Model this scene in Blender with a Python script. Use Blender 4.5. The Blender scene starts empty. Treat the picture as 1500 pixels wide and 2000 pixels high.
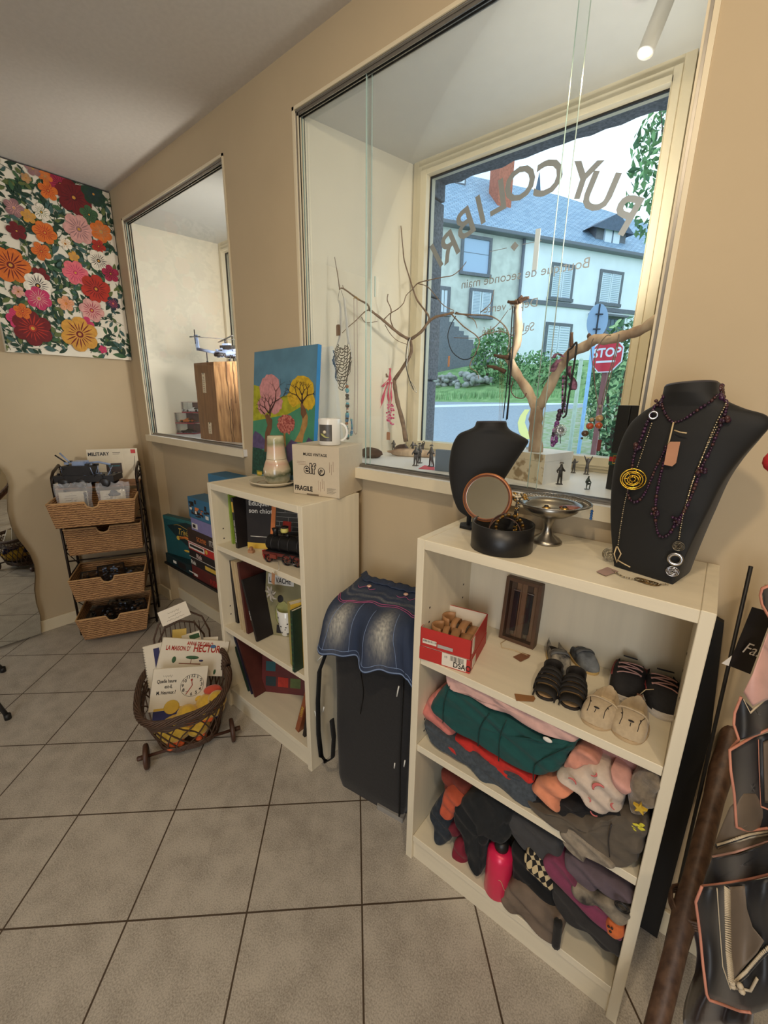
import bpy, math, random
import numpy as np
from mathutils import Vector, Matrix, noise, Euler
random.seed(7)
PI = math.pi
S = bpy.context.scene
COL = S.collection

# ---------------------------------------------------------------- camera
CF = 821.8
CYAW, CPIT, CROLL = -0.69166, -0.26672, 0.01474
CAM = Vector((1.92172, -1.12592, 1.40002))
FW = Vector((math.sin(CYAW)*math.cos(CPIT), math.cos(CYAW)*math.cos(CPIT), math.sin(CPIT)))
_r = FW.cross(Vector((0, 0, 1))).normalized(); _u = _r.cross(FW)
RT = _r*math.cos(CROLL)+_u*math.sin(CROLL)
UP = _u*math.cos(CROLL)-_r*math.sin(CROLL)
cd = bpy.data.cameras.new('camera'); cam = bpy.data.objects.new('camera', cd); COL.objects.link(cam)
cd.sensor_fit = 'HORIZONTAL'; cd.sensor_width = 36; cd.lens = CF/1500*36; cd.clip_start = .02; cd.clip_end = 300
cam.matrix_world = Matrix(((RT.x, UP.x, -FW.x, CAM.x), (RT.y, UP.y, -FW.y, CAM.y), (RT.z, UP.z, -FW.z, CAM.z), (0, 0, 0, 1)))
S.camera = cam

# ---------------------------------------------------------------- light and exposure
S.view_settings.view_transform = 'Standard'; S.view_settings.look = 'None'
S.view_settings.gamma = 1; S.view_settings.use_curve_mapping = False
S.view_settings.exposure = 0.0
W = bpy.data.worlds.new('sky'); S.world = W; W.use_nodes = True
nt = W.node_tree; nt.nodes.clear()
_o = nt.nodes.new('ShaderNodeOutputWorld'); _b = nt.nodes.new('ShaderNodeBackground')
_tc = nt.nodes.new('ShaderNodeTexCoord'); _n = nt.nodes.new('ShaderNodeTexNoise'); _cr = nt.nodes.new('ShaderNodeValToRGB')
_n.inputs['Scale'].default_value = 2.2; _n.inputs['Detail'].default_value = 4
_cr.color_ramp.elements[0].position = .38; _cr.color_ramp.elements[0].color = (.50, .76, 1.0, 1)
_cr.color_ramp.elements[1].position = .62; _cr.color_ramp.elements[1].color = (.86, .95, 1.0, 1)
nt.links.new(_tc.outputs['Generated'], _n.inputs['Vector']); nt.links.new(_n.outputs['Fac'], _cr.inputs['Fac'])
nt.links.new(_cr.outputs['Color'], _b.inputs['Color']); nt.links.new(_b.outputs['Background'], _o.inputs['Surface'])
_b.inputs['Strength'].default_value = 1.9

def lamp(name, kind, loc, power, color, target=None, **kw):
    l = bpy.data.lights.new(name, kind); l.energy = power; l.color = color
    for k, v in kw.items(): setattr(l, k, v)
    o = bpy.data.objects.new(name, l); COL.objects.link(o); o.location = loc
    if target is not None:
        o.rotation_euler = (Vector(target)-Vector(loc)).to_track_quat('-Z', 'Y').to_euler()
    return o
WARM = (1.0, .80, .55); NEUT = (1.0, .90, .78)
# ceiling spots of the shop, all behind or beside the photographer
lamp('ceiling_spot_light', 'SPOT', (1.78, -1.35, 2.44), 38, WARM, (1.5, -.1, .7), spot_size=2.4, spot_blend=.8, shadow_soft_size=.05)
lamp('ceiling_spot_light', 'SPOT', (2.75, -1.6, 2.44), 38, WARM, (.2, -.4, .5), spot_size=2.0, spot_blend=.8, shadow_soft_size=.05)
lamp('ceiling_panel_light', 'AREA', (2.5, -2.9, 2.45), 12, NEUT, (1.6, -1.2, 0), size=1.2)
lamp('shopfront_daylight', 'AREA', (2.45, -3.9, 1.25), 62, (.86, .93, 1.0), (-.2, 0, 1.3), size=1.9)
# unseen fill lights added to brighten the two window recesses, behind their right jambs
lamp('recess_fill_light', 'SPOT', (.06, .12, 1.62), 22, (1, .93, .84), (-.8, .4, 1.9), spot_size=2.9, spot_blend=.6, shadow_soft_size=.06)
lamp('recess_fill_light', 'SPOT', (1.67, .14, 1.72), 13, (1, .95, .88), (.9, .4, 2.2), spot_size=2.7, spot_blend=.6, shadow_soft_size=.06)

# ---------------------------------------------------------------- pixel rays (photo frame 1500 x 2000) used to measure the place
def ray(a, b): return FW+RT*((a-750)/CF)+UP*((1000-b)/CF)
def _pl(a, b, i, v):
    d = ray(a, b); return CAM+d*((v-CAM[i])/d[i])
def aX(a, b, v): return _pl(a, b, 0, v)
def aY(a, b, v): return _pl(a, b, 1, v)
def aZ(a, b, v): return _pl(a, b, 2, v)

def face(a, b, depth, roll=0, tilt=0, yaw=0):       # frame at a measured distance, x right, y up, z towards the viewer
    q = CAM+ray(a, b)*depth; d = ray(a, b); f = Vector((d.x, d.y, 0)).normalized(); x = Vector((f.y, -f.x, 0))
    M = frame(q, x, (0, 0, 1)); return M @ Matrix.Rotation(yaw, 4, 'Y') @ Matrix.Rotation(tilt, 4, 'X') @ Matrix.Rotation(roll, 4, 'Z')
class PL:           # a plane given by a point and two directions: pixel -> (u, v) on it
    def __init__(s, P0, x, y=(0, 0, 1)): s.T = frame(P0, x, y); s.I = s.T.inverted()
    def uv(s, a, b):
        o = s.I @ CAM; d = s.I.to_3x3() @ ray(a, b); t = -o.z/d.z; return (o.x+d.x*t, o.y+d.y*t)
    def p(s, a, b, z=0): u, v = s.uv(a, b); return (u, v, z)
def psz(p, n=1): return n*dep(p)/CF
def dep(p): return (Vector(p)-CAM).dot(FW)
# ---------------------------------------------------------------- materials
def lin(c):
    return tuple(((x/255)/12.92 if x/255 <= .04045 else ((x/255+.055)/1.055)**2.4) for x in c)
MT = {}
def mat(name, rgb, rough=.6, metal=0, var=.12, scale=30, bump=0, coat=0, trans=0, emit=0, sheen=0, alpha=1, stretch=None, col2=None, ior=None):
    if name in MT: return MT[name]
    m = bpy.data.materials.new(name); m.use_nodes = True; MT[name] = m
    n = m.node_tree.nodes; L = m.node_tree.links; p = n['Principled BSDF']
    c = lin(rgb); c2 = lin(col2) if col2 else tuple(x*(1-var) for x in c)
    tc = n.new('ShaderNodeTexCoord'); mp = n.new('ShaderNodeMapping'); no = n.new('ShaderNodeTexNoise')
    if stretch: mp.inputs['Scale'].default_value = stretch
    no.inputs['Scale'].default_value = scale; no.inputs['Detail'].default_value = 5
    L.new(tc.outputs['Object'], mp.inputs['Vector']); L.new(mp.outputs['Vector'], no.inputs['Vector'])
    cr = n.new('ShaderNodeValToRGB'); cr.color_ramp.elements[0].position = .35; cr.color_ramp.elements[1].position = .65
    cr.color_ramp.elements[0].color = (*c2, 1); cr.color_ramp.elements[1].color = (*c, 1)
    L.new(no.outputs['Fac'], cr.inputs['Fac']); L.new(cr.outputs['Color'], p.inputs['Base Color'])
    p.inputs['Roughness'].default_value = rough; p.inputs['Metallic'].default_value = metal
    if coat: p.inputs['Coat Weight'].default_value = coat
    if trans: p.inputs['Transmission Weight'].default_value = trans
    if ior: p.inputs['IOR'].default_value = ior
    if sheen: p.inputs['Sheen Weight'].default_value = sheen
    if alpha < 1: p.inputs['Alpha'].default_value = alpha
    if emit: p.inputs['Emission Color'].default_value = (*c, 1); p.inputs['Emission Strength'].default_value = emit
    if bump:
        b = n.new('ShaderNodeBump'); b.inputs['Strength'].default_value = bump; b.inputs['Distance'].default_value = .002
        L.new(no.outputs['Fac'], b.inputs['Height']); L.new(b.outputs['Normal'], p.inputs['Normal'])
    return m
def glassmat(name, tint=(1, 1, 1), refl=1.0, ior=1.45):
    if name in MT: return MT[name]
    m = bpy.data.materials.new(name); m.use_nodes = True; MT[name] = m
    n = m.node_tree.nodes; L = m.node_tree.links; n.clear()
    o = n.new('ShaderNodeOutputMaterial'); mx = n.new('ShaderNodeMixShader'); t = n.new('ShaderNodeBsdfTransparent'); g = n.new('ShaderNodeBsdfGlossy')
    f = n.new('ShaderNodeFresnel'); f.inputs['IOR'].default_value = ior; mm = n.new('ShaderNodeMath'); mm.operation = 'MULTIPLY'; mm.inputs[1].default_value = refl
    t.inputs['Color'].default_value = (*tint, 1); g.inputs['Roughness'].default_value = .02
    L.new(f.outputs['Fac'], mm.inputs[0]); L.new(mm.outputs[0], mx.inputs['Fac'])
    L.new(t.outputs[0], mx.inputs[1]); L.new(g.outputs[0], mx.inputs[2]); L.new(mx.outputs[0], o.inputs['Surface'])
    return m
def C_(name, *rgb, **k):      # short colour material
    return mat(name, rgb, **k)

# ---------------------------------------------------------------- mesh builder
def frame(o, x, y):
    o = Vector(o); x = Vector(x).normalized(); y = Vector(y); z = x.cross(y).normalized(); y = z.cross(x)
    return Matrix(((x.x, y.x, z.x, o.x), (x.y, y.y, z.y, o.y), (x.z, y.z, z.z, o.z), (0, 0, 0, 1)))
def TR(x, y, z, rz=0, rx=0, ry=0, s=1):
    return Matrix.Translation((x, y, z)) @ Euler((rx, ry, rz)).to_matrix().to_4x4() @ Matrix.Scale(s, 4)
_txt = {}
class MB:
    def __init__(s, T=None): s.v = []; s.f = []; s.m = []; s.sm = []; s.slots = []; s.T = T or Matrix()
    def slot(s, m):
        if m not in s.slots: s.slots.append(m)
        return s.slots.index(m)
    def add(s, vs, fs, m, smooth=False, T=None):
        k = len(s.v); M = s.T @ T if T is not None else s.T
        s.v += [M @ Vector(v) for v in vs]; i = s.slot(m)
        for f in fs: s.f.append([k+j for j in f]); s.m.append(i); s.sm.append(smooth)
        return s
    def bx(s, x0, y0, z0, x1, y1, z1, m, T=None):
        v = [(x, y, z) for z in (z0, z1) for y in (y0, y1) for x in (x0, x1)]
        return s.add(v, [(0, 2, 3, 1), (4, 5, 7, 6), (0, 1, 5, 4), (2, 6, 7, 3), (0, 4, 6, 2), (1, 3, 7, 5)], m, T=T)
    def box(s, c, d, m, T=None):
        return s.bx(c[0]-d[0]/2, c[1]-d[1]/2, c[2]-d[2]/2, c[0]+d[0]/2, c[1]+d[1]/2, c[2]+d[2]/2, m, T)
    def rbox(s, x0, y0, z0, x1, y1, z1, r, m, T=None, n=4):   # box with rounded vertical edges
        pts = []
        for cx, cy, a in ((x1-r, y1-r, 0), (x0+r, y1-r, 90), (x0+r, y0+r, 180), (x1-r, y0+r, 270)):
            for i in range(n+1):
                t = math.radians(a+90*i/n); pts.append((cx+r*math.cos(t), cy+r*math.sin(t)))
        return s.prism(pts, z0, z1, m, T)
    def prism(s, pts, z0, z1, m, T=None, smooth=False):
        n = len(pts)
        v = [(x, y, z0) for x, y in pts]+[(x, y, z1) for x, y in pts]
        f = [tuple(range(n-1, -1, -1)), tuple(range(n, 2*n))]
        s.add(v, f, m, False, T)
        return s.add(v, [(i, (i+1) % n, n+(i+1) % n, n+i) for i in range(n)], m, smooth, T)
    def poly(s, pts, m, T=None): return s.add(pts, [tuple(range(len(pts)))], m, T=T)
    def grid(s, fn, nu, nv, m, wu=False, wv=False, smooth=True, T=None):
        v = []; f = []
        for i in range(nu+(0 if wu else 1)):
            for j in range(nv+(0 if wv else 1)): v.append(fn(i/nu, j/nv))
        H = nv+(0 if wv else 1); Wd = nu+(0 if wu else 1)
        for i in range(nu):
            for j in range(nv):
                a, b = i % Wd, (i+1) % Wd; c, d = j % H, (j+1) % H
                f.append((a*H+c, b*H+c, b*H+d, a*H+d))
        return s.add(v, f, m, smooth, T)
    def lathe(s, prof, m, n=32, T=None, smooth=True, a0=0, a1=2*PI):
        full = abs(a1-a0-2*PI) < 1e-6
        def fn(u, w):
            k = w*(len(prof)-1); i = min(int(k+1e-6), len(prof)-1); r, z = prof[i]; a = a0+(a1-a0)*u
            return (r*math.cos(a), r*math.sin(a), z)
        return s.grid(fn, n, len(prof)-1, m, wu=full, smooth=smooth, T=T)
    def sph(s, c, r, m, n=12, T=None):
        if not hasattr(r, '__len__'): r = (r, r, r)
        def fn(u, w):
            a = u*2*PI; b = (w-.5)*PI*.998
            return (c[0]+r[0]*math.cos(a)*math.cos(b), c[1]+r[1]*math.sin(a)*math.cos(b), c[2]+r[2]*math.sin(b))
        return s.grid(fn, n, max(4, n//2+1), m, wu=True, T=T)
    def tube(s, pts, r, m, n=8, closed=False, T=None, flat=1.0):
        pts = [Vector(p) for p in pts]; N = len(pts)
        R_ = r if hasattr(r, '__len__') else [r]*N
        ring = []; up = None
        for i, p in enumerate(pts):
            a = pts[i-1] if (i > 0 or closed) else p; b = pts[(i+1) % N] if (i < N-1 or closed) else p
            t = (b-a)
            t = t.normalized() if t.length > 1e-9 else Vector((0, 0, 1))
            if up is None:
                up = Vector((0, 0, 1)) if abs(t.z) < .9 else Vector((1, 0, 0))
            x = t.cross(up)
            if x.length < 1e-6: x = t.cross(Vector((0, 1, 0)))
            x.normalize(); y = x.cross(t).normalized(); up = y
            ring.append([p+x*math.cos(2*PI*k/n)*R_[i]+y*math.sin(2*PI*k/n)*R_[i]*flat for k in range(n)])
        v = [q for rr in ring for q in rr]; f = []
        for i in range(N if closed else N-1):
            j = (i+1) % N
            for k in range(n): f.append((i*n+k, i*n+(k+1) % n, j*n+(k+1) % n, j*n+k))
        if not closed: f += [tuple(range(n-1, -1, -1)), tuple((N-1)*n+k for k in range(n))]
        return s.add(v, f, m, True, T)
    def bar(s, a, b, r, m, n=8, T=None): return s.tube([a, b], r, m, n, T=T)
    def disc(s, r, m, T, n=24, z=0, r0=0):
        if r0:
            v = [(q*math.cos(2*PI*i/n), q*math.sin(2*PI*i/n), z) for q in (r0, r) for i in range(n)]
            return s.add(v, [(i, (i+1) % n, n+(i+1) % n, n+i) for i in range(n)], m, T=T)
        return s.poly([(r*math.cos(2*PI*i/n), r*math.sin(2*PI*i/n), z) for i in range(n)], m, T)
    def text(s, t, size, m, T, ext=.0002, align='LEFT', squeeze=1.0, shear=0, bold=0):
        k = (t, align, shear, bold)
        if k not in _txt:
            c = bpy.data.curves.new('t', 'FONT'); c.body = t; c.align_x = align; c.size = 1; c.shear = shear; c.offset = bold; c.resolution_u = 3
            o = bpy.data.objects.new('t', c); COL.objects.link(o)
            dg = bpy.context.evaluated_depsgraph_get(); e = o.evaluated_get(dg); me = e.to_mesh()
            _txt[k] = ([v.co.copy() for v in me.vertices], [tuple(p.vertices) for p in me.polygons])
            e.to_mesh_clear(); bpy.data.objects.remove(o); bpy.data.curves.remove(c)
        v, f = _txt[k]
        return s.add([(q.x*size*squeeze, q.y*size, ext) for q in v], f, m, T=T)
    def scrib(s, T, w, h, m, lines=4, amp=.3, r=.0004, fill=.9, seed=1):   # handwriting
        rnd = random.Random(seed)
        for l in range(lines):
            y = h*(1-(l+.7)/lines); n = 22; ww = w*rnd.uniform(.55, fill); pts = []
            for i in range(n):
                pts.append(((w-ww)/2+ww*i/n, y+rnd.uniform(-1, 1)*h/lines*amp, r*.6))
            s.tube(pts, r, m, 3, T=T)
        return s
    def out(s, name, parent=None, label=None, cat=None, group=None, kind=None, bevel=0, sub=0, solid=0, org=None, seg=2, smooth_all=None, weld=0):
        me = bpy.data.meshes.new(name); o = bpy.data.objects.new(name, me); COL.objects.link(o)
        if parent is not None:
            inv = parent['_M'] if False else ROOT[parent.name].inverted(); vs = [inv @ v for v in s.v]; o.parent = parent
            ROOT[o.name] = ROOT[parent.name]
        else:
            if org is None:
                xs = [v.x for v in s.v]; ys = [v.y for v in s.v]; zs = [v.z for v in s.v]
                org = Vector(((min(xs)+max(xs))/2, (min(ys)+max(ys))/2, min(zs)))
            org = Vector(org); vs = [v-org for v in s.v]; o.location = org
            ROOT[o.name] = Matrix.Translation(org)
        me.from_pydata([tuple(v) for v in vs], [], s.f)
        for m in s.slots: me.materials.append(m)
        me.polygons.foreach_set('material_index', s.m)
        me.polygons.foreach_set('use_smooth', s.sm if smooth_all is None else [smooth_all]*len(s.f))
        me.update()
        if weld:
            w = o.modifiers.new('weld', 'WELD'); w.merge_threshold = weld
        if bevel:
            b = o.modifiers.new('bevel', 'BEVEL'); b.width = bevel; b.segments = seg; b.limit_method = 'ANGLE'; b.angle_limit = .7
        if solid:
            b = o.modifiers.new('solid', 'SOLIDIFY'); b.thickness = solid; b.offset = 0
        if sub:
            b = o.modifiers.new('sub', 'SUBSURF'); b.levels = sub; b.render_levels = sub
        if label: o['label'] = label
        if cat: o['category'] = cat
        if group: o['group'] = group
        if kind: o['kind'] = kind
        return o
ROOT = {}
def thing(name, label, cat, loc, rz=0, group=None):
    o = bpy.data.objects.new(name, None); COL.objects.link(o); o.empty_display_size = .05
    o.location = loc; o.rotation_euler = (0, 0, rz); ROOT[o.name] = TR(loc[0], loc[1], loc[2], rz)
    o['label'] = label; o['category'] = cat
    if group: o['group'] = group
    return o
def RM(o): return ROOT[o.name]
def nz(x, y, z, s=1.0): return noise.noise(Vector((x*s, y*s, z*s)))
# ================================================================ the room
CREAM = (193, 174, 143)
wallm = mat('painted_plaster_wall', CREAM, .75, var=.04, scale=6, bump=.15)
ceilm = mat('ceiling_paint', (214, 208, 200), .8, var=.05, scale=60, bump=.2)
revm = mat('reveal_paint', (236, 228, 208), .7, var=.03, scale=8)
trimm = mat('cream_gloss_trim', (224, 211, 182), .35, var=.04, scale=10)
alum = mat('aluminium_track', (150, 146, 140), .35, metal=.8, var=.1, scale=30)
blackm = mat('black_slot', (22, 20, 20), .5, var=.1)

def tile_floor():
    m = bpy.data.materials.new('beige_floor_tiles'); m.use_nodes = True
    n = m.node_tree.nodes; L = m.node_tree.links; p = n['Principled BSDF']
    tc = n.new('ShaderNodeTexCoord'); s = .3225; th = .7638; ox, oy = .4133, -.9266
    def M(op, a, b=None):
        q = n.new('ShaderNodeMath'); q.operation = op
        for i, z in enumerate((a, b)):
            if z is None: continue
            if isinstance(z, (int, float)): q.inputs[i].default_value = z
            else: L.new(z, q.inputs[i])
        return q.outputs[0]
    sp = n.new('ShaderNodeSeparateXYZ'); L.new(tc.outputs['Object'], sp.inputs[0])
    X = M('SUBTRACT', sp.outputs[0], ox); Y = M('SUBTRACT', sp.outputs[1], oy)
    c, d = math.cos(th)/s, math.sin(th)/s
    u = M('ADD', M('MULTIPLY', X, c), M('MULTIPLY', Y, d)); v = M('SUBTRACT', M('MULTIPLY', Y, c), M('MULTIPLY', X, d))
    def edge(a):
        f = M('FRACT', M('ADD', a, 100.5)); return M('ABSOLUTE', M('SUBTRACT', f, .5))
    e = M('MINIMUM', edge(u), edge(v)); mask = M('LESS_THAN', e, .0075)
    cx = n.new('ShaderNodeCombineXYZ'); L.new(M('ROUND', u), cx.inputs[0]); L.new(M('ROUND', v), cx.inputs[1])
    wn = n.new('ShaderNodeTexWhiteNoise'); wn.noise_dimensions = '2D'; L.new(cx.outputs[0], wn.inputs['Vector'])
    no = n.new('ShaderNodeTexNoise'); no.inputs['Scale'].default_value = 260; no.inputs['Detail'].default_value = 3; L.new(tc.outputs['Object'], no.inputs['Vector'])
    n2 = n.new('ShaderNodeTexNoise'); n2.inputs['Scale'].default_value = 14; n2.inputs['Detail'].default_value = 6; L.new(tc.outputs['Object'], n2.inputs['Vector'])
    f = M('ADD', M('MULTIPLY', no.outputs['Fac'], .65), M('ADD', M('MULTIPLY', n2.outputs['Fac'], .35), M('MULTIPLY', wn.outputs['Value'], .04)))
    cr = n.new('ShaderNodeValToRGB'); cr.color_ramp.elements[0].position = .36; cr.color_ramp.elements[1].position = .62
    cr.color_ramp.elements[0].color = (*lin((146, 138, 127)), 1); cr.color_ramp.elements[1].color = (*lin((192, 184, 172)), 1); L.new(f, cr.inputs['Fac'])
    mx = n.new('ShaderNodeMix'); mx.data_type = 'RGBA'; L.new(mask, mx.inputs['Factor']); L.new(cr.outputs['Color'], mx.inputs['A']); mx.inputs['B'].default_value = (*lin((74, 60, 46)), 1)
    L.new(mx.outputs['Result'], p.inputs['Base Color'])
    p.inputs['Roughness'].default_value = .42
    b = n.new('ShaderNodeBump'); b.inputs['Strength'].default_value = .5; b.inputs['Distance'].default_value = .002
    L.new(M('SUBTRACT', 1, mask), b.inputs['Height']); L.new(b.outputs['Normal'], p.inputs['Normal'])
    return m
X0, X1, Y0, H = -1.10, 3.4, -4.0, 2.5
def st(name, mb, **k): return mb.out(name, kind='structure', **k)
st('floor', MB().bx(X0-.1, Y0-.1, -.1, X1+.1, .1, 0, tile_floor()), org=(0, 0, 0))
st('ceiling', MB().bx(X0-.1, Y0-.1, H, X1+.1, .0, H+.1, ceilm))
wl0, wl1, wb0, wb1, zs, zt = -.935, .109, .570, 1.748, 1.150, 2.33
w = MB()
w.bx(X0-.1, 0, 0, wl0, .56, H+.1, wallm)
w.bx(wl0, .06, 0, wl1, .56, zs-.03, wallm)
w.bx(wl1, 0, 0, wb0, .56, H+.1, wallm)
w.bx(wb0, 0, 0, .62, .56, zs-.03, wallm); w.bx(.62, .03, 0, 1.27, .56, zs-.03, wallm); w.bx(1.27, 0, 0, wb1, .56, zs-.03, wallm)
w.bx(wb1, 0, 0, X1+.1, .56, H+.1, wallm)
w.bx(wl0, 0, zt, wl1, .56, H+.1, wallm); w.bx(wb0, 0, zt, wb1, .56, H+.1, wallm)
st('wall_window_side', w)
st('wall_left', MB().bx(X0-.1, Y0-.1, 0, X0, 0, H, wallm))
st('wall_right', MB().bx(X1, Y0-.1, 0, X1+.1, 0, H, wallm))
st('wall_back', MB().bx(X0, Y0-.1, 0, X1, Y0, H, wallm))
st('baseboard_left', MB().bx(X0, Y0, 0, X0+.012, 0, .075, trimm), bevel=.003)
b = MB(); b.bx(X0+.012, -.012, 0, wl0, 0, .08, trimm); b.bx(wl0, .048, 0, wl1, .06, .08, trimm); b.bx(wl1, -.012, 0, wb0, 0, .08, trimm); b.bx(wb0, -.012, 0, 3.3, 0, .08, trimm)
st('baseboard_window_side', b, bevel=.003)

# splayed window linings: side and top boards, deep sill
def lining(x0, x1, s0, s1, name):
    g = MB(); D = .55
    g.poly([(x0+.001, 0, zs), (x0+.001, 0, zt), (x0+s0, D, zt), (x0+s0, D, zs)], revm)
    g.poly([(x1-.001, 0, zt), (x1-.001, 0, zs), (x1-s1, D, zs), (x1-s1, D, zt)], revm)
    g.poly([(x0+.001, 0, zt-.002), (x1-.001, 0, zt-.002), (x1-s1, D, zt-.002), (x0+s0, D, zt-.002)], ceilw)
    # filler behind the splay so that the boards have body
    g.poly([(x0, 0, zs), (x0+s0, D, zs), (x0, D, zs)], revm); g.poly([(x1, 0, zs), (x1, D, zs), (x1-s1, D, zs)], revm)
    g.poly([(x0, D, zs), (x0+s0, D, zs), (x0+s0, D, zt), (x0, D, zt)], revm); g.poly([(x1-s1, D, zs), (x1, D, zs), (x1, D, zt), (x1-s1, D, zt)], revm)
    st(name, g)
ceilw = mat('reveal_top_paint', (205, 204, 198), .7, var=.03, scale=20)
lining(wl0, wl1, .085, .08, 'trim_1'); lining(wb0, wb1, .125, .10, 'trim_2')
sillw = mat('white_display_sill', (232, 233, 234), .4, var=.03, scale=12)
for i, (a, c) in enumerate(((wl0, wl1), (wb0, wb1))):
    g = MB(); g.bx(a-.014, -.022, zs-.034, c+.03, .56, zs, trimm if 0 else sillw)
    st('trim_%d' % (3+i), g, bevel=.003)
    g = MB(); g.bx(a-.016, -.026, zs-.036, c+.032, -.0225, zs+.001, trimm)
    g.bx(a, .004, zs, c, .036, zs+.005, alum)
    for yy in (.008, .019, .030): g.bx(a, yy, zs+.005, c, yy+.002, zs+.011, alum)
    for xx, sg in ((a, 1), (c, -1)):           # side tracks of the sliding panes
        g.bx(min(xx, xx+sg*.007), .002, zs, max(xx, xx+sg*.007), .040, zt, alum)
        for yy in (.004, .015, .026):
            g.bx(min(xx+sg*.007, xx+sg*.012), yy, zs+.005, max(xx+sg*.007, xx+sg*.012), yy+.003, zt, mat('cream_gloss_trim', (0, 0, 0)))
            g.bx(min(xx+sg*.007, xx+sg*.009), yy+.003, zs+.005, max(xx+sg*.007, xx+sg*.009), yy+.010, zt, blackm)
        g.bx(min(xx, xx-sg*.010), -.004, zs, max(xx, xx-sg*.010), 0, zt+.010, trimm)
    g.bx(a, .002, zt-.007, c, .040, zt, alum)
    for yy in (.004, .015, .026):
        g.bx(a, yy, zt-.016, c, yy+.003, zt-.007, alum); g.bx(a, yy+.003, zt-.010, c, yy+.010, zt-.007, blackm)
    g.bx(a-.01, -.004, zt, c+.01, 0, zt+.010, trimm)
    st('trim_%d' % (5+i), g)

# the outer windows: moulded casing, glass
def window(no, x0, x1, wx0, wx1, yb=.505):
    g = MB(); zb = zs+.012; t0, t1 = 1.205, 2.262
    for k, (a, y) in enumerate(((0, .0), (.028, .012), (.05, .022))):   # stepped casing
        pa, pc, pb, pt = x0+a, x1-a, zs+a*.5, zt-a
        q0, q1, r0, r1 = wx0, wx1, t0, t1
        if k < 2: nx = (.028, .05)[k]; q0, q1, r0, r1 = x0+nx, x1-nx, zs+nx*.5, zt-nx
        g.bx(pa, yb-y+.012, pb, q0, .56, pt, trimm); g.bx(q1, yb-y+.012, pb, pc, .56, pt, trimm)
        g.bx(q0, yb-y+.012, pb, q1, .56, r0, trimm); g.bx(q0, yb-y+.012, r1, q1, .56, pt, trimm)
    o = st('window_%d' % no, g, bevel=.004)
    pn = MB().bx(wx0, .53, t0, wx1, .536, t1, glassmat('window_glass', (.95, .98, 1.0), .35))
    pn.out('window_pane', o)
    e = MB(); e.bx(wx0, .522, t0, wx0+.004, .53, t1, blackm); e.bx(wx0, .522, t1-.006, wx1, .53, t1, blackm); e.bx(wx1-.004, .522, t0, wx1, .53, t1, blackm)
    e.out('glazing_gasket', o)
    return o
window(1, wl0+.088, wl1-.083, -.78, -.04); win = window(2, wb0+.125, wb1-.10, .775, 1.60)

# sliding panes of the big display window
gp = glassmat('clear_glass', (.975, .99, .985), .35)
edge = mat('glass_edge', (176, 196, 188), .2, var=.02)
def pane(x0, x1, y, lab):
    t = thing('sliding_glass_pane', lab, 'glass pane', ((x0+x1)/2, y, zs+.006), group=None)
    MB().bx(x0, y, zs+.007, x1, y+.005, zt-.008, gp).out('glass_sheet', t)
    for x in (x0-.0008, x1): MB().bx(x, y, zs+.007, x+.0008, y+.005, zt-.008, edge).out('polished_edge', t)
xa = aY(724, 300, .02).x; xb = aY(1098, 300, .02).x; xc = aY(1122, 300, .02).x
pane(wb0+.01, xa, .0225, 'narrow clear sliding glass pane at the left end of the big display window')
pane(xa-.012, xc, .0115, 'wide clear sliding glass pane across the middle of the big display window')
pane(xb, wb1-.01, .0225, 'clear sliding glass pane at the right end of the big display window')
gp = glassmat('clear_glass_left', (.98, .99, .99), .1); pane(wl0+.012, wl1-.012, .0115, 'clear glass pane closing the small display window at the left')
g = MB(); q = aY(733, 560, .0113); g.bx(q.x-.0015, .0085, q.z-.03, q.x+.0015, .0115, q.z+.03, edge); g.out('pane_strip', bpy.data.objects['sliding_glass_pane.001']); g = MB()  # two small pale upright strips on the face of the middle pane
q2 = aY(1048, 488, .0113); g.bx(q2.x-.006, .0085, q2.z-.045, q2.x+.006, .0115, q2.z+.045, mat('pale_blue_strip', (214, 232, 240), .2, var=.02))
g.out('pane_strip', bpy.data.objects['sliding_glass_pane.001'])
# ================================================================ outside the big window
stone = mat('grey_volcanic_stone', (130, 130, 134), .9, var=.45, scale=90, bump=.8)
xl = aY(866, 480, .80).x; zl = aY(1000, 318, .80).z
g = MB()
rnd = random.Random(3)
zz = .2
while zz < 2.7:      # left jamb blocks with rough arrises
    h = rnd.uniform(.38, .5); g.bx(.1, .57, zz, xl+rnd.uniform(-.006, .006), .80, zz+h-.008, stone); zz += h
g.bx(.1, .565, .2, xl-.02, .79, 2.7, stone)
pts = [(.3+i*.05, zl+rnd.uniform(-.006, .006)) for i in range(34)]+[(2.0, 2.75), (.3, 2.75)]
g.prism(pts, 0, .225, stone, T=frame((0, .80, 0), (1, 0, 0), (0, 0, 1)))
g.bx(1.66, .57, .2, 2.1, .80, 2.7, stone); g.bx(.6, .56, .6, 1.7, .80, 1.17, stone)
st('wall_outer_stone', g, bevel=.006)
st('wall_outer_stone_left', MB().bx(-1.3, .57, .2, -.72, .80, 2.7, wallm).bx(-.1, .57, .2, .1, .80, 2.7, wallm).bx(-.72, .57, 2.25, -.1, .8, 2.7, wallm).bx(-.72, .57, .2, -.1, .8, 1.15, wallm))

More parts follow.
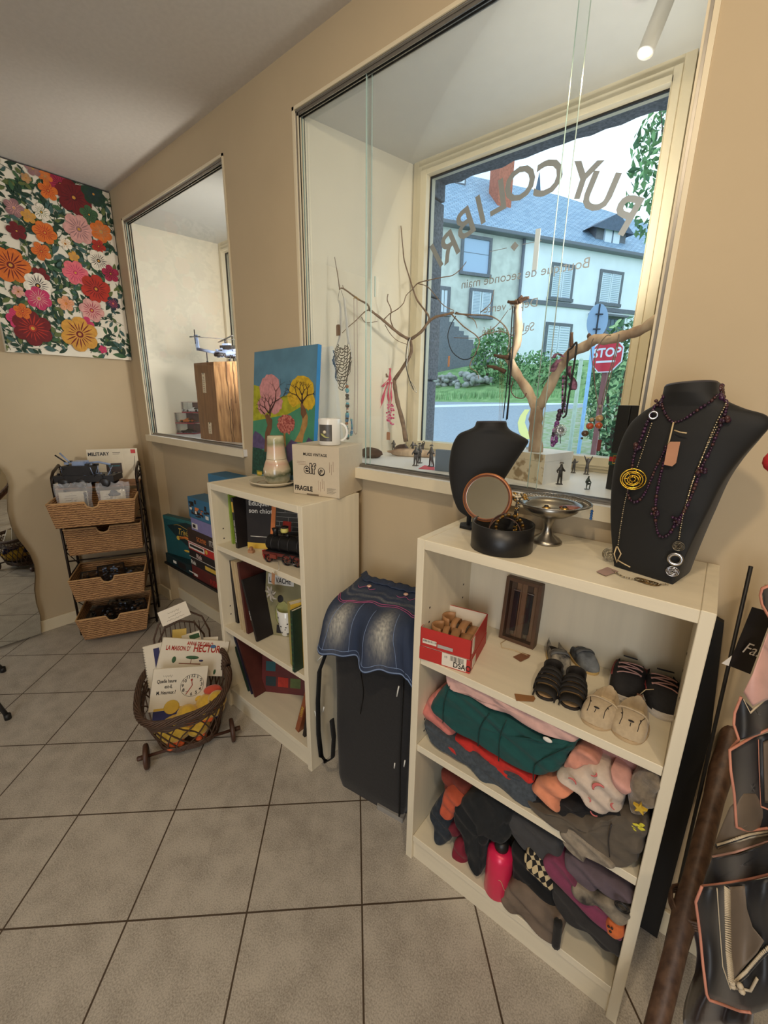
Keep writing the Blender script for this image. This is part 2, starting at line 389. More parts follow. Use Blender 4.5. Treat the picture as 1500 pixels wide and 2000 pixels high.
# window lettering: stickers on the pane, read from the street
grey = mat('grey_vinyl_lettering', (136, 136, 134), .6, var=.03)
ty = .5285
def lett(p, s, size, rot=0, align='CENTER', bold=0):
    q = aY(p[0], p[1], ty)
    T = frame((q.x, ty, q.z), (-1, 0, 0), (0, 0, 1)) @ Matrix.Rotation(rot, 4, 'Z')
    L_.text(s, size, grey, T, align=align, ext=0, bold=bold)
L_ = MB()
arc = [('P', 1222, 418), ('U', 1172, 372), ('Y', 1139, 350), ('C', 1072, 345), ('O', 1015, 357), ('L', 972, 383), ('I', 938, 408), ('B', 908, 435), ('R', 876, 480), ('I', 852, 498)]
cx, cz = aY(1035, 640, ty).x, aY(1035, 560, ty).z
for ch, a, b in arc:
    q = aY(a, b, ty); an = math.atan2(-(q.x-1.19), .62)
    T = frame((q.x, ty, q.z), (-1, 0, 0), (0, 0, 1)) @ Matrix.Rotation(-an*1.15 if False else math.atan2((q.x-1.22), .62), 4, 'Z') @ Matrix.Translation((0, -.052, 0))
    L_.text(ch, .145, grey, T, align='CENTER', ext=0, bold=.018)
L_.out('lettering', win, label='grey arched shop name reading PUY COLIBRI, mirrored')
L_ = MB()
lett((1014, 545), 'Boutique de seconde main', .046)
lett((995, 605), 'Dépôt vente', .043)
lett((990, 650), 'Salon de thé', .043)
d = aY(1005, 481, ty); T = frame((d.x, ty, d.z), (-1, 0, 0), (0, 0, 1))
L_.prism([(0, .016), (-.016, 0), (0, -.016), (.016, 0)], -.0003, .0003, grey, T)
for s_ in (-1, 1): L_.bx(min(s_*.03, s_*.1), -.001, -.0003, max(s_*.03, s_*.1), .001, .0003, grey, T)
L_.out('lettering', win, label='small grey lines about second-hand goods, mirrored')

# ground: road climbing away, verge, pavement
def gz(y): return -.25+.14*y
asph = mat('asphalt_road', (160, 170, 180), .85, var=.2, scale=25, bump=.4)
grass = mat('verge_grass', (140, 172, 112), .95, var=.5, scale=3, bump=.6, col2=(104, 140, 86))
gdir = Vector((math.sin(.2), math.cos(.2), 0))
st('floor_street', MB().add([(-40, .85, gz(.85)), (25, .85, gz(.85)), (25, 12.2, gz(12.2)), (-40, 9.5, gz(9.5))], [(0, 1, 2, 3)], asph))
v = []
def vg(u, w):
    x = -40+65*u; yb = 9.5+2.7*u; y = yb+w*30; z = gz(yb)+min(w*30, 5)*.30+.15*nz(x, y, 0, .7)*min(1, w*30)
    return (x, y, z)
MB().grid(vg, 90, 40, grass).out('grassy_bank', label='green grassy bank rising behind the road to the house', cat='grass', kind='stuff')
wl = mat('white_road_paint', (226, 232, 236), .7, var=.1, scale=20)
p = [aY(900, 0, 1)]
def rd(a, b, dz=.004):      # point of the road under a pixel
    d = ray(a, b); t = (-.25-CAM.z+.14*CAM.y)/(d.z-.14*d.y); q = CAM+d*t; return Vector((q.x, q.y, gz(q.y)+dz))
st('trim_7', MB().poly([rd(700, 794), rd(1260, 783.5), rd(1260, 787), rd(700, 799)], wl))
yel = mat('yellow_road_paint', (222, 214, 130), .7, var=.1)
g = MB()
cv = [(1030, 800, 5), (1022, 812, 6), (1018, 826, 7), (1022, 842, 9), (1032, 858, 11)]
for (a, b, w_), (c, d, e) in zip(cv, cv[1:]): g.poly([rd(a-w_, b), rd(a+w_, b), rd(c+e, d), rd(c-e, d)], yel)
st('trim_8', g)
pav = mat('worn_pavement', (168, 168, 150), .9, var=.35, scale=9, bump=.5, col2=(126, 148, 92))
st('floor_pavement', MB().add([rd(1050, 900, .03), rd(1062, 808, .03), rd(1150, 796, .03), rd(1500, 790, .03), rd(1500, 900, .03)], [(0, 1, 2, 3, 4)], pav))

# the house across the street
E0 = CAM+ray(872, 434)/ray(872, 434).xy.length*20
FD = Vector((.5, math.cos(math.radians(30)), 0)); FN = Vector((FD.y, -FD.x, 0))
def fac(a, b):                       # crop pixel of the facade -> (along, height)
    d = ray(820+a/2.702, 160+b/2.702); t = (E0-CAM).dot(FN)/d.dot(FN); q = CAM+d*t
    return ((q-E0).dot(FD), q.z)
FT = Matrix(((FD.x, 0, FN.x, E0.x), (FD.y, 0, FN.y, E0.y), (0, 1, 0, 0), (0, 0, 0, 1)))   # x along, y up, z outward
hs = thing('stone_house', 'two-storey pale rendered house with blue slate roof across the street', 'house', (E0.x, E0.y, 1.5))
rend = mat('white_render', (242, 246, 248), .85, var=.06, scale=2)
rend2 = mat('cream_old_render', (220, 222, 212), .85, var=.2, scale=3)
cut = mat('cut_grey_stone', (120, 122, 128), .85, var=.25, scale=20)
shut = mat('pale_shutter_paint', (222, 230, 236), .6, var=.04)
dkglass = mat('dark_pane', (90, 110, 130), .15, var=.3, scale=2)
slate = bpy.data.materials.new('blue_slate'); slate.use_nodes = True
def _slate():
    n = slate.node_tree.nodes; L = slate.node_tree.links; p = n['Principled BSDF']; br = n.new('ShaderNodeTexBrick'); tc = n.new('ShaderNodeTexCoord')
    br.inputs['Scale'].default_value = 1; br.inputs['Brick Width'].default_value = .3; br.inputs['Row Height'].default_value = .16; br.inputs['Mortar Size'].default_value = .012
    br.inputs['Color1'].default_value = (*lin((132, 160, 184)), 1); br.inputs['Color2'].default_value = (*lin((160, 184, 204)), 1); br.inputs['Mortar'].default_value = (*lin((70, 90, 112)), 1)
    L.new(tc.outputs['UV'], br.inputs['Vector']); L.new(br.outputs['Color'], p.inputs['Base Color']); p.inputs['Roughness'].default_value = .55
_slate()
sx = fac(537, 900)[0]; zb = 1.6; ze = fac(140, 745)[1]; xe = 22
MB(FT).bx(-9, zb, -6, sx, ze, 0, rend2).out('wall', hs, label='cream rendered left wing')
MB(FT).bx(sx, zb, -6, xe, ze, .05, rend).out('wall', hs, label='white rendered right wing')
g = MB(FT); s0 = fac(570, 1150)[1]; g.bx(sx, s0-.16, 0, xe, s0+.02, .12, cut); g.out('string_course', hs)
g = MB(FT); g.bx(-9, ze-.14, -.1, xe, ze+.02, .38, mat('grey_gutter', (112, 116, 124), .5, var=.1)); g.out('gutter', hs, bevel=.03)
g = MB(FT); g.bar((sx, zb, .12), (sx, ze-.1, .12), .07, mat('grey_gutter', (0, 0, 0))); g.out('downpipe', hs)
# roof slab with uv in metres
dz = 3.4; rh = 3.3
def roofpt(s, k): return FT @ Vector((s, ze+.02+rh*k, .35-dz*k))
me = bpy.data.meshes.new('roof'); ro = bpy.data.objects.new('roof', me); COL.objects.link(ro)
inv = RM(hs).inverted()
xr = fac(905, 640)[0]+.6
P4 = [roofpt(-9, 0), roofpt(xe, 0), roofpt(xe, .35), roofpt(xr+1.8, .62), roofpt(xr, 1), roofpt(-9, 1)]
back = [FT @ Vector((xe, ze, -6)), FT @ Vector((-9, ze, -6))]
me.from_pydata([tuple(inv @ q) for q in P4+back], [], [(0, 1, 2, 3, 4, 5), (5, 4, 3, 2, 6, 7), (2, 1, 6), (5, 7, 0)])
uv = me.uv_layers.new(name='UVMap')
for pl_ in me.polygons:
    for li in pl_.loop_indices:
        vi = me.loops[li].vertex_index; q = (P4+back)[vi]; uv.data[li].uv = ((q-E0).dot(FD), (q.z-ze)*1.75)
me.materials.append(slate); ro.parent = hs; ROOT['roof'] = RM(hs)
brick = mat('red_chimney_brick', (196, 118, 92), .9, var=.3, scale=12, bump=.4)
a, b_ = fac(390, 470), fac(480, 685)
def rz_(s, z): return (z-ze-.02)/rh        # k on the roof for height z
# chimney stands on the slope, in front of the ridge
kc = .55; sc = 1.13
cxm = (a[0]+b_[0])/2*1.36
g = MB(FT); g.bx(cxm-.36, ze+.9, .35-dz*kc-.45, cxm+.36, ze+4.3, .35-dz*kc+.35, brick); g.bx(cxm-.42, ze+4.3, .35-dz*kc-.5, cxm+.42, ze+4.45, .35-dz*kc+.4, brick); g.out('chimney', hs)
q = fac(345, 550); k0 = .8
nrm = None
g = MB(FT); g.bx(q[0]-.25, ze+rh*.75, .35-dz*.75-.1, q[0]+.3, ze+rh*.9, .35-dz*.75+.02, cut); g.bx(q[0]-.18, ze+rh*.77, .35-dz*.75+.02, q[0]+.23, ze+rh*.88, .35-dz*.75+.03, shut); g.out('skylight', hs)
# dormer
d0, d1 = fac(900, 860)[0], fac(1090, 860)[0]; dzt = fac(1050, 700)[1]
g = MB(FT); g.bx(d0+.35, ze+.05, -2.4, d1, dzt-.5, -.1, cut)
g.add([(d0-.15, dzt-.75, .15), (d1+.25, dzt-.75, .15), ((d0+d1)/2+.2, dzt, .15), (d0-.15, dzt-.75, -3), (d1+.25, dzt-.75, -3), ((d0+d1)/2+.2, dzt, -3)], [(0, 1, 2), (0, 2, 5, 3), (2, 1, 4, 5)], mat('dark_slate', (84, 98, 118), .6, var=.2, scale=8))
g.out('dormer', hs)
g = MB(FT); wa, wb_ = fac(990, 725), fac(1050, 862)
g.bx(wa[0], wb_[1], -.1, wb_[0], wa[1], 0, shut); g.bx((wa[0]+wb_[0])/2-.03, wb_[1], 0, (wa[0]+wb_[0])/2+.03, wa[1], .02, dkglass); g.out('dormer_window', hs)
g = MB(FT); g.prism([(0, -.25), (.25, 0), (0, .25), (-.25, 0)], 0, .01, cut) if 0 else None
sp = fac(868, 560); g.add([(sp[0]-.12, ze+rh, -3.2), (sp[0]+.12, ze+rh, -3.2), (sp[0]+.12, ze+rh, -3.4), (sp[0]-.12, ze+rh, -3.4), (sp[0], ze+rh+1.0, -3.3)], [(0, 1, 4), (1, 2, 4), (2, 3, 4), (3, 0, 4)], slate); g.out('roof_finial', hs)
def fwin(p0, p1, fr, style):
    (x0, z1), (x1, z0) = fac(*p0), fac(*p1)
    g = MB(FT); f = fr
    g.bx(x0-f, z0-f, .05, x0, z1+f, .11, cut); g.bx(x1, z0-f, .05, x1+f, z1+f, .11, cut); g.bx(x0, z1, .05, x1, z1+f, .11, cut); g.bx(x0-f*1.3, z0-f, .05, x1+f*1.3, z0, .16, cut)
    o = g.out('window', hs)
    g = MB(FT)
    if style == 'blind': g.bx(x0, z0, .02, x1, z1, .06, mat('blue_grey_blind', (176, 196, 220), .6, var=.03)); g.bx(x0, (z0+z1)/2+.1, .06, x1, (z0+z1)/2+.12, .065, cut)
    elif style == 'grid': g.bx(x0, z0, .02, x1, z1, .06, dkglass); [g.bx(x0+(x1-x0)*i/4-.01, z0, .06, x0+(x1-x0)*i/4+.01, z1, .08, cut) for i in range(5)]
    else:
        for s0_, s1_ in ((x0, (x0+x1)/2-.02), ((x0+x1)/2+.02, x1)):
            g.bx(s0_, z0, .06, s1_, z1, .10, shut)
            n = 16
            for i in range(n): zq = z0+(z1-z0)*(i+.5)/n; g.bx(s0_+.06, zq-.012, .10, s1_-.06, zq+.012, .115, mat('shutter_shade', (170, 184, 200), .6))
    g.out('shutter' if style == 'shut' else 'pane', o)
fwin((230, 822), (352, 1020), .12, 'blind'); fwin((272, 1105), (362, 1240), .12, 'shut'); fwin((110, 1100), (135, 1220), .15, 'shut')
fwin((700, 972), (782, 1148), .14, 'shut'); fwin((957, 1008), (1035, 1175), .14, 'shut'); fwin((672, 1285), (762, 1500), .14, 'shut'); fwin((985, 1250), (1052, 1330), .12, 'grid')
g = MB(FT); q0, q1 = fac(885, 1222), fac(1070, 1240); g.bx(q0[0], q1[1]-.1, .05, q1[0], q0[1], .4, cut); g.out('lintel', hs)
# outside stair
g = MB(FT); p0, p1 = fac(40, 1240), fac(325, 1500); n = 12
for i in range(n):
    xx = p0[0]+(p1[0]-p0[0])*i/n; zz = p0[1]+(p1[1]-p0[1])*i/n; g.bx(xx, zb, .05, xx+(p1[0]-p0[0])/n, zz, 1.1, cut)
g.out('stair', hs)

# plants and rubble on the bank
leafm = [mat('leaf_green', (132, 176, 112), .7, var=.4, scale=4), mat('leaf_dark_green', (88, 132, 88), .7, var=.4, scale=4), mat('leaf_pale_green', (176, 206, 146), .7, var=.3, scale=4)]
bark = mat('bark', (96, 82, 66), .9, var=.3, scale=30)
def bush(c, r, n, leaf, name, label, cat, mi=0, seed=1, stem=None):
    rnd = random.Random(seed); t = thing(name, label, cat, (c[0], c[1], stem if stem is not None else c[2]-r[2])); g = MB()
    for i in range(n):
        d = Vector((rnd.gauss(0, 1), rnd.gauss(0, 1), rnd.gauss(0, 1))).normalized()*rnd.uniform(.35, 1)**.5
        q = Vector((c[0]+d.x*r[0], c[1]+d.y*r[1], c[2]+d.z*r[2])); s_ = leaf*rnd.uniform(.6, 1.3)
        T = Matrix.Translation(q) @ Euler((rnd.uniform(-1.2, 1.2), rnd.uniform(-1.2, 1.2), rnd.uniform(0, 6.3))).to_matrix().to_4x4()
        g.add([(-s_, 0, 0), (-s_*.3, -s_*.5, s_*.12), (s_, 0, -s_*.1), (-s_*.3, s_*.5, s_*.12)], [(0, 1, 2, 3)], leafm[(mi+(rnd.random() < .3)) % 3], T=T)
    g.out('foliage', t)
    b = MB(); zb_ = stem if stem is not None else c[2]-r[2]
    for i in range(5):
        a = i*1.3; b.tube([(c[0], c[1], zb_), (c[0]+.25*r[0]*math.cos(a), c[1]+.25*r[1]*math.sin(a), c[2]-r[2]*.2), (c[0]+.6*r[0]*math.cos(a), c[1]+.6*r[1]*math.sin(a), c[2]+r[2]*.5)], [leaf*.5, leaf*.3, leaf*.1], bark, 6)
    b.out('stem', t)
def far(a, b, dist):
    d = ray(820+a/2.702, 160+b/2.702); return CAM+d*(dist/d.xy.length)
q = far(385, 1500, 16.5); bush((q.x, q.y, q.z), (.95, .6, 1.3), 1500, .09, 'shrub', 'leafy green shrub beside the stone stair of the house', 'shrub', 0, 1)
q = far(600, 1550, 15); bush((q.x, q.y, q.z), (1.55, .7, .75), 1800, .07, 'shrub', 'broad green shrub below the white wall in the middle of the window view', 'shrub', 0, 2)
q = far(1040, 1640, 7); bush((q.x, q.y, q.z), (.42, .4, 1.0), 1600, .05, 'hedge', 'feathery green hedge right of the stop sign post', 'hedge', 1, 3)
q = far(1225, 560, 9); bush((q.x+.35, q.y, q.z+.25), (.75, .7, 1.25), 900, .075, 'street_tree', 'leafy tree branch at the upper right of the big window view', 'tree', 0, 4, stem=.8)
g = MB(); rnd = random.Random(5); q = far(200, 1572, 16)
for i in range(70):
    x = q.x+rnd.uniform(-1.25, 1.25)*.95; y = q.y+rnd.uniform(-.3, .3); z = q.z+rnd.uniform(-.35, .25)*(1-abs(x-q.x)/1.6)
    g.sph((x, y, z), (rnd.uniform(.08, .17), .12, rnd.uniform(.06, .12)), mat('rubble_stone', (176, 176, 170), .9, var=.4, scale=6), 7)
g.out('stone_rubble', label='heap of loose grey stones below the stair of the house', cat='stones', kind='stuff')
g = MB(); rnd = random.Random(8)
for i in range(2600):
    a = rnd.uniform(690, 1260); q = rd(a, rnd.uniform(776, 783), 0); h = rnd.uniform(.1, .3); t = rnd.uniform(-.08, .08); w_ = .025
    g.add([(q.x-w_, q.y, q.z-.05), (q.x+w_, q.y, q.z-.05), (q.x+t, q.y, q.z+h)], [(0, 1, 2)], leafm[rnd.choice((0, 0, 2))])
g.out('tall_grass', label='tall pale grass along the far edge of the road', cat='grass', kind='stuff')

# street furniture
redp = mat('stop_red', (214, 44, 62), .4, var=.05); whitep = mat('white_sign_paint', (236, 240, 244), .4, var=.03)
galv = mat('galvanised_back', (150, 178, 206), .5, var=.1, scale=6); blackp = mat('black_bracket', (40, 44, 54), .6)
q = far(985, 1443, 4.7)
ax = Vector((.80, .60, 0)).normalized()      # sign seen obliquely
t = thing('stop_sign', 'red octagonal STOP sign on a brown post beyond the glass', 'road sign', (q.x, q.y, gz(q.y)))
R = .155
def octo(r): return [(r*math.cos(PI/8+k*PI/4), r*math.sin(PI/8+k*PI/4)) for k in range(8)]
Tn = frame(q, Vector((.96, -.28, 0)), (0, 0, 1)); 
MB(Tn).prism(octo(R*1.07), -.006, 0, whitep).prism(octo(R), 0, .0015, redp).bx(-R*.6, -R*.42, .0015, R*.6, -R*.3, .003, whitep).text('STOP', R*.72, whitep, Matrix.Translation((0, -R*.08, .002)), align='CENTER', ext=.001, bold=.03).out('sign_plate', t)
MB().bx(q.x-.022, q.y+.02, gz(q.y), q.x+.022, q.y+.06, q.z-.1, mat('brown_post', (146, 96, 92), .7)).out('post', t)
q = far(937, 1262, 4.6); t = thing('road_sign_back', 'round pale blue road sign seen from behind above the STOP sign', 'road sign', (q.x, q.y, gz(q.y)))
Tn = frame(q, Vector((.75, .62, 0)), (0, 0, 1))
MB(Tn).prism([(.095*math.cos(k*PI/20), .145*math.sin(k*PI/20)) for k in range(40)], -.003, .003, galv).out('sign_plate', t)
MB(Tn).bx(-.005, -.13, .003, .005, .14, .012, blackp).bx(-.035, -.075, .012, .03, -.065, .02, blackp).bx(-.03, .05, .012, .035, .06, .02, blackp).out('bracket', t)
MB().bar((q.x-.02, q.y+.04, gz(q.y)), (q.x-.02, q.y+.04, q.z-.1), .018, mat('pale_blue_post', (150, 196, 236), .5)).out('post', t)
q = far(850, 1480, 5.2); t = thing('street_post', 'pale greenish post standing left of the STOP sign', 'post', (q.x, q.y, gz(q.y)))
MB().bar((q.x, q.y, gz(q.y)), (q.x, q.y, q.z+.02), .022, mat('pale_green_post', (188, 206, 184), .6)).out('post_shaft', t)
MB().sph((q.x, q.y, q.z+.02), .023, mat('pale_green_post', (0, 0, 0))).out('post_cap', t)
# low buildings and trees seen past the frame are outside the view
# ================================================================ bookcases
birch = mat('whitewashed_birch_foil', (230, 219, 194), .45, var=.07, scale=3, stretch=(1, 12, 12))
birchv = mat('whitewashed_birch_upright', (230, 219, 194), .45, var=.07, scale=3, stretch=(12, 12, 1))
T_ = .022
def bookcase(x0, yf, w, d, h, rz, shelves, label):
    t = thing('bookcase', label, 'bookcase', (x0, yf, 0), rz)
    M = RM(t)
    MB(M).bx(0, 0, 0, T_, d, h, birchv).out('side_panel', t, bevel=.0012, seg=1)
    MB(M).bx(w-T_, 0, 0, w, d, h, birchv).out('side_panel', t, bevel=.0012, seg=1)
    MB(M).bx(T_+.0003, 0, h-.026, w-T_-.0003, d, h-.0005, birch).out('top_panel', t, bevel=.0012, seg=1)
    MB(M).bx(T_, d-.006, .08, w-T_, d-.001, h-.026, birchv).out('back_panel', t)
    MB(M).bx(T_, .012, 0, w-T_, .03, .072, birch).out('plinth', t)
    for z in [.094]+shelves: MB(M).bx(T_+.0005, .004, z-T_, w-T_-.0005, d-.007, z, birch).out('shelf', t, bevel=.0012, seg=1)
    g = MB(M)
    for yy in (.04, d-.05):
        for i in range(4):
            z = (.815, .858, .46, .50)[i]
            for xx, s_ in ((T_, 1), (w-T_, -1)): g.bx(min(xx, xx+s_*.0006), yy-.0025, z-.0025, max(xx, xx+s_*.0006), yy+.0025, z+.0025, blackm)
    g.out('shelf_pin_hole', t, kind='stuff')
    return t
A = bookcase(.308, -.300, .581, .272, 1.058, .0134, [.415, .795], 'narrow pale birch bookcase holding books and a toy train, left of the black bag')
B = bookcase(1.3473, -.300, .600, .278, 1.060, .0237, [.4375, .726], 'pale birch bookcase with shoes and folded clothes, right of the black bag')
ZA, ZB = 1.058, 1.060

# ================================================================ rack with woven drawers
weave = bpy.data.materials.new('woven_water_hyacinth'); weave.use_nodes = True
def _weave():
    n = weave.node_tree.nodes; L = weave.node_tree.links; p = n['Principled BSDF']; tc = n.new('ShaderNodeTexCoord')
    wv = n.new('ShaderNodeTexWave'); wv.wave_type = 'BANDS'; wv.bands_direction = 'Z'; wv.inputs['Scale'].default_value = 26; wv.inputs['Distortion'].default_value = 3.5; wv.inputs['Detail'].default_value = 2; wv.inputs['Detail Scale'].default_value = 2.5
    no = n.new('ShaderNodeTexNoise'); no.inputs['Scale'].default_value = 70; mp = n.new('ShaderNodeMapping'); mp.inputs['Scale'].default_value = (1, 1, 3)
    L.new(tc.outputs['Object'], wv.inputs['Vector']); L.new(tc.outputs['Object'], mp.inputs['Vector']); L.new(mp.outputs[0], no.inputs['Vector'])
    cr = n.new('ShaderNodeValToRGB'); cr.color_ramp.elements[0].position = .1; cr.color_ramp.elements[1].position = .85
    cr.color_ramp.elements[0].color = (*lin((92, 58, 32)), 1); cr.color_ramp.elements[1].color = (*lin((196, 148, 98)), 1)
    mx = n.new('ShaderNodeMath'); mx.operation = 'MULTIPLY_ADD'; mx.inputs[1].default_value = .6
    ml = n.new('ShaderNodeMath'); ml.operation = 'MULTIPLY'; ml.inputs[1].default_value = .45; L.new(no.outputs['Fac'], ml.inputs[0])
    L.new(wv.outputs['Fac'], mx.inputs[0]); L.new(ml.outputs[0], mx.inputs[2]); L.new(mx.outputs[0], cr.inputs['Fac'])
    L.new(cr.outputs['Color'], p.inputs['Base Color']); p.inputs['Roughness'].default_value = .7
    b = n.new('ShaderNodeBump'); b.inputs['Strength'].default_value = .9; b.inputs['Distance'].default_value = .004; L.new(mx.outputs[0], b.inputs['Height']); L.new(b.outputs['Normal'], p.inputs['Normal'])
_weave()
iron = mat('dark_bronze_iron', (48, 38, 32), .4, metal=.6, var=.2)
strawrim = mat('basket_rim', (200, 158, 108), .7, var=.2, scale=60)
rn = Vector((.90, -.436, 0)).normalized(); rt = Vector((-rn.y, rn.x, 0))     # out of the drawers, to the right
RC = Vector((-.800, -.375, 0))       # middle of the rack's front
RW, RD, RH = .40, .21, .92
rk = thing('wire_rack', 'dark iron rack with scrolled sides in the room corner, holding four woven drawers', 'rack', RC, math.atan2(rt.y, rt.x))
RK = RM(rk)        # local x right, y = back (pointing -n), z up
def side(g, x):
    for y in (0, RD): g.bar((x, y, 0), (x, y, RH+(.04 if y else 0)), .007, iron)
    for i, z in enumerate((.08, .23, .38, .53, .68, .83)):
        g.bar((x, 0, z), (x, RD, z), .004, iron, 6)
    for i in range(5):
        z = .08+.15*i; g.bar((x, 0 if i % 2 else RD, z), (x, RD if i % 2 else 0, z+.15), .003, iron, 5)
    g.tube([(x, 0, RH-.02), (x, .01, RH+.03), (x, .05, RH+.055), (x, RD-.03, RH+.075), (x, RD, RH+.05)], .008, iron)
    for k in range(3):
        g.tube([(x, .045+k*.055+.018*math.cos(a/10), RH+.012+.018*math.sin(a/10)) for a in range(0, 63, 5)], .0028, iron, 5)
for sgn, nm in ((-1, 'side_frame'), (1, 'side_frame')):
    g = MB(RK); side(g, sgn*RW/2); g.out(nm, rk)
g = MB(RK)
for z in (.03, .25, .47, .69): 
    for y in (0, RD): g.bar((-RW/2, y, z), (RW/2, y, z), .0045, iron, 6)
g.bar((-RW/2, RD, RH+.05), (RW/2, RD, RH+.05), .007, iron)
g.tube([(-RW/2, RD, RH-.03), (-RW/4, RD, RH+.03), (0, RD, RH-.02), (RW/4, RD, RH+.03), (RW/2, RD, RH-.03)], .004, iron, 6)
g.out('cross_rail', rk)
MB(RK).bx(-RW/2, 0, RH-.035, RW/2, RD, RH-.028, mat('rack_top_board', (150, 104, 66), .6, var=.25, scale=8)).out('top_board', rk)
def drawer(pull, z0, hh, w0, w1, dep, label=None, xo=0):
    # tapered basket, rim at z0+hh, pulled out by `pull`
    T = RK @ Matrix.Translation((xo, -pull, z0)); g = MB(T); nn = 18
    y0t, y0b, y1 = 0, .012, dep
    def pt(x, z): return x*(w0+(w1-w0)*z/hh)/2
    def zt_(x):   # handle notch
        a = abs(x)*w1/2
        return hh-math.sqrt(max(0, .034**2-a*a))*1.0 if a < .034 else hh
    xs = [-1+2*i/nn for i in range(nn+1)]; xs = sorted(set(xs+[-.19, -.18, -.14, .14, .18, .19]))
    fr = [(pt(x, 0), y0b, 0) for x in xs]; tp = [(pt(x, zt_(x)), y0t+.012*(1-zt_(x)/hh), zt_(x)) for x in xs]; n_ = len(xs)
    g.add(fr+tp, [(i, i+1, n_+i+1, n_+i) for i in range(n_-1)], weave)
    for s_ in (-1, 1): g.add([(s_*w0/2, y0b, 0), (s_*w0/2, y1, 0), (s_*w1/2, y1, hh), (s_*w1/2, 0, hh)], [(0, 1, 2, 3)], weave)
    g.add([(-w0/2, y1, 0), (w0/2, y1, 0), (w1/2, y1, hh), (-w1/2, y1, hh)], [(0, 1, 2, 3)], weave)
    g.add([(-w0/2, y0b, 0), (w0/2, y0b, 0), (w0/2, y1, 0), (-w0/2, y1, 0)], [(0, 1, 2, 3)], weave)
    o = g.out('woven_drawer', rk, solid=.012, weld=.0005)
    r = MB(T); r.tube([(w1/2, 0, hh), (w1/2, y1, hh), (-w1/2, y1, hh), (-w1/2, 0, hh)]+[(x*w1/2, 0, zt_(x)) for x in xs[1:-1]], .0055, strawrim, 6, closed=True); r.out('rim', o)
    return T
D1 = drawer(.185, .715, .13, .35, .39, .28); D2 = drawer(.02, .505, .155, .36, .372, .2); D3 = drawer(.12, .262, .13, .33, .365, .28); D4 = drawer(.15, .035, .13, .305, .355, .28)

# ================================================================ black bag between the bookcases
blk = mat('black_woven_nylon', (24, 24, 28), .85, var=.25, scale=120, bump=.3, sheen=.2)
blk2 = mat('black_webbing', (20, 20, 22), .8, var=.2, scale=200)
p1, p2, p3 = aZ(657, 1533, 0), aZ(790, 1608, 0), aZ(812, 1570, 0)
bag = thing('instrument_bag', 'tall black padded carry bag standing between the two bookcases', 'bag', (p1+p2)/2)
bx_ = (p2-p1).normalized(); by_ = Vector((-bx_.y, bx_.x, 0)); BT = frame(p1, bx_, by_); bw = (p2-p1).length
HB = .725
g = MB(BT)
def bagf(u, w):
    z = HB*w; inset = .012*(1-w)**3*0; bul = .008*math.sin(PI*min(w*1.1, 1)); k = u*4; r = .022
    W_, D_ = bw+.0, .20
    pts = []
    a = u*2*PI; ex = 12
    cx, cy = math.cos(a), math.sin(a)
    x = (abs(cx)**(2/ex))*(1 if cx > 0 else -1); y = (abs(cy)**(2/ex))*(1 if cy > 0 else -1)
    n = .006*nz(x*2, y*2, z*4)
    sc = 1+.03*math.sin(PI*w)
    if w < .06: sc *= .93+.07*w/.06
    return (W_/2+x*(W_/2*sc+n), D_/2+y*(D_/2*sc+n)+.01*w, z)
g.grid(bagf, 72, 40, blk, wu=True)
g.prism([(bw/2+(bw/2)*math.copysign(abs(math.cos(a*PI/24))**(1/3), math.cos(a*PI/24)), .11+.1*math.copysign(abs(math.sin(a*PI/24))**(1/3), math.sin(a*PI/24))) for a in range(48)], HB-.004, HB, blk)
g.out('body', bag)
g = MB(BT); zc = [(bw*.40+.006*math.sin(i*.5), -.0035+.0005*math.sin(i), HB-.02-i*.016) for i in range(22)]
g.tube(zc, .0028, blackm, 5, flat=.6); g.out('zip', bag)
g = MB(BT); x, y, z = zc[8]; g.box((x, y-.004, z), (.006, .004, .03), mat('zip_slider_metal', (70, 70, 72), .3, metal=.9)); g.out('zip_slider', bag)
g = MB()
sp = [aY(a, b, -.285) for a, b in ((636, 1278), (624, 1310), (621, 1370), (622, 1430), (627, 1475), (637, 1488), (650, 1480), (652, 1440), (648, 1405))]
for i in range(len(sp)-1):
    pass
g.tube(sp, .011, blk2, 6, flat=.25); g.out('shoulder_strap', bag)
g = MB(); wt = mat('white_cable_tie', (226, 226, 222), .5, var=.02)
for a, b, c, d in ((632, 1279, 620, 1290), (615, 1388, 618, 1402), (631, 1390, 633, 1380), (770, 1500, 771, 1490), (789, 1497, 791, 1485), (775, 1360, 779, 1340)):
    yy = -.29 if a < 700 else -.268
    g.tube([aY(a, b, yy), aY((a+c)/2, (b+d)/2, yy-.002), aY(c, d, yy)], .0022, wt, 5)
g.out('cable_tie', bag)
g = MB(BT); g.tube([(bw+.004, .03, HB-.03), (bw+.008, .05, .3), (bw+.004, .03, .02)], .006, blk2, 6, flat=.5); g.tube([(bw-.02, -.002, .02), (bw-.022, -.006, .3), (bw-.02, -.002, HB-.05)], .003, blk2, 5); g.out('piping', bag)
g = MB(BT); g.rbox(bw*.62, -.004, 0, bw*.98, .02, .02, .004, mat('grey_bag_foot', (150, 146, 140), .6)); g.out('foot', bag)

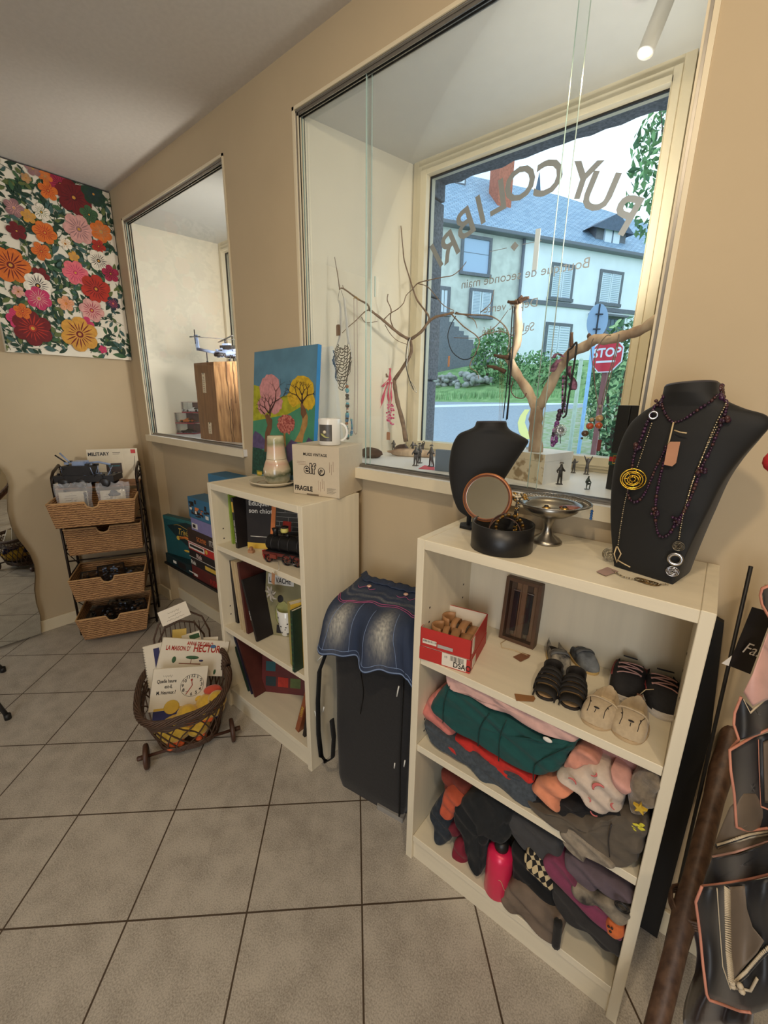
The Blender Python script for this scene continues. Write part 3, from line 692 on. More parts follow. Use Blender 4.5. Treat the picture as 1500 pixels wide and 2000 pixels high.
# denim skirt over the top of the bag
den = bpy.data.materials.new('dark_denim'); den.use_nodes = True
def _den():
    n = den.node_tree.nodes; L = den.node_tree.links; p = n['Principled BSDF']; tc = n.new('ShaderNodeTexCoord')
    at = n.new('ShaderNodeVertexColor'); at.layer_name = 'fade'
    no = n.new('ShaderNodeTexNoise'); no.inputs['Scale'].default_value = 160; mp = n.new('ShaderNodeMapping'); mp.inputs['Scale'].default_value = (1, 1, .25); L.new(tc.outputs['Object'], mp.inputs[0]); L.new(mp.outputs[0], no.inputs['Vector'])
    m1 = n.new('ShaderNodeMath'); m1.operation = 'MULTIPLY'; m1.inputs[1].default_value = 1.6; L.new(no.outputs['Fac'], m1.inputs[0])
    m2 = n.new('ShaderNodeMath'); m2.operation = 'MULTIPLY'; L.new(m1.outputs[0], m2.inputs[0]); L.new(at.outputs['Color'], m2.inputs[1])
    mx = n.new('ShaderNodeMix'); mx.data_type = 'RGBA'; L.new(m2.outputs[0], mx.inputs['Factor']); mx.inputs['A'].default_value = (*lin((38, 50, 74)), 1); mx.inputs['B'].default_value = (*lin((190, 186, 172)), 1)
    L.new(mx.outputs['Result'], p.inputs['Base Color']); p.inputs['Roughness'].default_value = .85
    b = n.new('ShaderNodeBump'); b.inputs['Strength'].default_value = .5; b.inputs['Distance'].default_value = .002; L.new(no.outputs['Fac'], b.inputs['Height']); L.new(b.outputs['Normal'], p.inputs['Normal'])
_den()
sk = thing('denim_skirt', 'dark blue denim skirt with faded patches draped over the black bag', 'skirt', BT @ Vector((bw*.5, .02, .6)))
def skf(u, w):      # u around (left -> right), w from waistband (back) to hem (front, hanging)
    L_ = w*.325; flare = 1+.42*w
    ztop = HB+.052; x = (u-.5)*bw*1.02*flare+bw*.52
    if L_ < .13: y = .155-L_*1.1; z = ztop+.014-.18*L_+.10*max(0, .5-w*2)*0
    else:
        k = L_-.13; a = min(k/.09, 1)*1.25; rr = .072
        y = .012-rr*math.sin(a); z = ztop-.010-rr*(1-math.cos(a))-max(0, k-.09)*.97
        y -= max(0, k-.09)*.12
    wave = .016*w*math.sin(u*17+1)+.008*w*math.sin(u*31)
    e = abs(u-.5)*2; drop = max(0, e-.80)*.22*(.2+w)
    return (x, y+wave+.004*nz(u*6, w*6, 0)+(max(0, e-.75)*.20), z-drop+.005*nz(u*9, w*5, 3)+wave*.3)
nu, nv = 80, 44
g = MB(BT); g.grid(skf, nu, nv, den)
o = g.out('skirt_cloth', sk, solid=.004)
ca = o.data.color_attributes.new('fade', 'FLOAT_COLOR', 'POINT')
for i in range(nu+1):
    for j in range(nv+1):
        u, w_ = i/nu, j/nv
        f = max(math.exp(-((u-.27)/.07)**2), math.exp(-((u-.68)/.07)**2))*math.exp(-((w_-.66)/.2)**2)*.85 if w_ > .36 else .25*max(0, math.sin(w_*90+u*4))*math.exp(-((w_-.27)/.07)**2)
        ca.data[i*(nv+1)+j].color = (f, f, f, 1)
def skp(u, w, up=.004):
    v = Vector(skf(u, w)); a = Vector(skf(u+.01, w))-v; b = Vector(skf(u, w+.01))-v; n_ = b.cross(a).normalized()
    if n_.z < 0 and n_.y > 0: n_ = -n_
    if n_.dot(Vector((0, -1, 1))) < 0: n_ = -n_
    return v+n_*up
pk = mat('pink_stitching', (170, 84, 128), .7); bl = mat('pale_blue_stitching', (120, 140, 176), .7); wht = mat('white_stitching', (200, 200, 200), .7)
g = MB(BT); g.tube([skp(.06+.88*i/40, .36+.05*math.sin(i/40*PI*2+.6)) for i in range(41)], 0.0014, pk, 4); g.tube([skp(.06+.88*i/40, .385+.05*math.sin(i/40*PI*2+.6)) for i in range(41)], 0.0011, pk, 4)
for u0 in (.25, .72): g.tube([skp(u0-.1+.2*i/10, .17+.02*math.sin(i)) for i in range(11)], 0.0011, pk, 4)
g.out('pink_seam', sk)
g = MB(BT); g.tube([skp(.005+.99*i/60, .985, .002) for i in range(61)], .0022, bl, 5); g.tube([skp(.005+.99*i/60, .94, .002) for i in range(61)], .0010, bl, 4)
for u0 in (.18, .38, .55, .80): g.tube([skp(u0+(.5-u0)*.12*(1-i/20), .40+.55*i/20, .002) for i in range(21)], .0009, bl, 4)
g.out('seam', sk)
g = MB(BT)
for u0, w0_ in ((.27, .15), (.70, .12)): q = skp(u0, w0_, .006); g.sph(q, (.0085, .0085, .004), mat('pearly_rose_button', (226, 186, 168), .25, metal=.4), 12)
g.out('button', sk)
g = MB(BT); g.grid(lambda u, w: skp(u, w*.085, .006+.002*math.sin(u*60)), 50, 5, den); g.out('waistband', sk, solid=.003)
# ================================================================ floral canvas on the left wall
xf = X0+.036
cv = thing('floral_canvas', 'large canvas print of red, orange and pink flowers on the left wall', 'picture', (X0+.018, -.31, 1.6))
cb = mat('canvas_cream', (226, 218, 200), .8, var=.03); cdk = mat('canvas_dark_edge', (40, 34, 30), .7)
ya, yb, za, zb2 = -.60, -.003, 1.598, 2.492
MB().bx(X0+.001, ya, za, xf, yb, zb2, cb).out('canvas', cv)
g = MB(); g.bx(X0+.001, yb-.001, za, xf+.0006, yb+.0005, zb2, cdk).bx(X0+.001, ya, zb2-.001, xf+.0006, yb, zb2+.0006, cdk); g.out('canvas_edge', cv)
fl = MB(); lay = [0]; rnd = random.Random(11)
FM = lambda n, c: mat('print_'+n, c, .8, var=.22, scale=60)
pal = dict(dred=FM('dark_red', (112, 26, 30)), dred2=FM('maroon', (92, 24, 32)), red=FM('red', (178, 50, 34)), crim=FM('crimson', (164, 40, 72)), mag=FM('magenta', (196, 56, 100)), org=FM('orange', (214, 112, 42)), gold=FM('gold', (206, 150, 62)), pk=FM('pale_pink', (214, 158, 150)), ppk=FM('pink', (224, 110, 120)), wh=FM('white', (234, 224, 206)), tan=FM('tan', (176, 136, 96)), dk=FM('ink', (34, 34, 38)), teal=FM('teal', (36, 54, 64)), peach=FM('peach', (222, 160, 122)), mau=FM('mauve', (150, 110, 112)),
           g1=FM('deep_green', (34, 62, 46)), g2=FM('green', (62, 98, 64)), g3=FM('blue_green', (66, 96, 92)), g4=FM('olive', (96, 108, 60)))
def inside(y, z): return ya+.004 < y < yb-.004 and za+.004 < z < zb2-.004
def shape(c, pts, m):
    lay[0] += 1; x = xf+.0004+lay[0]*2.2e-6
    P = []
    for (u, v_) in pts:
        y = min(max(c[0]+u, ya+.001), yb-.001); z = min(max(c[1]+v_, za+.001), zb2-.001); P.append((x, y, z))
    ys = [q[1] for q in P]; zs_ = [q[2] for q in P]
    if max(ys)-min(ys) < .002 or max(zs_)-min(zs_) < .002: return
    fl.poly(P, m)
def ell(c, a, b, ang, m, tip=1.0):
    pts = []
    for i in range(12):
        t = 2*PI*i/12; x = a*math.cos(t); y = b*math.sin(t)*(1-.45*tip*math.cos(t)); pts.append((x*math.cos(ang)-y*math.sin(ang), x*math.sin(ang)+y*math.cos(ang)))
    shape(c, pts, m)
def leaf(c, L_, ang, m, w=.26):
    pts = [(L_*t, L_*w*math.sin(PI*t)**.8*(1-.3*t)) for t in (0, .2, .4, .6, .8, 1)]+[(L_*t, -L_*w*math.sin(PI*t)**.8*(1-.3*t)) for t in (.8, .6, .4, .2)]
    shape(c, [(x*math.cos(ang)-y*math.sin(ang), x*math.sin(ang)+y*math.cos(ang)) for x, y in pts], m)
def vine(c, ang, n):
    y, z = c
    for i in range(n):
        ny, nz_ = y+.012*math.cos(ang), z+.012*math.sin(ang)
        if inside(y, z) and inside(ny, nz_): dx, dy = -.0012*math.sin(ang), .0012*math.cos(ang); shape((0, 0), [(y+dx, z+dy), (y-dx, z-dy), (ny-dx, nz_-dy), (ny+dx, nz_+dy)], pal['g1'])
        y, z = ny, nz_; ang += rnd.uniform(-.25, .25)
        if i % 2 == 0: leaf((y, z), rnd.uniform(.02, .05), ang+rnd.choice((-1, 1))*rnd.uniform(.5, 1.2), pal[rnd.choice(('g1', 'g1', 'g2', 'g3', 'g4'))])
for i in range(60): q_ = (rnd.uniform(ya, yb), rnd.uniform(za, zb2)); leaf(q_, rnd.uniform(.05, .10), rnd.uniform(0, 6.3), pal[rnd.choice(('g1', 'g1', 'g2', 'g3'))], .2)
for i in range(230): vine((rnd.uniform(ya, yb), rnd.uniform(za, zb2)), rnd.uniform(0, 6.3), rnd.randint(5, 12))
flowers = [(350, 240, 55, 'crim', 'dred2'), (430, 320, 88, 'dred', 'dred2'), (280, 280, 46, 'org', 'red'), (262, 195, 34, 'org', 'tan'), (545, 300, 62, 'g1', 'teal'), (520, 420, 48, 'g2', 'g1'), (190, 150, 36, 'mau', 'tan'), (150, 205, 24, 'tan', 'gold'), (80, 380, 44, 'mau', 'pk'), (240, 405, 42, 'wh', 'g4'), (165, 430, 34, 'gold', 'tan'), (460, 505, 78, 'pk', 'mau'), (95, 515, 44, 'dred', 'dred2'), (260, 525, 56, 'org', 'red'), (590, 520, 58, 'org', 'tan'), (575, 605, 38, 'red', 'dred'), (240, 635, 46, 'org', 'red'), (380, 590, 34, 'wh', 'gold'), (430, 665, 28, 'gold', 'tan'), (575, 690, 58, 'wh', 'dk'), (60, 715, 88, 'org', 'dred'), (440, 760, 66, 'ppk', 'mag'), (235, 775, 42, 'dred', 'dred2'), (645, 765, 48, 'crim', 'dred2'), (220, 835, 66, 'wh', 'dk'), (560, 855, 80, 'red', 'dred'), (105, 870, 30, 'pk', 'gold'), (225, 910, 60, 'mag', 'pk'), (385, 940, 42, 'peach', 'org'), (535, 980, 66, 'pk', 'crim'), (660, 940, 40, 'teal', 'mag'), (110, 1030, 56, 'mag', 'crim'), (190, 1085, 92, 'dred', 'red'), (500, 1060, 44, 'mag', 'crim'), (465, 1120, 98, 'gold', 'dred'), (600, 1208, 24, 'mag', 'crim'), (690, 1155, 18, 'wh', 'wh'), (130, 985, 40, 'org', 'red')]
kk = .00278/3
for (a, b, r, m1, m2) in flowers:
    q = aX(a/3, 280+b/3, xf); c = (q.y, q.z)
    if not inside(*c): continue
    r *= kk; n = 6 if r > .05 else 5; a0 = rnd.uniform(0, 6)
    for i in range(n):
        t = a0+2*PI*i/n; ell((c[0]+.52*r*math.cos(t), c[1]+.52*r*math.sin(t)), r*.52, r*.40, t, pal[m1 if i % 3 else m1], -.6)
    for i in range(n*3):
        t = a0+2*PI*i/(n*3)+.1; leaf((c[0]+.2*r*math.cos(t), c[1]+.2*r*math.sin(t)), r*rnd.uniform(.45, .7), t, pal[m2], .06)
    ell(c, r*.2, r*.2, 0, pal[m2], 0); ell(c, r*.1, r*.1, 0, pal['gold' if m2 != 'gold' else 'dred'], 0)
fl.out('floral_print', cv)

# ================================================================ wavy mirror leaning at the left wall
mir = bpy.data.materials.new('mirror_glass'); mir.use_nodes = True
mir.node_tree.nodes['Principled BSDF'].inputs['Metallic'].default_value = 1; mir.node_tree.nodes['Principled BSDF'].inputs['Roughness'].default_value = .01; mir.node_tree.nodes['Principled BSDF'].inputs['Base Color'].default_value = (.82, .86, .86, 1)
out_ = [(0, 160), (50, 230), (78, 330), (64, 430), (66, 560), (100, 700), (150, 800), (215, 880), (275, 960), (315, 1060), (326, 1160), (316, 1290), (335, 1420), (372, 1530), (380, 1690)]
xm = -1.060
R_ = [(aX(a/4.762, 880+b/4.762, xm)) for a, b in out_]
pts = [(q.y, q.z) for q in R_]; pts[-1] = (pts[-1][0], .012)
ymid = -1.02; top = [(ymid, pts[0][1]+.17)]
half = pts[::-1]+[(-.93, pts[0][1]+.12)]+top
left = [(2*ymid-y, z) for y, z in half[::-1][1:]]
poly = half+left
mt_ = thing('wavy_mirror', 'frameless mirror with a wavy outline standing against the left wall', 'mirror', (xm, ymid, .01))
Tm = Matrix(((0, 0, 1, xm), (1, 0, 0, 0), (0, 1, 0, 0), (0, 0, 0, 1)))
MB(Tm).prism(poly, 0, .0006, mir).out('mirror_glass', mt_)
MB(Tm).prism(poly, -.022, -.0004, mat('mirror_backing', (196, 204, 212), .5, var=.03)).out('backing', mt_)

# stool of which one leg tip shows at the left edge
q = aZ(16, 1404, 0); sb = thing('metal_stool', 'grey metal legged stool whose leg tip shows at the left edge', 'stool', (q.x+.0, q.y-.22, 0))
gm = mat('grey_tube_steel', (92, 90, 92), .35, metal=.8)
c0 = Vector((q.x-.25, q.y-.20, 0))
for k in range(4):
    a = .65+k*PI/2; e = c0+Vector((.32*math.cos(a), .32*math.sin(a), 0)) if k else q
    tp_ = c0+Vector((.12*math.cos(a), .12*math.sin(a), .46))
    MB().bar((e.x, e.y, .012), tp_, .009, gm, 10).out('leg', sb)
    MB().bar((e.x, e.y, 0), (e.x, e.y, .025), .013, blackm, 10).out('rubber_foot', sb)
MB(Matrix.Translation((c0.x, c0.y, .46))).lathe([(0, 0), (.17, 0), (.175, .012), (.17, .03), (0, .034)], blackm).out('seat', sb)

# ================================================================ board games on a narrow wall shelf
SH = .388; yf_ = -.10; XG = aY(324, 1086, -.10).x
MB().bx(XG-.01, -.11, SH-.012, .30, .0, SH, blackm).out('wall_shelf', label='thin dark wall shelf carrying the board games', cat='shelf', bevel=.001)
def cbox(name, lab, x0, x1, z0, z1, m, d=.26, y=yf_, cat='board game', grp='board games stacked behind the bookcase', deco=None, rz=0):
    # box whose front face is at plane y
    dd = min(d, .0-y-.002+ (0))
    t = thing(name, lab, cat, ((x0+x1)/2, (y+min(y+d, -.001))/2, z0), 0, grp)
    MB().bx(x0, y, z0, x1, min(y+d, -.001), z1, m).out('carton', t, bevel=.001)
    if deco:
        g = MB(frame((x0, y, z0), (1, 0, 0), (0, 0, 1))); deco(g, x1-x0, z1-z0); g.out('printed_front', t)
    return t
cw = mat('print_white_ink', (226, 222, 214), .6); crd = mat('box_red', (186, 40, 40), .5, var=.1); cbk = mat('box_black', (30, 24, 24), .5, var=.2); cbr = mat('box_dark_brown', (52, 34, 28), .5, var=.2)
cor = mat('print_orange_ink', (216, 122, 56), .5); cdr = mat('box_dark_red', (96, 28, 26), .5, var=.2); cbl = mat('box_blue', (52, 112, 148), .5, var=.15, scale=8); cpu = mat('box_purple', (130, 126, 176), .5, var=.1)
cte = mat('box_teal', (26, 84, 90), .5, var=.2, scale=6); cdt = mat('box_dark_teal', (20, 44, 48), .5); cyl = mat('print_yellow_ink', (216, 178, 70), .5)
zz = [.388, .462, .507, .556, .592, .668, .720]
XL = -.352
cbox('board_game', 'dark red game box reading RISK, lowest of the stacked games', XL, .10, zz[0], zz[1]-.001, cdr, deco=lambda g, w, h: g.text('RISK', .045, crd, Matrix.Translation((.20, .012, .001)), bold=.01).bx(.02, .012, 0, .06, .018, .001, cw))
cbox('board_game', 'black game box reading Risk above a golden picture strip', XL, .10, zz[1], zz[2]-.001, cbk, deco=lambda g, w, h: g.text('Risk', .034, cw, Matrix.Translation((.0, .008, .001)), bold=.02).bx(.16, .012, 0, .30, .034, .001, cyl))
cbox('board_game', 'black game box with the red and white word Risk', XL-.012, .10, zz[2], zz[3]-.001, cbk, deco=lambda g, w, h: g.text('Risk', .036, crd, Matrix.Translation((.085, .013, .001)), bold=.035).text('Risk', .036, cw, Matrix.Translation((.085, .013, .0014)), bold=.01).bx(0, .004, 0, .3, .006, .001, cw))
cbox('board_game', 'red and white game box under the brown film quiz box', XL-.012, .10, zz[3], zz[4]+.012, crd, deco=lambda g, w, h: g.bx(.008, .008, 0, .18, h-.01, .001, cw).bx(.02, .018, .001, .17, h-.016, .0015, cbk).bx(.0, h-.004, 0, .4, h, .001, cw).sph((.2, h/2, 0), (.013, .013, .001), cyl, 10))
cbox('board_game', 'dark brown film quiz box with orange lettering', XL-.006, .10, zz[4]+.013, zz[5]+.012, cbr, deco=lambda g, w, h: g.text('scene', .058, cor, Matrix.Translation((.10, .018, .001)), squeeze=.8).text('IT?', .046, cw, Matrix.Translation((.235, .022, .001)), squeeze=.8))
cbox('board_game', 'narrow purple box with a white label under the small blue box', -.302, -.06, zz[5]+.013, .752, cpu, deco=lambda g, w, h: g.bx(.01, .012, 0, .07, .042, .001, cw).bx(.02, .018, .001, .05, .036, .0015, cbk))
def pic(g, w, h):
    rnd = random.Random(int(w*1000)); 
    for i in range(26):
        x, y = rnd.uniform(.01, w-.05), rnd.uniform(.01, h-.03); g.bx(x, y, 0, x+rnd.uniform(.01, .045), y+rnd.uniform(.006, .026), .0006+.00003*i, rnd.choice((cbk, cbr, cbr, cbl, cor, cw, cbk)))
cbox('board_game', 'small blue picture box on top of the stacked games', -.312, -.07, .753, .868, cbl, deco=pic)
cbox('board_game', 'tall blue picture box whose top shows above the narrow bookcase', -.066, .20, .6695+.0115, 1.022, cbl, deco=pic)
t = thing('board_game', 'dark teal game box lying left of the stacked games', 'board game', (-.6, -.06, SH), 0, 'board games stacked behind the bookcase')
g = MB(); g.bx(XG, -.10, SH, -.368, -.004, SH+.058, cdt); g.out('carton', t, bevel=.001)
g = MB(frame((XG-.12, -.10, SH), (1, 0, 0), (0, 0, 1))); g.bx(.22, .02, 0, .26, .036, .001, cw).bx(.42, .02, 0, .52, .026, .001, cw).bx(.28, .01, 0, .38, .045, .0006, cbk); g.out('printed_front', t)
p0 = Vector((XG+.012, -.092, SH+.059)); dx_ = Vector((.97, .16, 0)).normalized(); T0 = frame(p0, dx_, (0, 0, 1))
t = thing('board_game', 'teal quiz game box with gold lettering standing upright at the left', 'board game', p0, 0, 'board games stacked behind the bookcase')
hh = .245; ww = .37
MB(T0).bx(0, 0, -.035, ww, hh, 0, cte).out('carton', t, bevel=.0015)
g = MB(T0); g.bx(0, hh-.02, 0, ww, hh-.001, .0006, mat('box_teal_light', (44, 104, 104), .5)); g.prism([(.03, hh-.06), (.22, hh-.015), (ww, hh-.03), (ww, .03), (.28, .05), (.10, hh-.11)], 0, .0008, cdt)
g.text('Trivial', .058, cyl, Matrix.Translation((.13, hh-.10, .001)), shear=.4, squeeze=.8); g.tube([(.10+i*.03, hh-.048+.008*math.sin(i*1.1), .001) for i in range(10)], .0012, cyl, 4); g.tube([(.12+i*.028, hh-.118+.008*math.sin(i*1.1), .001) for i in range(10)], .0012, cyl, 4)
g.tube([(.13, .12, .001), (.2, .135, .001), (.3, .12, .001), (.4, .115, .001)], .009, cor, 5, flat=.1); g.sph((.13, .12, .001), (.016, .014, .001), cyl, 10); g.sph((.2, .05, .001), (.03, .008, .001), cyl, 8)
g.out('printed_front', t)

# ================================================================ things on and in the drawer rack
def RL(x, y, z): return RK @ Vector((x, y, z))
pb = glassmat('clear_plastic_film', (.93, .94, .96), 1.0)
wp = mat('printed_sheet', (222, 210, 184), .7, var=.05)
def bagged(T, w, h, nm, lab, sheet, car, seed):
    t = thing('parts_bag', lab, 'plastic bag', T @ Vector((0, 0, 0)), 0, None)
    sd = seed
    MB(T).bx(-w*.42, .004, -.004, w*.36, h*.78, -.001, sheet).out('instruction_sheet', t)
    g = MB(T); g.scrib(Matrix.Translation((-w*.34, h*.3, 0)), w*.5, h*.42, cbr, 7, .12, .0008, seed=sd)
    if car:
        g.sph((w*.02, h*.66, 0), (w*.2, h*.06, .001), cbk, 10); g.sph((w*.0, h*.72, 0), (w*.12, h*.07, .001), cbk, 10); g.bx(-w*.3, h*.50, 0, w*.3, h*.52, .001, cbk)
    else: g.bx(w*.26, h*.05, 0, w*.34, h*.75, .001, cbk)
    g.out('print', t)
    g = MB(T); fn = lambda u, v_: ((u-.5)*w*(1+.05*math.sin(v_*9)), v_*h*(1+.06*nz(u*6, sd, 0)), .008+.018*math.sin(PI*u)*math.sin(PI*min(1, v_*1.1))+.006*nz(u*9, v_*9, sd))
    g.grid(fn, 24, 24, mat('crinkled_film', (232, 234, 240), .12, var=.05, alpha=.30)); g.out('plastic_film', t)
    b = MB(T); rnd = random.Random(sd)
    for i in range(26): b.box((rnd.uniform(-w*.38, w*.38), rnd.uniform(0, h*.5), rnd.uniform(-.03, -.01)), (rnd.uniform(.01, .03), rnd.uniform(.006, .014), .01), rnd.choice((wp, cbk, gm)), T=Matrix.Rotation(rnd.uniform(-.3, .3), 4, 'Z'))
    b.out('plastic_parts', t)
D1o = D1
def into(T, x, y, z, tilt=.2, yaw=0): return T @ TR(x, y, z) @ Matrix.Rotation(PI/2-tilt, 4, 'X') @ Matrix.Rotation(yaw, 4, 'Y')
bagged(into(D1, -.095, .085, .008), .165, .21, 0, 'clear bag of toy parts with a printed sheet, left in the top drawer', wp, 0, 3)
bagged(into(D1, .085, .10, .008), .155, .20, 0, 'clear bag of toy parts with a car drawing, right in the top drawer', wp, 1, 8)
dkp = mat('dark_toy_plastic', (44, 42, 44), .35, var=.3, scale=20); gyp = mat('grey_blue_toy_plastic', (150, 168, 204), .25, var=.3, scale=25); clp = glassmat('blister_plastic', (.95, .96, .97), .7)
def vehicle(T, L_, W_, H_, seed, m1, m2, n=70):
    g = MB(T); rnd = random.Random(seed)
    g.bx(-L_/2, -W_/2, H_*.22, L_/2, W_/2, H_*.45, m1); g.bx(-L_*.35, -W_*.4, H_*.45, L_*.1, W_*.4, H_*.8, m1); g.bx(-L_*.2, -W_*.25, H_*.8, 0, W_*.25, H_*.95, m2)
    for i in range(n):
        x = rnd.uniform(-L_*.48, L_*.48); y = rnd.uniform(-W_*.5, W_*.5); z = H_*rnd.uniform(.3, .9 if -L_*.35 < x < L_*.12 else .5); g.box((x, y, z), (rnd.uniform(.005, .022), rnd.uniform(.005, .016), rnd.uniform(.004, .012)), rnd.choice((m1, m1, m2)))
    for i in range(8): x = rnd.uniform(-L_*.45, L_*.4); g.bar((x, rnd.uniform(-W_*.4, W_*.4), H_*.45), (x+rnd.uniform(-.02, .02), rnd.uniform(-W_*.4, W_*.4), H_*.75), .002, m2, 5)
    return g
def truck(name, lab, T, L_, W_, H_, seed, m1, m2, grp=None):
    t = thing(name, lab, 'model', T @ Vector((0, 0, 0)), 0, grp); vehicle(T, L_, W_, H_, seed, m1, m2).out('body', t)
    for sx_ in (-.34, -.05, .34):
        for sy in (-1, 1):
            g = MB(T @ TR(L_*sx_, sy*W_*.48, H_*.18, rx=PI/2)); g.lathe([(0, -.008), (H_*.14, -.008), (H_*.18, -.005), (H_*.18, .005), (H_*.14, .008), (0, .008)], dkp, 14); g.out('wheel', t)
    return t
t = truck('brick_truck_model', 'dark brick-built military vehicle on top of the drawer rack', RK @ TR(-.035, .03, RH-.028+.0, rz=-.25), .30, .12, .15, 5, dkp, gyp)
g = MB(RK @ TR(-.035, .03, RH-.028, rz=-.25)); g.bar((-.08, 0, .13), (-.13, .01, .185), .004, gyp, 6); g.out('gun', t); g = MB(g.T); g.bar((-.10, .02, .12), (-.15, .0, .175), .004, dkp, 6); g.out('gun', t); g = MB(g.T); g.tube([(.0, 0, .13), (.06, 0, .135), (.12, 0, .12)], .006, gyp, 6); g.out('folded_tube', t)
# booklet leaning at the back
T0 = RK @ TR(.05, RD-.03, RH-.027) @ Matrix.Rotation(PI/2-.12, 4, 'X')
t = thing('military_booklet', 'cream instruction booklet titled MILITARY leaning behind the dark model', 'booklet', T0 @ Vector((0, 0, 0)))
MB(T0).bx(-.11, 0, -.008, .15, .185, 0, mat('booklet_cream', (214, 202, 178), .6, var=.06)).out('booklet_cover', t)
g = MB(T0); g.text('MILITARY', .028, cbk, Matrix.Translation((-.105, .148, .0008)), bold=.03, squeeze=.9).bx(.02, .162, .0004, .06, .165, .0008, cbr).bx(.02, .153, .0004, .055, .155, .0008, cbr).bx(.115, .155, .0004, .14, .178, .0008, crd).bx(-.02, .04, .0003, .06, .10, .0007, cbr).bx(-.01, .08, .0007, .05, .088, .001, cte).bar((.12, .05, .001), (.135, .14, .001), .001, cbk, 4)
g.bx(.07, .0, .0003, .072, .185, .0006, wp); g.out('print', t)
def blisters(T, n, seed, labs):
    rnd = random.Random(seed)
    for i in range(n):
        x = -.09+.18*i/(n-1) if n > 1 else 0; M = T @ TR(x, .135+rnd.uniform(-.01, .01), .078+.022*(i % 2), rz=rnd.uniform(-.3, .3), rx=rnd.uniform(.2, .4), ry=rnd.uniform(-.15, .15))
        t = thing('boxed_toy', labs[i], 'boxed toy', M @ Vector((0, 0, 0)))
        MB(M).bx(-.070, -.085, -.035, .070, .085, 0, dkp).out('card_tray', t)
        g = MB(M); rr = random.Random(seed+i)
        for k in range(16): g.sph((rr.uniform(-.045, .045), rr.uniform(-.055, .055), .008), (rr.uniform(.004, .014), rr.uniform(.004, .012), .006), rr.choice((gyp, dkp, mat('toy_bronze', (120, 90, 66), .4), gm)), 7)
        g.out('figure_parts', t)
        MB(M).bx(-.062, -.072, .0005, .062, .072, .022, clp).out('clear_window', t)
blisters(D3, 3, 21, ['dark blister-packed toy at the left of the third drawer', 'dark blister-packed toy in the middle of the third drawer', 'dark blister-packed toy with a brown figure at the right of the third drawer'])
blisters(D4, 3, 31, ['dark blister-packed toy at the left of the lowest drawer', 'dark blister-packed toy in the middle of the lowest drawer', 'shiny blister-packed toy at the right of the lowest drawer'])

# ================================================================ things in the small display window
wood = mat('weathered_oak', (196, 152, 104), .75, var=.45, scale=9, stretch=(6, 6, .8), bump=.5, col2=(120, 82, 52)); woodd = mat('brown_oak_face', (140, 98, 62), .75, var=.3, scale=9, stretch=(6, 6, .8), bump=.4)
p0 = aZ(430, 862, zs); p1 = aZ(396, 857, zs); 
e1 = (p1-p0); e1 = e1.normalized()*.235; e2 = Vector((.93, .30, 0)).normalized()
t = thing('wooden_block', 'tall weathered oak block with two paper tags in the small display window', 'wooden block', (p0.x, p0.y+.05, zs))
zt_ = aY(413, 707, p0.y).z; hb = zt_-zs
pl4 = [p0, p0+e2*.16, p0+e2*.16+Vector((-.06, .13, 0)), p0+e1*1.0+Vector((.02, .0, 0))]
g = MB(); v = []
for k in range(9):
    z = zs+.0005+hb*k/8; j = .004*math.sin(k*1.7)
    v += [(q.x+j*(.5 if i else 1), q.y+.002*nz(i, k, 0), z) for i, q in enumerate(pl4)]
f = []
for k in range(8):
    for i in range(1, 4): a = k*4+i; b = k*4+(i+1) % 4; f.append((a, b, b+4, a+4))
g.add(v, f, woodd); g.add(v, [(k*4, k*4+1, k*4+5, k*4+4) for k in range(8)], wood); g.add(v, [(32, 33, 34, 35), (3, 2, 1, 0)], wood)
g.out('timber', t)
g = MB(); n_ = Vector((e2.y, -e2.x, 0))
for s_, z0_, z1_ in ((.085, .0, 1.0), (.098, .0, .55), (.13, .5, 1.0)):
    pp = [p0+e2*(s_+.003*math.sin(i*2.1))+n_*.0008+Vector((0, 0, hb*(z0_+(z1_-z0_)*i/10))) for i in range(11)]; g.tube(pp, .0016, mat('wood_crack', (70, 46, 30), .9), 4)
g.out('crack', t)
fx = -(pl4[3]-pl4[0]).normalized()
for (a, b, w_, h_, nl, lab) in ((399, 748, .035, .105, 9, 'long handwritten paper tag pinned high on the oak block'), (411, 836, .034, .062, 5, 'short handwritten paper tag pinned low on the oak block')):
    dq = ray(a, b); nn = Vector((fx.y, -fx.x, 0)); tt = (p0-CAM).dot(nn)/dq.dot(nn); q = CAM+dq*tt
    M = frame(q, fx, (0, 0, 1)) @ Matrix.Translation((-w_/2, -h_/2, .0025)) @ Matrix.Rotation(-.03, 4, 'Z')
    t2 = thing('paper_tag', lab, 'tag', q)
    MB(M).bx(0, 0, 0, w_, h_, .0006, mat('cream_card', (226, 208, 178), .8, var=.04)).out('card', t2)
    MB(M).scrib(Matrix.Translation((.002, .002, .001)), w_-.005, h_-.016, cbr, nl, .2, .0006).out('handwriting', t2)
    MB(M).bx(w_/2-.003, h_-.008, .0006, w_/2+.003, h_+.003, .002, cbk).out('pin', t2)
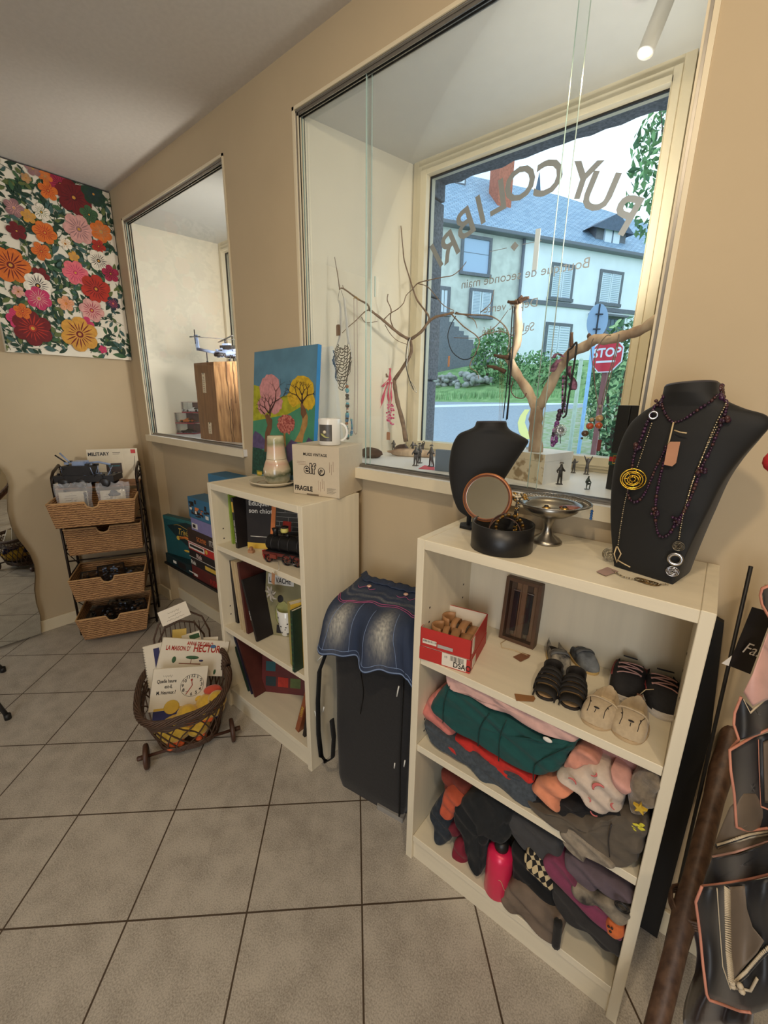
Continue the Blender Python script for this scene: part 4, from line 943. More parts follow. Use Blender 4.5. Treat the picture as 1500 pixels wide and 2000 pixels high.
# helicopter
q = aY(425, 708, p0.y+.06); H0 = Vector((-.275, p0.y+.075, zt_+.001)); M = TR(H0.x, H0.y, H0.z, rz=.35, s=1.3)
t = thing('brick_helicopter_model', 'grey brick-built combat helicopter standing on the oak block', 'model', H0)
g = MB(M)
def hel(u, w):
    x = -.06+.12*u; r = .017*math.sin(PI*min(1, max(.02, u*.93+.05)))**.6; a = 2*PI*w; return (x, r*.8*math.cos(a), .036+r*math.sin(a)+.006*u)
g.grid(hel, 14, 12, gyp, wv=True, smooth=False); g.bx(-.02, -.012, .05, .035, .012, .066, dkp); g.bx(-.01, -.009, .066, .02, .009, .074, gyp)
rnd = random.Random(2)
for i in range(30): g.box((rnd.uniform(-.055, .06), rnd.uniform(-.016, .016), rnd.uniform(.022, .055)), (.010, .006, .006), rnd.choice((gyp, dkp, gyp)))
g.out('fuselage', t)
g = MB(M); g.bar((-.055, 0, .04), (-.145, 0, .056), .0065, gyp, 6); g.prism([(-.15, .05), (-.135, .05), (-.14, .112), (-.158, .112)], -.002, .002, gyp, T=Matrix.Rotation(PI/2, 4, 'X')); g.out('tail_boom', t)
g = MB(M)
for s_ in (-1, 1):
    g.box((-.005, s_*.03, .034), (.024, .04, .004), dkp); g.bar((-.02, s_*.045, .026), (.02, s_*.045, .026), .006, dkp, 8); g.bar((-.02, s_*.03, .026), (.02, s_*.03, .026), .005, dkp, 8)
g.out('stub_wing', t)
g = MB(M); g.bar((0, 0, .074), (0, 0, .092), .004, dkp)
g.out('rotor_mast', t)
for k in range(4):
    a = .9+k*PI/2; g = MB(M); g.bx(.004, -.004, .090, .13, .004, .092, dkp, T=Matrix.Rotation(a, 4, 'Z')); g.out('rotor_blade', t)
g = MB(M @ Matrix.Translation((-.148, -.006, .104)) @ Matrix.Rotation(PI/2, 4, 'X')); g.bx(-.028, -.002, 0, .028, .002, .001, dkp); g.bx(-.002, -.028, 0, .002, .028, .001, dkp); g.out('tail_rotor', t)
for s_ in (-1, 1):
    g = MB(M); g.bar((.03, s_*.012, .028), (.035, s_*.022, .006), .0025, dkp); g.sph((.035, s_*.024, .007), (.007, .003, .007), dkp, 10); g.out('landing_wheel', t)
g = MB(M); g.bar((-.1, 0, .045), (-.1, 0, .006), .002, dkp); g.sph((-.1, 0, .005), (.005, .003, .005), dkp); g.out('tail_wheel', t)
# model cars in clear cases
crim = mat('crimson_case_base', (150, 52, 70), .4); cpap = mat('case_backcard', (110, 84, 92), .5, var=.5, scale=18)
def case(a, b, z, w_, lab, m1, m2, dx=0):
    q = aZ(369, 847, zs); q.z = z; q.x += dx; q.y += dx*.4; M = TR(q.x, q.y, z+.0005, rz=.62)
    t = thing('display_case', lab, 'display case', q, 0, 'clear cases with model cars')
    MB(M).bx(-w_, -.04, 0, w_, .04, .006, crim).out('case_base', t)
    MB(M).bx(-w_*.4, .036, .007, w_, .039, .062, cpap).out('back_card', t)
    g = MB(M); hh_ = .066
    g.bx(-w_+.002, -.038, .0065, w_-.002, .0395, hh_, clp); g.out('clear_cover', t)
    g = MB(M)
    for x in (-w_, w_):
        for y in (-.04, .04): g.bar((x, y, .006), (x, y, hh_), .0007, crim, 4)
    for y in (-.04, .04): g.bar((-w_, y, hh_), (w_, y, hh_), .0007, crim, 4)
    g.out('case_edge', t)
    c = thing('model_car', lab.replace('clear case holding', 'model car:').replace('model car: a', 'model car, the'), 'model car', M @ Vector((0, 0, .007)))
    g = MB(M)
    def car(u, w2):
        x = -.045+.09*u; top = .017+.013*math.exp(-((u-.55)/.2)**2); a = PI*w2; return (x, .019*math.cos(a)*(.9+.1*math.sin(PI*u)), .010+(top-.006)*math.sin(a)**.6)
    g.grid(car, 18, 10, m1); g.bx(-.044, -.018, .009, .044, .018, .012, m2); g.out('car_body', c)
    g = MB(M); g.grid(lambda u, w2: (-.01+.045*u-.0, .0165*math.cos(PI*w2), .022+.009*math.sin(PI*w2)*math.sin(PI*(u*.8+.1))), 8, 8, dkp); g.out('car_windows', c)
    for x in (-.028, .028):
        for s_ in (-1, 1): g = MB(M @ TR(x, s_*.017, .013, rx=PI/2)); g.lathe([(0, -.003), (.0065, -.003), (.007, 0), (.0065, .003), (0, .003)], dkp, 12); g.out('wheel', c)
case(367, 847, zs, .062, 'clear case holding a dark model car, lowest of the cases', dkp, gyp)
case(366, 824.5, zs+.0675, .062, 'clear case holding an orange model car, second of the cases', mat('orange_car_paint', (206, 112, 52), .3), dkp)
case(379, 803, zs+.135, .055, 'clear case holding a white model car, topmost of the cases', mat('white_car_paint', (226, 224, 224), .3), gyp, .05)
# small pagoda-like model, half hidden by the window edge
q = aZ(470, 868, zs); q.y = .10; q.x = .045; t = thing('small_house_model', 'small tiered brick model half hidden at the right edge of the small display window', 'model', (q.x, q.y, zs))
g = MB(TR(q.x, q.y, zs+.0005, rz=.5))
for k in range(4):
    w_ = .034-.004*k; z = k*.024; g.bx(-w_*.7, -w_*.7, z, w_*.7, w_*.7, z+.018, (dkp, wp)[k % 2]); g.prism([(-w_, -w_), (w_, -w_), (w_, w_), (-w_, w_)], z+.018, z+.022, wp)
g.out('tiers', t); g = MB(TR(q.x, q.y, zs, rz=.5)); g.lathe([(.02, .095), (.012, .103), (0, .115)], gyp, 8); g.out('roof', t)
# ================================================================ wicker cart with books and plush ducks
wick = mat('dark_willow', (84, 60, 44), .6, var=.35, scale=60, bump=.3); wdk = mat('brown_turned_wood', (78, 50, 36), .5, var=.25, scale=20)
w1, w2 = Vector((.385, -.690, 0)), Vector((.515, -.400, 0)); ax = (w2-w1).normalized(); bk = Vector((-ax.y, ax.x, 0))   # bk: away from the camera
cm = (w1+w2)/2
cart = thing('wicker_cart', 'dark wicker doll cart on wooden wheels filled with books and plush ducks', 'basket', cm+bk*.17, math.atan2(ax.y, ax.x))
KT = frame(cm, ax, bk)      # x along the axle, y away, z up
if KT.col[2].z < 0: KT = Matrix(((ax.x, bk.x, 0, cm.x), (ax.y, bk.y, 0, cm.y), (0, 0, 1, 0), (0, 0, 0, 1)))
def sect(a, k):   # k 0 bottom .. 1 rim
    hx = .112+.058*k; hy = .120+.080*k; ex = 2.8
    c, s_ = math.cos(a), math.sin(a)
    x = math.copysign(abs(c)**(2/ex), c)*hx; y = .105+math.copysign(abs(s_)**(2/ex), s_)*hy-.015*k
    z = .032+(.225+.035*(.5+.5*math.sin(a)) + .025*(c))*k
    return Vector((x, y, z))
g = MB(KT)
for s_ in (-1, 1):
    for i in range(22):
        a0 = 2*PI*i/22; g.tube([sect(a0+s_*.55*k/6*1.3, k/6) for k in range(7)], .0030, wick, 4)
for k in (.02, .06, .10, .14): g.tube([sect(2*PI*i/48, k)*1.0+Vector((0, 0, .002*math.sin(i*2))) for i in range(48)], .004, wick, 5, closed=True)
g.out('lattice', cart)
g = MB(KT)
for j in range(8):
    ph = j*2*PI/8; g.tube([sect(2*PI*i/96, 1.0)+Vector(((.009*math.cos(ph+i*.42))*math.cos(2*PI*i/96), (.009*math.cos(ph+i*.42))*math.sin(2*PI*i/96), .011*math.sin(ph+i*.42))) for i in range(96)], .0038, wick, 5, closed=True)
for j in range(3): g.tube([sect(2*PI*i/72, .86-.05*j)*1.0+Vector((0, 0, .004*math.sin(i*1.3+j))) for i in range(72)], .004, wick, 5, closed=True)
g.out('braided_rim', cart)
g = MB(KT); g.grid(lambda u, w: sect(2*PI*u, .03)*1.0 if w > .5 else Vector((0, .105, .034)), 40, 1, wick, wu=True); g.out('base', cart)
g = MB(KT)
for dy in (0, .012):
    g.tube([Vector((-.105+.0*i, .33, .24)), Vector((-.11, .36, .34)), Vector((-.085, .375, .40)), Vector((-.03, .385, .435)), Vector((.04, .385, .435)), Vector((.095, .375, .40)), Vector((.12, .36, .33)), Vector((.115, .33, .24))] if dy == 0 else
       [Vector((-.09, .335, .25)), Vector((-.09, .35, .33)), Vector((-.06, .36, .385)), Vector((0, .365, .405)), Vector((.06, .36, .385)), Vector((.095, .35, .32)), Vector((.095, .335, .25))], .0045, wick, 6)
for k in range(9): x = -.08+.02*k; g.bar((x, .335, .24), (x*1.0, .365, .40-.4*x*x*4), .0018, wick, 4)
g.out('handle_hoop', cart)
for s_, y in ((-1, 0), (1, 0)):
    xx = s_*.158
    g = MB(KT @ TR(xx, .0, .047) @ Matrix.Rotation(PI/2, 4, 'Y')); g.lathe([(0, -.008), (.043, -.008), (.047, -.005), (.047, .005), (.043, .008), (0, .008)], wdk, 26)
    g.lathe([(0, .008), (.009, .008), (.009, .03), (.006, .032), (0, .032)] if s_ > 0 else [(0, -.032), (.006, -.032), (.009, -.03), (.009, -.008), (0, -.008)], wdk, 10); g.out('wheel', cart)
MB(KT).bar((-.155, .0, .047), (.155, .0, .047), .006, wdk).out('axle', cart)
for s_ in (-1, 1):
    MB(KT @ TR(s_*.10, .30, .02) @ Matrix.Rotation(PI/2, 4, 'Y')).lathe([(0, -.007), (.018, -.007), (.02, 0), (.018, .007), (0, .007)], wdk, 20).out('rear_wheel', cart)

paper = mat('book_pages', (228, 218, 196), .8, var=.08, scale=90, stretch=(1, 1, 60)); cov = mat('white_book_cover', (226, 216, 196), .45, var=.03)
def book(T, w, h, t, m, lab, deco=None, cat='book', grp=None, name='book', rounded=0):
    o = thing(name, lab, cat, T @ Vector((0, 0, 0)), 0, grp)
    MB(T).bx(.002, .003, -t+.0015, w-.003, h-.003, -.0015, paper).out('page_block', o)
    g = MB(T); g.bx(0, 0, -.0015, w, h, 0, m).bx(0, 0, -t, w, h, -t+.0015, m).bx(0, 0, -t, .002, h, 0, m); g.out('cover', o, bevel=.0006, seg=1)
    if deco: g = MB(T); deco(g, w, h); g.out('cover_print', o)
    return o
def quadbook(P0, tl, tr, bl, t, m, lab, deco=None, y=(0, 0, 1), x=None, **k):
    # rectangle seen at pixels tl, tr, bl; P0 its lower left corner in the place
    d = dep(P0); d_ = ray(*bl); f = Vector((d_.x, d_.y, 0)).normalized(); xx = x or Vector((f.y, -f.x, 0))
    pl = PL(P0, xx, y); a, b_, c = (Vector(pl.uv(*q)) for q in (tl, tr, bl))
    w = (b_-a).length; h = (a-c).length; xd = (b_-a).normalized()
    T = pl.T @ Matrix.Translation((c.x, c.y, 0)) @ Matrix.Rotation(math.atan2(xd.y, xd.x), 4, 'Z')
    return book(T, w, h, t, m, lab, deco, **k)
def KP(x, y, z): return KT @ Vector((x, y, z))
grn = mat('print_green', (52, 98, 66), .6); blu = mat('print_blue', (70, 110, 150), .6); cred = mat('print_red', (190, 44, 40), .6); brn = mat('print_brown', (134, 84, 62), .6); nav = mat('print_navy', (44, 44, 92), .6)
lean = Vector((bk.x*.30, bk.y*.30, .95))
def d1(g, w, h):
    g.text('ANNA DE CARLO', .079*w, cred, Matrix.Translation((w*.36, h*.84, .0006)), bold=.03, squeeze=.62).text('LA MAISON D\'', .095*w, cred, Matrix.Translation((w*.07, h*.68, .0006)), bold=.03, squeeze=.58).text('HECTOR', .155*w, cred, Matrix.Translation((w*.47, h*.665, .0006)), bold=.03, squeeze=.66)
    g.sph((w*.76, h*.83, .0006), (w*.05, h*.05, .0004), blu, 10).sph((w*.48, h*.50, .0006), (w*.1, h*.05, .0004), grn, 10).sph((w*.22, h*.42, .0006), (w*.03, h*.09, .0004), grn, 10).bx(w*.3, h*.31, 0, w*.62, h*.34, .0006, brn).bx(w*.465, h*.34, 0, w*.475, h*.48, .0006, brn).sph((w*.62, h*.42, .0006), (w*.035, h*.03, .0004), nav, 8).sph((w*.86, h*.12, .0006), (w*.02, h*.08, .0004), grn, 8)
quadbook(KP(-.06, .13, .155), (315, 1245), (445, 1253), (302, 1318), .012, cov, "white picture book with red title La maison d'Hector, tallest in the cart", d1, y=lean, grp=None)
def d2(g, w, h):
    dk_ = cbk
    g.text('Quelle heure', .095*w, dk_, Matrix.Translation((w*.26, h*.66, .0006)), bold=.02, squeeze=.68, align='CENTER').text('est-il,', .095*w, dk_, Matrix.Translation((w*.30, h*.53, .0006)), bold=.02, squeeze=.68, align='CENTER').text('M. Heureux ?', .095*w, dk_, Matrix.Translation((w*.27, h*.39, .0006)), bold=.02, squeeze=.66, align='CENTER')
    g.scrib(Matrix.Translation((w*.12, h*.80, .0004)), w*.3, h*.05, dk_, 1, .6, .0003)
    c = Matrix.Translation((w*.73, h*.55, .0005)); r = w*.215
    g.tube([(c @ Vector((r*math.cos(a*PI/18), r*math.sin(a*PI/18), 0))) for a in range(36)], .0006, dk_, 4, closed=True)
    for k in range(12):
        a = PI/2-k*PI/6; g.text(str(k or 12), .012*w/.14, dk_, c @ Matrix.Translation((r*.82*math.cos(a), r*.82*math.sin(a)-.004, 0)), align='CENTER', bold=.02)
    g.bar(c @ Vector((0, 0, .0008)), c @ Vector((-r*.1, r*.55, .0008)), .0014, cred, 5).bar(c @ Vector((0, 0, .0008)), c @ Vector((-r*.45, -r*.75, .0008)), .0014, cred, 5).sph(c @ Vector((-r*.09, r*.5, .0008)), (.004, .005, .0006), cred, 8)
    g.sph((w*.40, -h*.0+.012, .0004), (w*.14, h*.17, .0005), cyl, 14)
quadbook(KP(-.09, .045, .10), (293, 1308), (401, 1301), (289, 1392), .008, cov, 'small white clock book asking Quelle heure est-il at the front of the cart', d2, y=lean)
quadbook(KP(-.13, .17, .15), (276, 1265), (315, 1255), (290, 1345), .008, cov, 'spiral bound white booklet with blue print at the left of the cart', lambda g, w, h: (g.bx(w*.5, h*.3, 0, w*.8, h*.9, .0006, nav), [g.bar((.004, h*i/16, .001), (-.004, h*i/16+.003, .001), .0008, gm, 4) for i in range(16)]), y=lean)
quadbook(KP(0, .22, .20), (334, 1231), (362, 1228), (336, 1262), .010, mat('mustard_cover', (214, 184, 96), .5, var=.1), 'yellow topped picture book at the back of the cart', None, y=lean)
quadbook(KP(.03, .20, .19), (357, 1242), (392, 1231), (362, 1275), .010, cov, 'cream book with a dark green label at the back of the cart', lambda g, w, h: g.bx(w*.4, h*.62, 0, w*.95, h*.9, .0006, grn), y=lean)
quadbook(KP(.07, .18, .17), (395, 1246), (424, 1244), (395, 1290), .010, cov, 'thin white book behind the tallest book in the cart', None, y=lean)
quadbook(KP(-.10, .03, .055), (290, 1388), (420, 1372), (296, 1420), .008, nav, 'navy blue book lying low in the cart behind the ducks', lambda g, w, h: g.bx(0, h*.86, 0, w, h, .0006, cyl), y=lean)
# plush ducks
yl = mat('yellow_plush', (226, 184, 66), .95, var=.15, scale=60, bump=.6, sheen=.4); og = mat('orange_felt', (222, 104, 56), .9, var=.1); rdp = mat('coral_plush', (206, 84, 60), .95, sheen=.3)
def duck(c, s_, rz, lab):
    M = KT @ TR(*c, rz=rz); t = thing('plush_duck', lab, 'plush toy', M @ Vector((0, 0, -.02)), 0, 'plush ducks in the cart')
    g = MB(M); g.sph((0, 0, 0), (.052*s_, .040*s_, .040*s_), yl, 18); g.sph((.035*s_, -.005, .035*s_), (.031*s_, .029*s_, .030*s_), yl, 16); g.sph((-.045*s_, 0, .02*s_), (.02*s_, .014*s_, .012*s_), yl, 12); g.out('plush_body', t)
    for k in (-1, 1): MB(M).sph((k*.012*s_-.01, -.03*s_, -.03*s_), (.014*s_, .02*s_, .008*s_), og, 10).out('foot', t)
    MB(M).sph((.038*s_, -.036*s_, .030*s_), (.014*s_, .014*s_, .007*s_), og, 12).out('beak', t)
    for k in (-1, 1): MB(M).sph((.038*s_+k*.012*s_, -.028*s_, .045*s_), .003*s_, cbk, 8).out('eye', t)
duck((-.050, .048, .098), 1.35, .1, 'yellow plush duck with an orange beak at the left of the cart')
duck((.035, .030, .088), .9, .5, 'smaller yellow plush duck in the middle of the cart')
duck((.085, .060, .150), 1.2, -.7, 'yellow plush duck sitting high at the right of the cart')
g = MB(KT); g.sph((.10, .085, .205), (.035, .022, .016), rdp, 12); g.sph((.125, .08, .19), (.014, .014, .028), rdp, 10); g.out('plush_toy', label='coral red plush toy above the ducks at the right of the cart', cat='plush toy')
# handwritten card on the hoop
P0 = KP(-.02, .33, .37); pl = PL(P0, (ax*1.0+bk*0).normalized(), Vector((bk.x*.5, bk.y*.5, .86)))
u = [Vector(pl.uv(*q)) for q in ((307, 1197), (362, 1174), (318, 1224))]; T0 = pl.T @ Matrix.Translation((u[2].x, u[2].y, 0)) @ Matrix.Rotation(math.atan2(u[1].y-u[0].y, u[1].x-u[0].x), 4, 'Z')
w_, h_ = (u[1]-u[0]).length, (u[0]-u[2]).length
t = thing('handwritten_card', 'white handwritten card propped on the hoop of the wicker cart', 'card', T0 @ Vector((0, 0, 0)))
MB(T0).bx(0, 0, -.0006, w_, h_, 0, mat('white_card', (232, 222, 204), .7, var=.03)).out('card', t); MB(T0).scrib(Matrix.Translation((w_*.15, h_*.12, .0004)), w_*.72, h_*.72, mat('pencil_grey', (120, 108, 98), .8), 3, .28, .0005).out('handwriting', t)

# ================================================================ on the narrow bookcase
pw = mat('cream_glazed_pottery', (220, 208, 184), .2, var=.05, scale=20, coat=.4)
c = aZ(531, 947, ZA); c.y += .012; r = psz(c, 47)
plate = thing('pottery_plate', 'cream glazed plate under the painted carafe', 'plate', c)
MB(TR(c.x, c.y, c.z)).lathe([(0, .001), (r*.62, .001), (r*.7, .004), (r*.98, .016), (r, .019), (r*.97, .020), (r*.7, .008), (0, .006)], pw, 48).out('dish', plate)
MB(TR(c.x, c.y, c.z)).lathe([(r*.66, .0075), (r*.69, .0085)], brn, 48).out('painted_ring', plate)
pt_ = bpy.data.materials.new('painted_landscape_glaze'); pt_.use_nodes = True
def _pt():
    n = pt_.node_tree.nodes; L = pt_.node_tree.links; p = n['Principled BSDF']; tc = n.new('ShaderNodeTexCoord'); sp = n.new('ShaderNodeSeparateXYZ'); no = n.new('ShaderNodeTexNoise'); no.inputs['Scale'].default_value = 22; no.inputs['Detail'].default_value = 4
    L.new(tc.outputs['Object'], sp.inputs[0]); L.new(tc.outputs['Object'], no.inputs['Vector'])
    ad = n.new('ShaderNodeMath'); ad.operation = 'MULTIPLY_ADD'; ad.inputs[1].default_value = .05; L.new(no.outputs['Fac'], ad.inputs[0]); L.new(sp.outputs[2], ad.inputs[2])
    mr = n.new('ShaderNodeMapRange'); mr.inputs['From Max'].default_value = .23; L.new(ad.outputs[0], mr.inputs[0]); cr = n.new('ShaderNodeValToRGB'); e = cr.color_ramp.elements
    cols = [(0, (206, 196, 172)), (.16, (196, 188, 160)), (.27, (84, 90, 66)), (.34, (206, 190, 160)), (.45, (206, 168, 146)), (.55, (222, 206, 178)), (.72, (214, 180, 156)), (.80, (150, 152, 116)), (.90, (206, 196, 164)), (1, (216, 204, 178))]
    e[0].position = 0; e[0].color = (*lin(cols[0][1]), 1); e[1].position = 1; e[1].color = (*lin(cols[-1][1]), 1)
    for ps, cc in cols[1:-1]: q = e.new(ps); q.color = (*lin(cc), 1)
    L.new(mr.outputs[0], cr.inputs['Fac']); L.new(cr.outputs['Color'], p.inputs['Base Color']); p.inputs['Roughness'].default_value = .18; p.inputs['Coat Weight'].default_value = .5
_pt()
k = psz(c)
vs = thing('painted_carafe', 'hand-painted pottery carafe with its cup upside down on top, standing on the plate', 'carafe', c+Vector((.004, 0, .006)))
Tc = TR(c.x+psz(c, 12)*.6, c.y+.006, c.z+.006)
MB(Tc).lathe([(0, 0), (19*k, 0), (24*k, 8*k), (26.5*k, 20*k), (25.5*k, 30*k), (21.5*k, 42*k), (19.5*k, 47*k), (19*k, 48*k)], pt_, 40).out('carafe_body', vs)
MB(Tc).lathe([(19.2*k, 48.5*k), (19*k, 50*k), (17*k, 64*k), (15.6*k, 86*k), (14.8*k, 91*k), (12*k, 92*k), (0, 92*k)], pt_, 40).out('cup_lid', vs)
g = MB(Tc)
for a in (-.9, -1.25, -1.6, -.55): g.tube([(24.6*k*math.cos(a-.9), 24.6*k*math.sin(a-.9), z*k) for z in (16, 20, 24, 29)], [.0016, .0035, .0024, .0006], mat('painted_cypress', (74, 78, 62), .3), 5)
g.out('painted_tree', vs)
# small green box behind
q = aZ(507, 929, ZA); g = MB(TR(q.x+.02, q.y+.02, ZA+.0006, rz=.2)); g.bx(-.035, -.02, 0, .045, .02, .022, mat('olive_green_card', (150, 152, 60), .5, var=.2, scale=30)); g.bx(-.03, -.0206, .006, .01, -.02, .016, cyl)
g.out('small_box', label='small olive green box lying behind the carafe', cat='box', bevel=.001)
# cardboard box
card = mat('pale_grey_cardboard', (206, 192, 168), .75, var=.04, scale=50)
b1, b2 = aZ(574, 963, ZA), aZ(663, 974.5, ZA); bx1 = (b2-b1).normalized(); wB = (b2-b1).length; b3 = aZ(691, 955, ZA)
plb = PL(b1, bx1); hB = plb.uv(573, 868)[1]; T0 = plb.T; dB = .17
t = thing('mug_box', 'grey cardboard box printed MUGS VINTAGE and FRAGILE on the narrow bookcase', 'box', b1)
MB(T0).bx(0, .0008, -dB, wB, hB, 0, card).out('carton', t, bevel=.0012)
g = MB(T0); K = wB/1.0
g.text('MUGS VINTAGE', .072*K, cbk, Matrix.Translation((wB*.50, hB*.80, .0006)), align='CENTER', bold=.02)
g.text('FRAGILE', .125*K, cbk, Matrix.Translation((wB*.03, hB*.085, .0006)), bold=.035, squeeze=.86)
g.text('elf', .26*K, cbk, Matrix.Translation((wB*.25, hB*.45, .0005)), bold=.055); g.text('elf', .26*K, card, Matrix.Translation((wB*.25, hB*.45, .0009)), bold=.0)
g.sph((wB*.63, hB*.50, .0004), (.078*K, .078*K, .0005), cbk, 16).sph((wB*.63, hB*.51, .0007), (.060*K, .060*K, .0005), card, 16).tube([(wB*.61, hB*.46, .0012), (wB*.60, hB*.50, .0012), (wB*.62, hB*.54, .0012), (wB*.65, hB*.53, .0012), (wB*.64, hB*.49, .0012)], .012*K, cbk, 5, flat=.1)
for i, (a, b) in enumerate(((.10, .67), (.10, .64), (.13, .61))): g.bx(wB*a, hB*b, 0, wB*(a+.2), hB*b+.0006, .0006, brn)
for i in range(6): g.bx(wB*.74, hB*(.18-i*.02), 0, wB*(.93-.03*(i % 3)), hB*(.18-i*.02)+.0006, .0006, cbk)
for x, y in ((.56, .12), (.60, .10), (.64, .16), (.68, .12), (.80, .50), (.84, .46), (.88, .52)): g.bx(wB*x, hB*y, 0, wB*x+.0006, hB*(y+.2), .0006, brn)
g.out('print', t)
g = MB(T0); g.bx(wB*.30, .0005, .0002, wB*.56, .006, .0008, mat('box_slot_shadow', (120, 104, 84), .8)); g.out('slot', t)
# mug with a car picture
mq = (Vector((b1.x, b1.y, 0))+bx1*wB*.64+Vector((-bx1.y, bx1.x, 0))*.055); mq.z = ZA+hB+.001; kM = psz(mq)
china = mat('white_china', (232, 230, 224), .15, var=.02, coat=.3)
t = thing('picture_mug', 'white mug with a small car picture on top of the cardboard box', 'mug', mq)
Tm_ = TR(mq.x, mq.y, mq.z); rM = 21.5*kM; hM = 49*kM
MB(Tm_).lathe([(0, 0), (rM*.9, 0), (rM, .003), (rM, hM), (rM*.98, hM+.0015), (rM*.92, hM), (rM*.92, .006), (0, .005)], china, 40).out('mug_body', t)
hd = Vector((math.cos(.62), math.sin(.62), 0))
MB(Tm_).tube([hd*(rM+.52*rM*.9*math.sin(a*PI/12)*1.25)+Vector((0, 0, hM*.5+hM*.33*math.cos(a*PI/12))) for a in range(13)], .0042, china, 8).out('handle', t)
va = math.atan2((CAM-mq).y, (CAM-mq).x)-.35
g = MB(Tm_); g.lathe([(rM+.0004, hM*.17), (rM+.0004, hM*.80)], mat('photo_grey', (92, 88, 84), .4, var=.3, scale=30), 20, a0=va-.75, a1=va+.55)
def on(a, z, o=.001): return Vector(((rM+o)*math.cos(a), (rM+o)*math.sin(a), z))
g.tube([on(va-.5+.1*i, hM*(.45-.02*i)+.002*math.sin(i), .0012) for i in range(9)], [.003, .006, .008, .009, .007, .006, .005, .004, .002], mat('photo_yellow_green', (176, 178, 110), .4), 6, flat=.3); g.sph(on(va-.1, hM*.52, .001), (.006, .006, .006), wp, 8); g.out('picture', t)

# tree painting leaning between the windows
PB = aY(492, 918, -.070); PT = aY(497, 688, -.012); P0 = Vector((PB.x, PB.y, ZA+.001))
up_ = PT-P0; plp = PL(P0, (1, .0, .02), up_)
uTL, uTR = Vector(plp.uv(497, 688)), Vector(plp.uv(620, 691)); wP = uTR.x-0; hP = uTL.y
T0 = plp.T
t = thing('tree_painting', 'bright canvas painting of a pink tree and a yellow tree leaning on the wall', 'painting', P0)
MB(T0).bx(0, 0, -.001, wP, hP, 0, mat('painted_sky', (92, 136, 160), .7, var=.2, scale=12, bump=.4)).out('painted_canvas', t)
MB(T0).bx(.0005, .0005, -.018, wP, hP-.0005, -.001, mat('blue_canvas_edge', (44, 128, 190), .6, var=.05)).bx(wP, 0, -.018, wP+.0006, hP, 0, mat('blue_canvas_edge', (0, 0, 0))).out('canvas_edge', t)
g = MB(T0); n_ = [0]
def pg(pts, m):
    n_[0] += 1; P = []
    for a, b in pts:
        u, v = plp.uv(400+a/4.6875, 660+b/4.6875); P.append((min(max(u, .0005), wP-.0005), min(max(v, .0005), hP-.0005), .0003+n_[0]*.00004))
    g.poly(P[::-1], m)
def blob(cx, cy, rx, ry, m, sd=1, n=26, rg=.14):
    pg([(cx+rx*math.cos(2*PI*i/n)*(1+rg*nz(i*.9, sd, 0)*2), cy+ry*math.sin(2*PI*i/n)*(1+rg*nz(i*.9, sd, 4)*2)) for i in range(n)], m)
def vary(n, c, v=.3, s_=40): return mat(n, c, .7, var=v, scale=s_, bump=.5)
yh = vary('paint_yellow_hill', (176, 176, 44)); gh = vary('paint_green_hill', (72, 142, 110), .2, 15); pkp = vary('paint_pink_crown', (214, 150, 152), .25, 70); ylp = vary('paint_yellow_crown', (216, 178, 44), .3, 60); trk = vary('paint_trunk', (120, 84, 58)); dkt = vary('paint_dark_twig', (62, 44, 40)); tnt = vary('paint_tan_trunk', (176, 134, 76)); pur = vary('paint_purple', (96, 82, 124)); dgr = vary('paint_dark_green', (36, 82, 68), .5, 90)
pg([(446, 430), (520, 450), (640, 560), (760, 520), (850, 540), (1010, 590), (1000, 700), (440, 760)], yh)
pg([(438, 760), (560, 740), (760, 700), (900, 620), (1030, 600), (1010, 1000), (430, 1000)], gh); pg([(430, 960), (1000, 900), (960, 1260), (425, 1260)], gh)
pg([(434, 900), (460, 850), (510, 880), (550, 930), (560, 1010), (480, 1030), (434, 1030)], pur); pg([(740, 1000), (790, 930), (850, 960), (860, 1100), (760, 1150)], pur); pg([(900, 1000), (950, 910), (1000, 950), (990, 1060)], pur)
pg([(432, 1000), (500, 1010), (600, 1060), (760, 1150), (820, 1100), (900, 1260), (428, 1260)], dgr)
pg([(545, 1040), (550, 960), (552, 870), (575, 800), (550, 710), (575, 695), (620, 750), (615, 830), (590, 910), (585, 1050)], trk); pg([(590, 640), (612, 650), (605, 720), (588, 720)], trk)
pg([(820, 950), (870, 860), (895, 760), (880, 610), (905, 600), (945, 720), (940, 800), (910, 880), (895, 960)], tnt); pg([(878, 600), (912, 600), (935, 690), (900, 740), (880, 700)], trk)
blob(600, 480, 95, 150, pkp, 1); blob(640, 600, 70, 95, pkp, 2); blob(540, 620, 55, 80, pkp, 3)
blob(890, 470, 110, 125, ylp, 4); blob(955, 580, 55, 80, ylp, 5); blob(820, 540, 60, 90, ylp, 6)
blob(745, 790, 80, 88, mat('paint_red_white_crown', (206, 130, 116), .7, var=.0, scale=130, col2=(130, 40, 40)), 7)
pg([(722, 870), (738, 870), (745, 1000), (725, 1000)], tnt)
rr = random.Random(4)
def br(x, y, a, L_, w_, d):
    if d == 0 or L_ < 12: return
    x2, y2 = x+L_*math.cos(a), y-L_*math.sin(a); nx, ny = math.sin(a), math.cos(a)
    pg([(x-nx*w_, y-ny*w_), (x+nx*w_, y+ny*w_), (x2+nx*w_*.5, y2+ny*w_*.5), (x2-nx*w_*.5, y2-ny*w_*.5)][::-1], dkt)
    for s_ in (-1, 1): br(x2, y2, a+s_*rr.uniform(.3, .65), L_*rr.uniform(.62, .85), w_*.6, d-1)
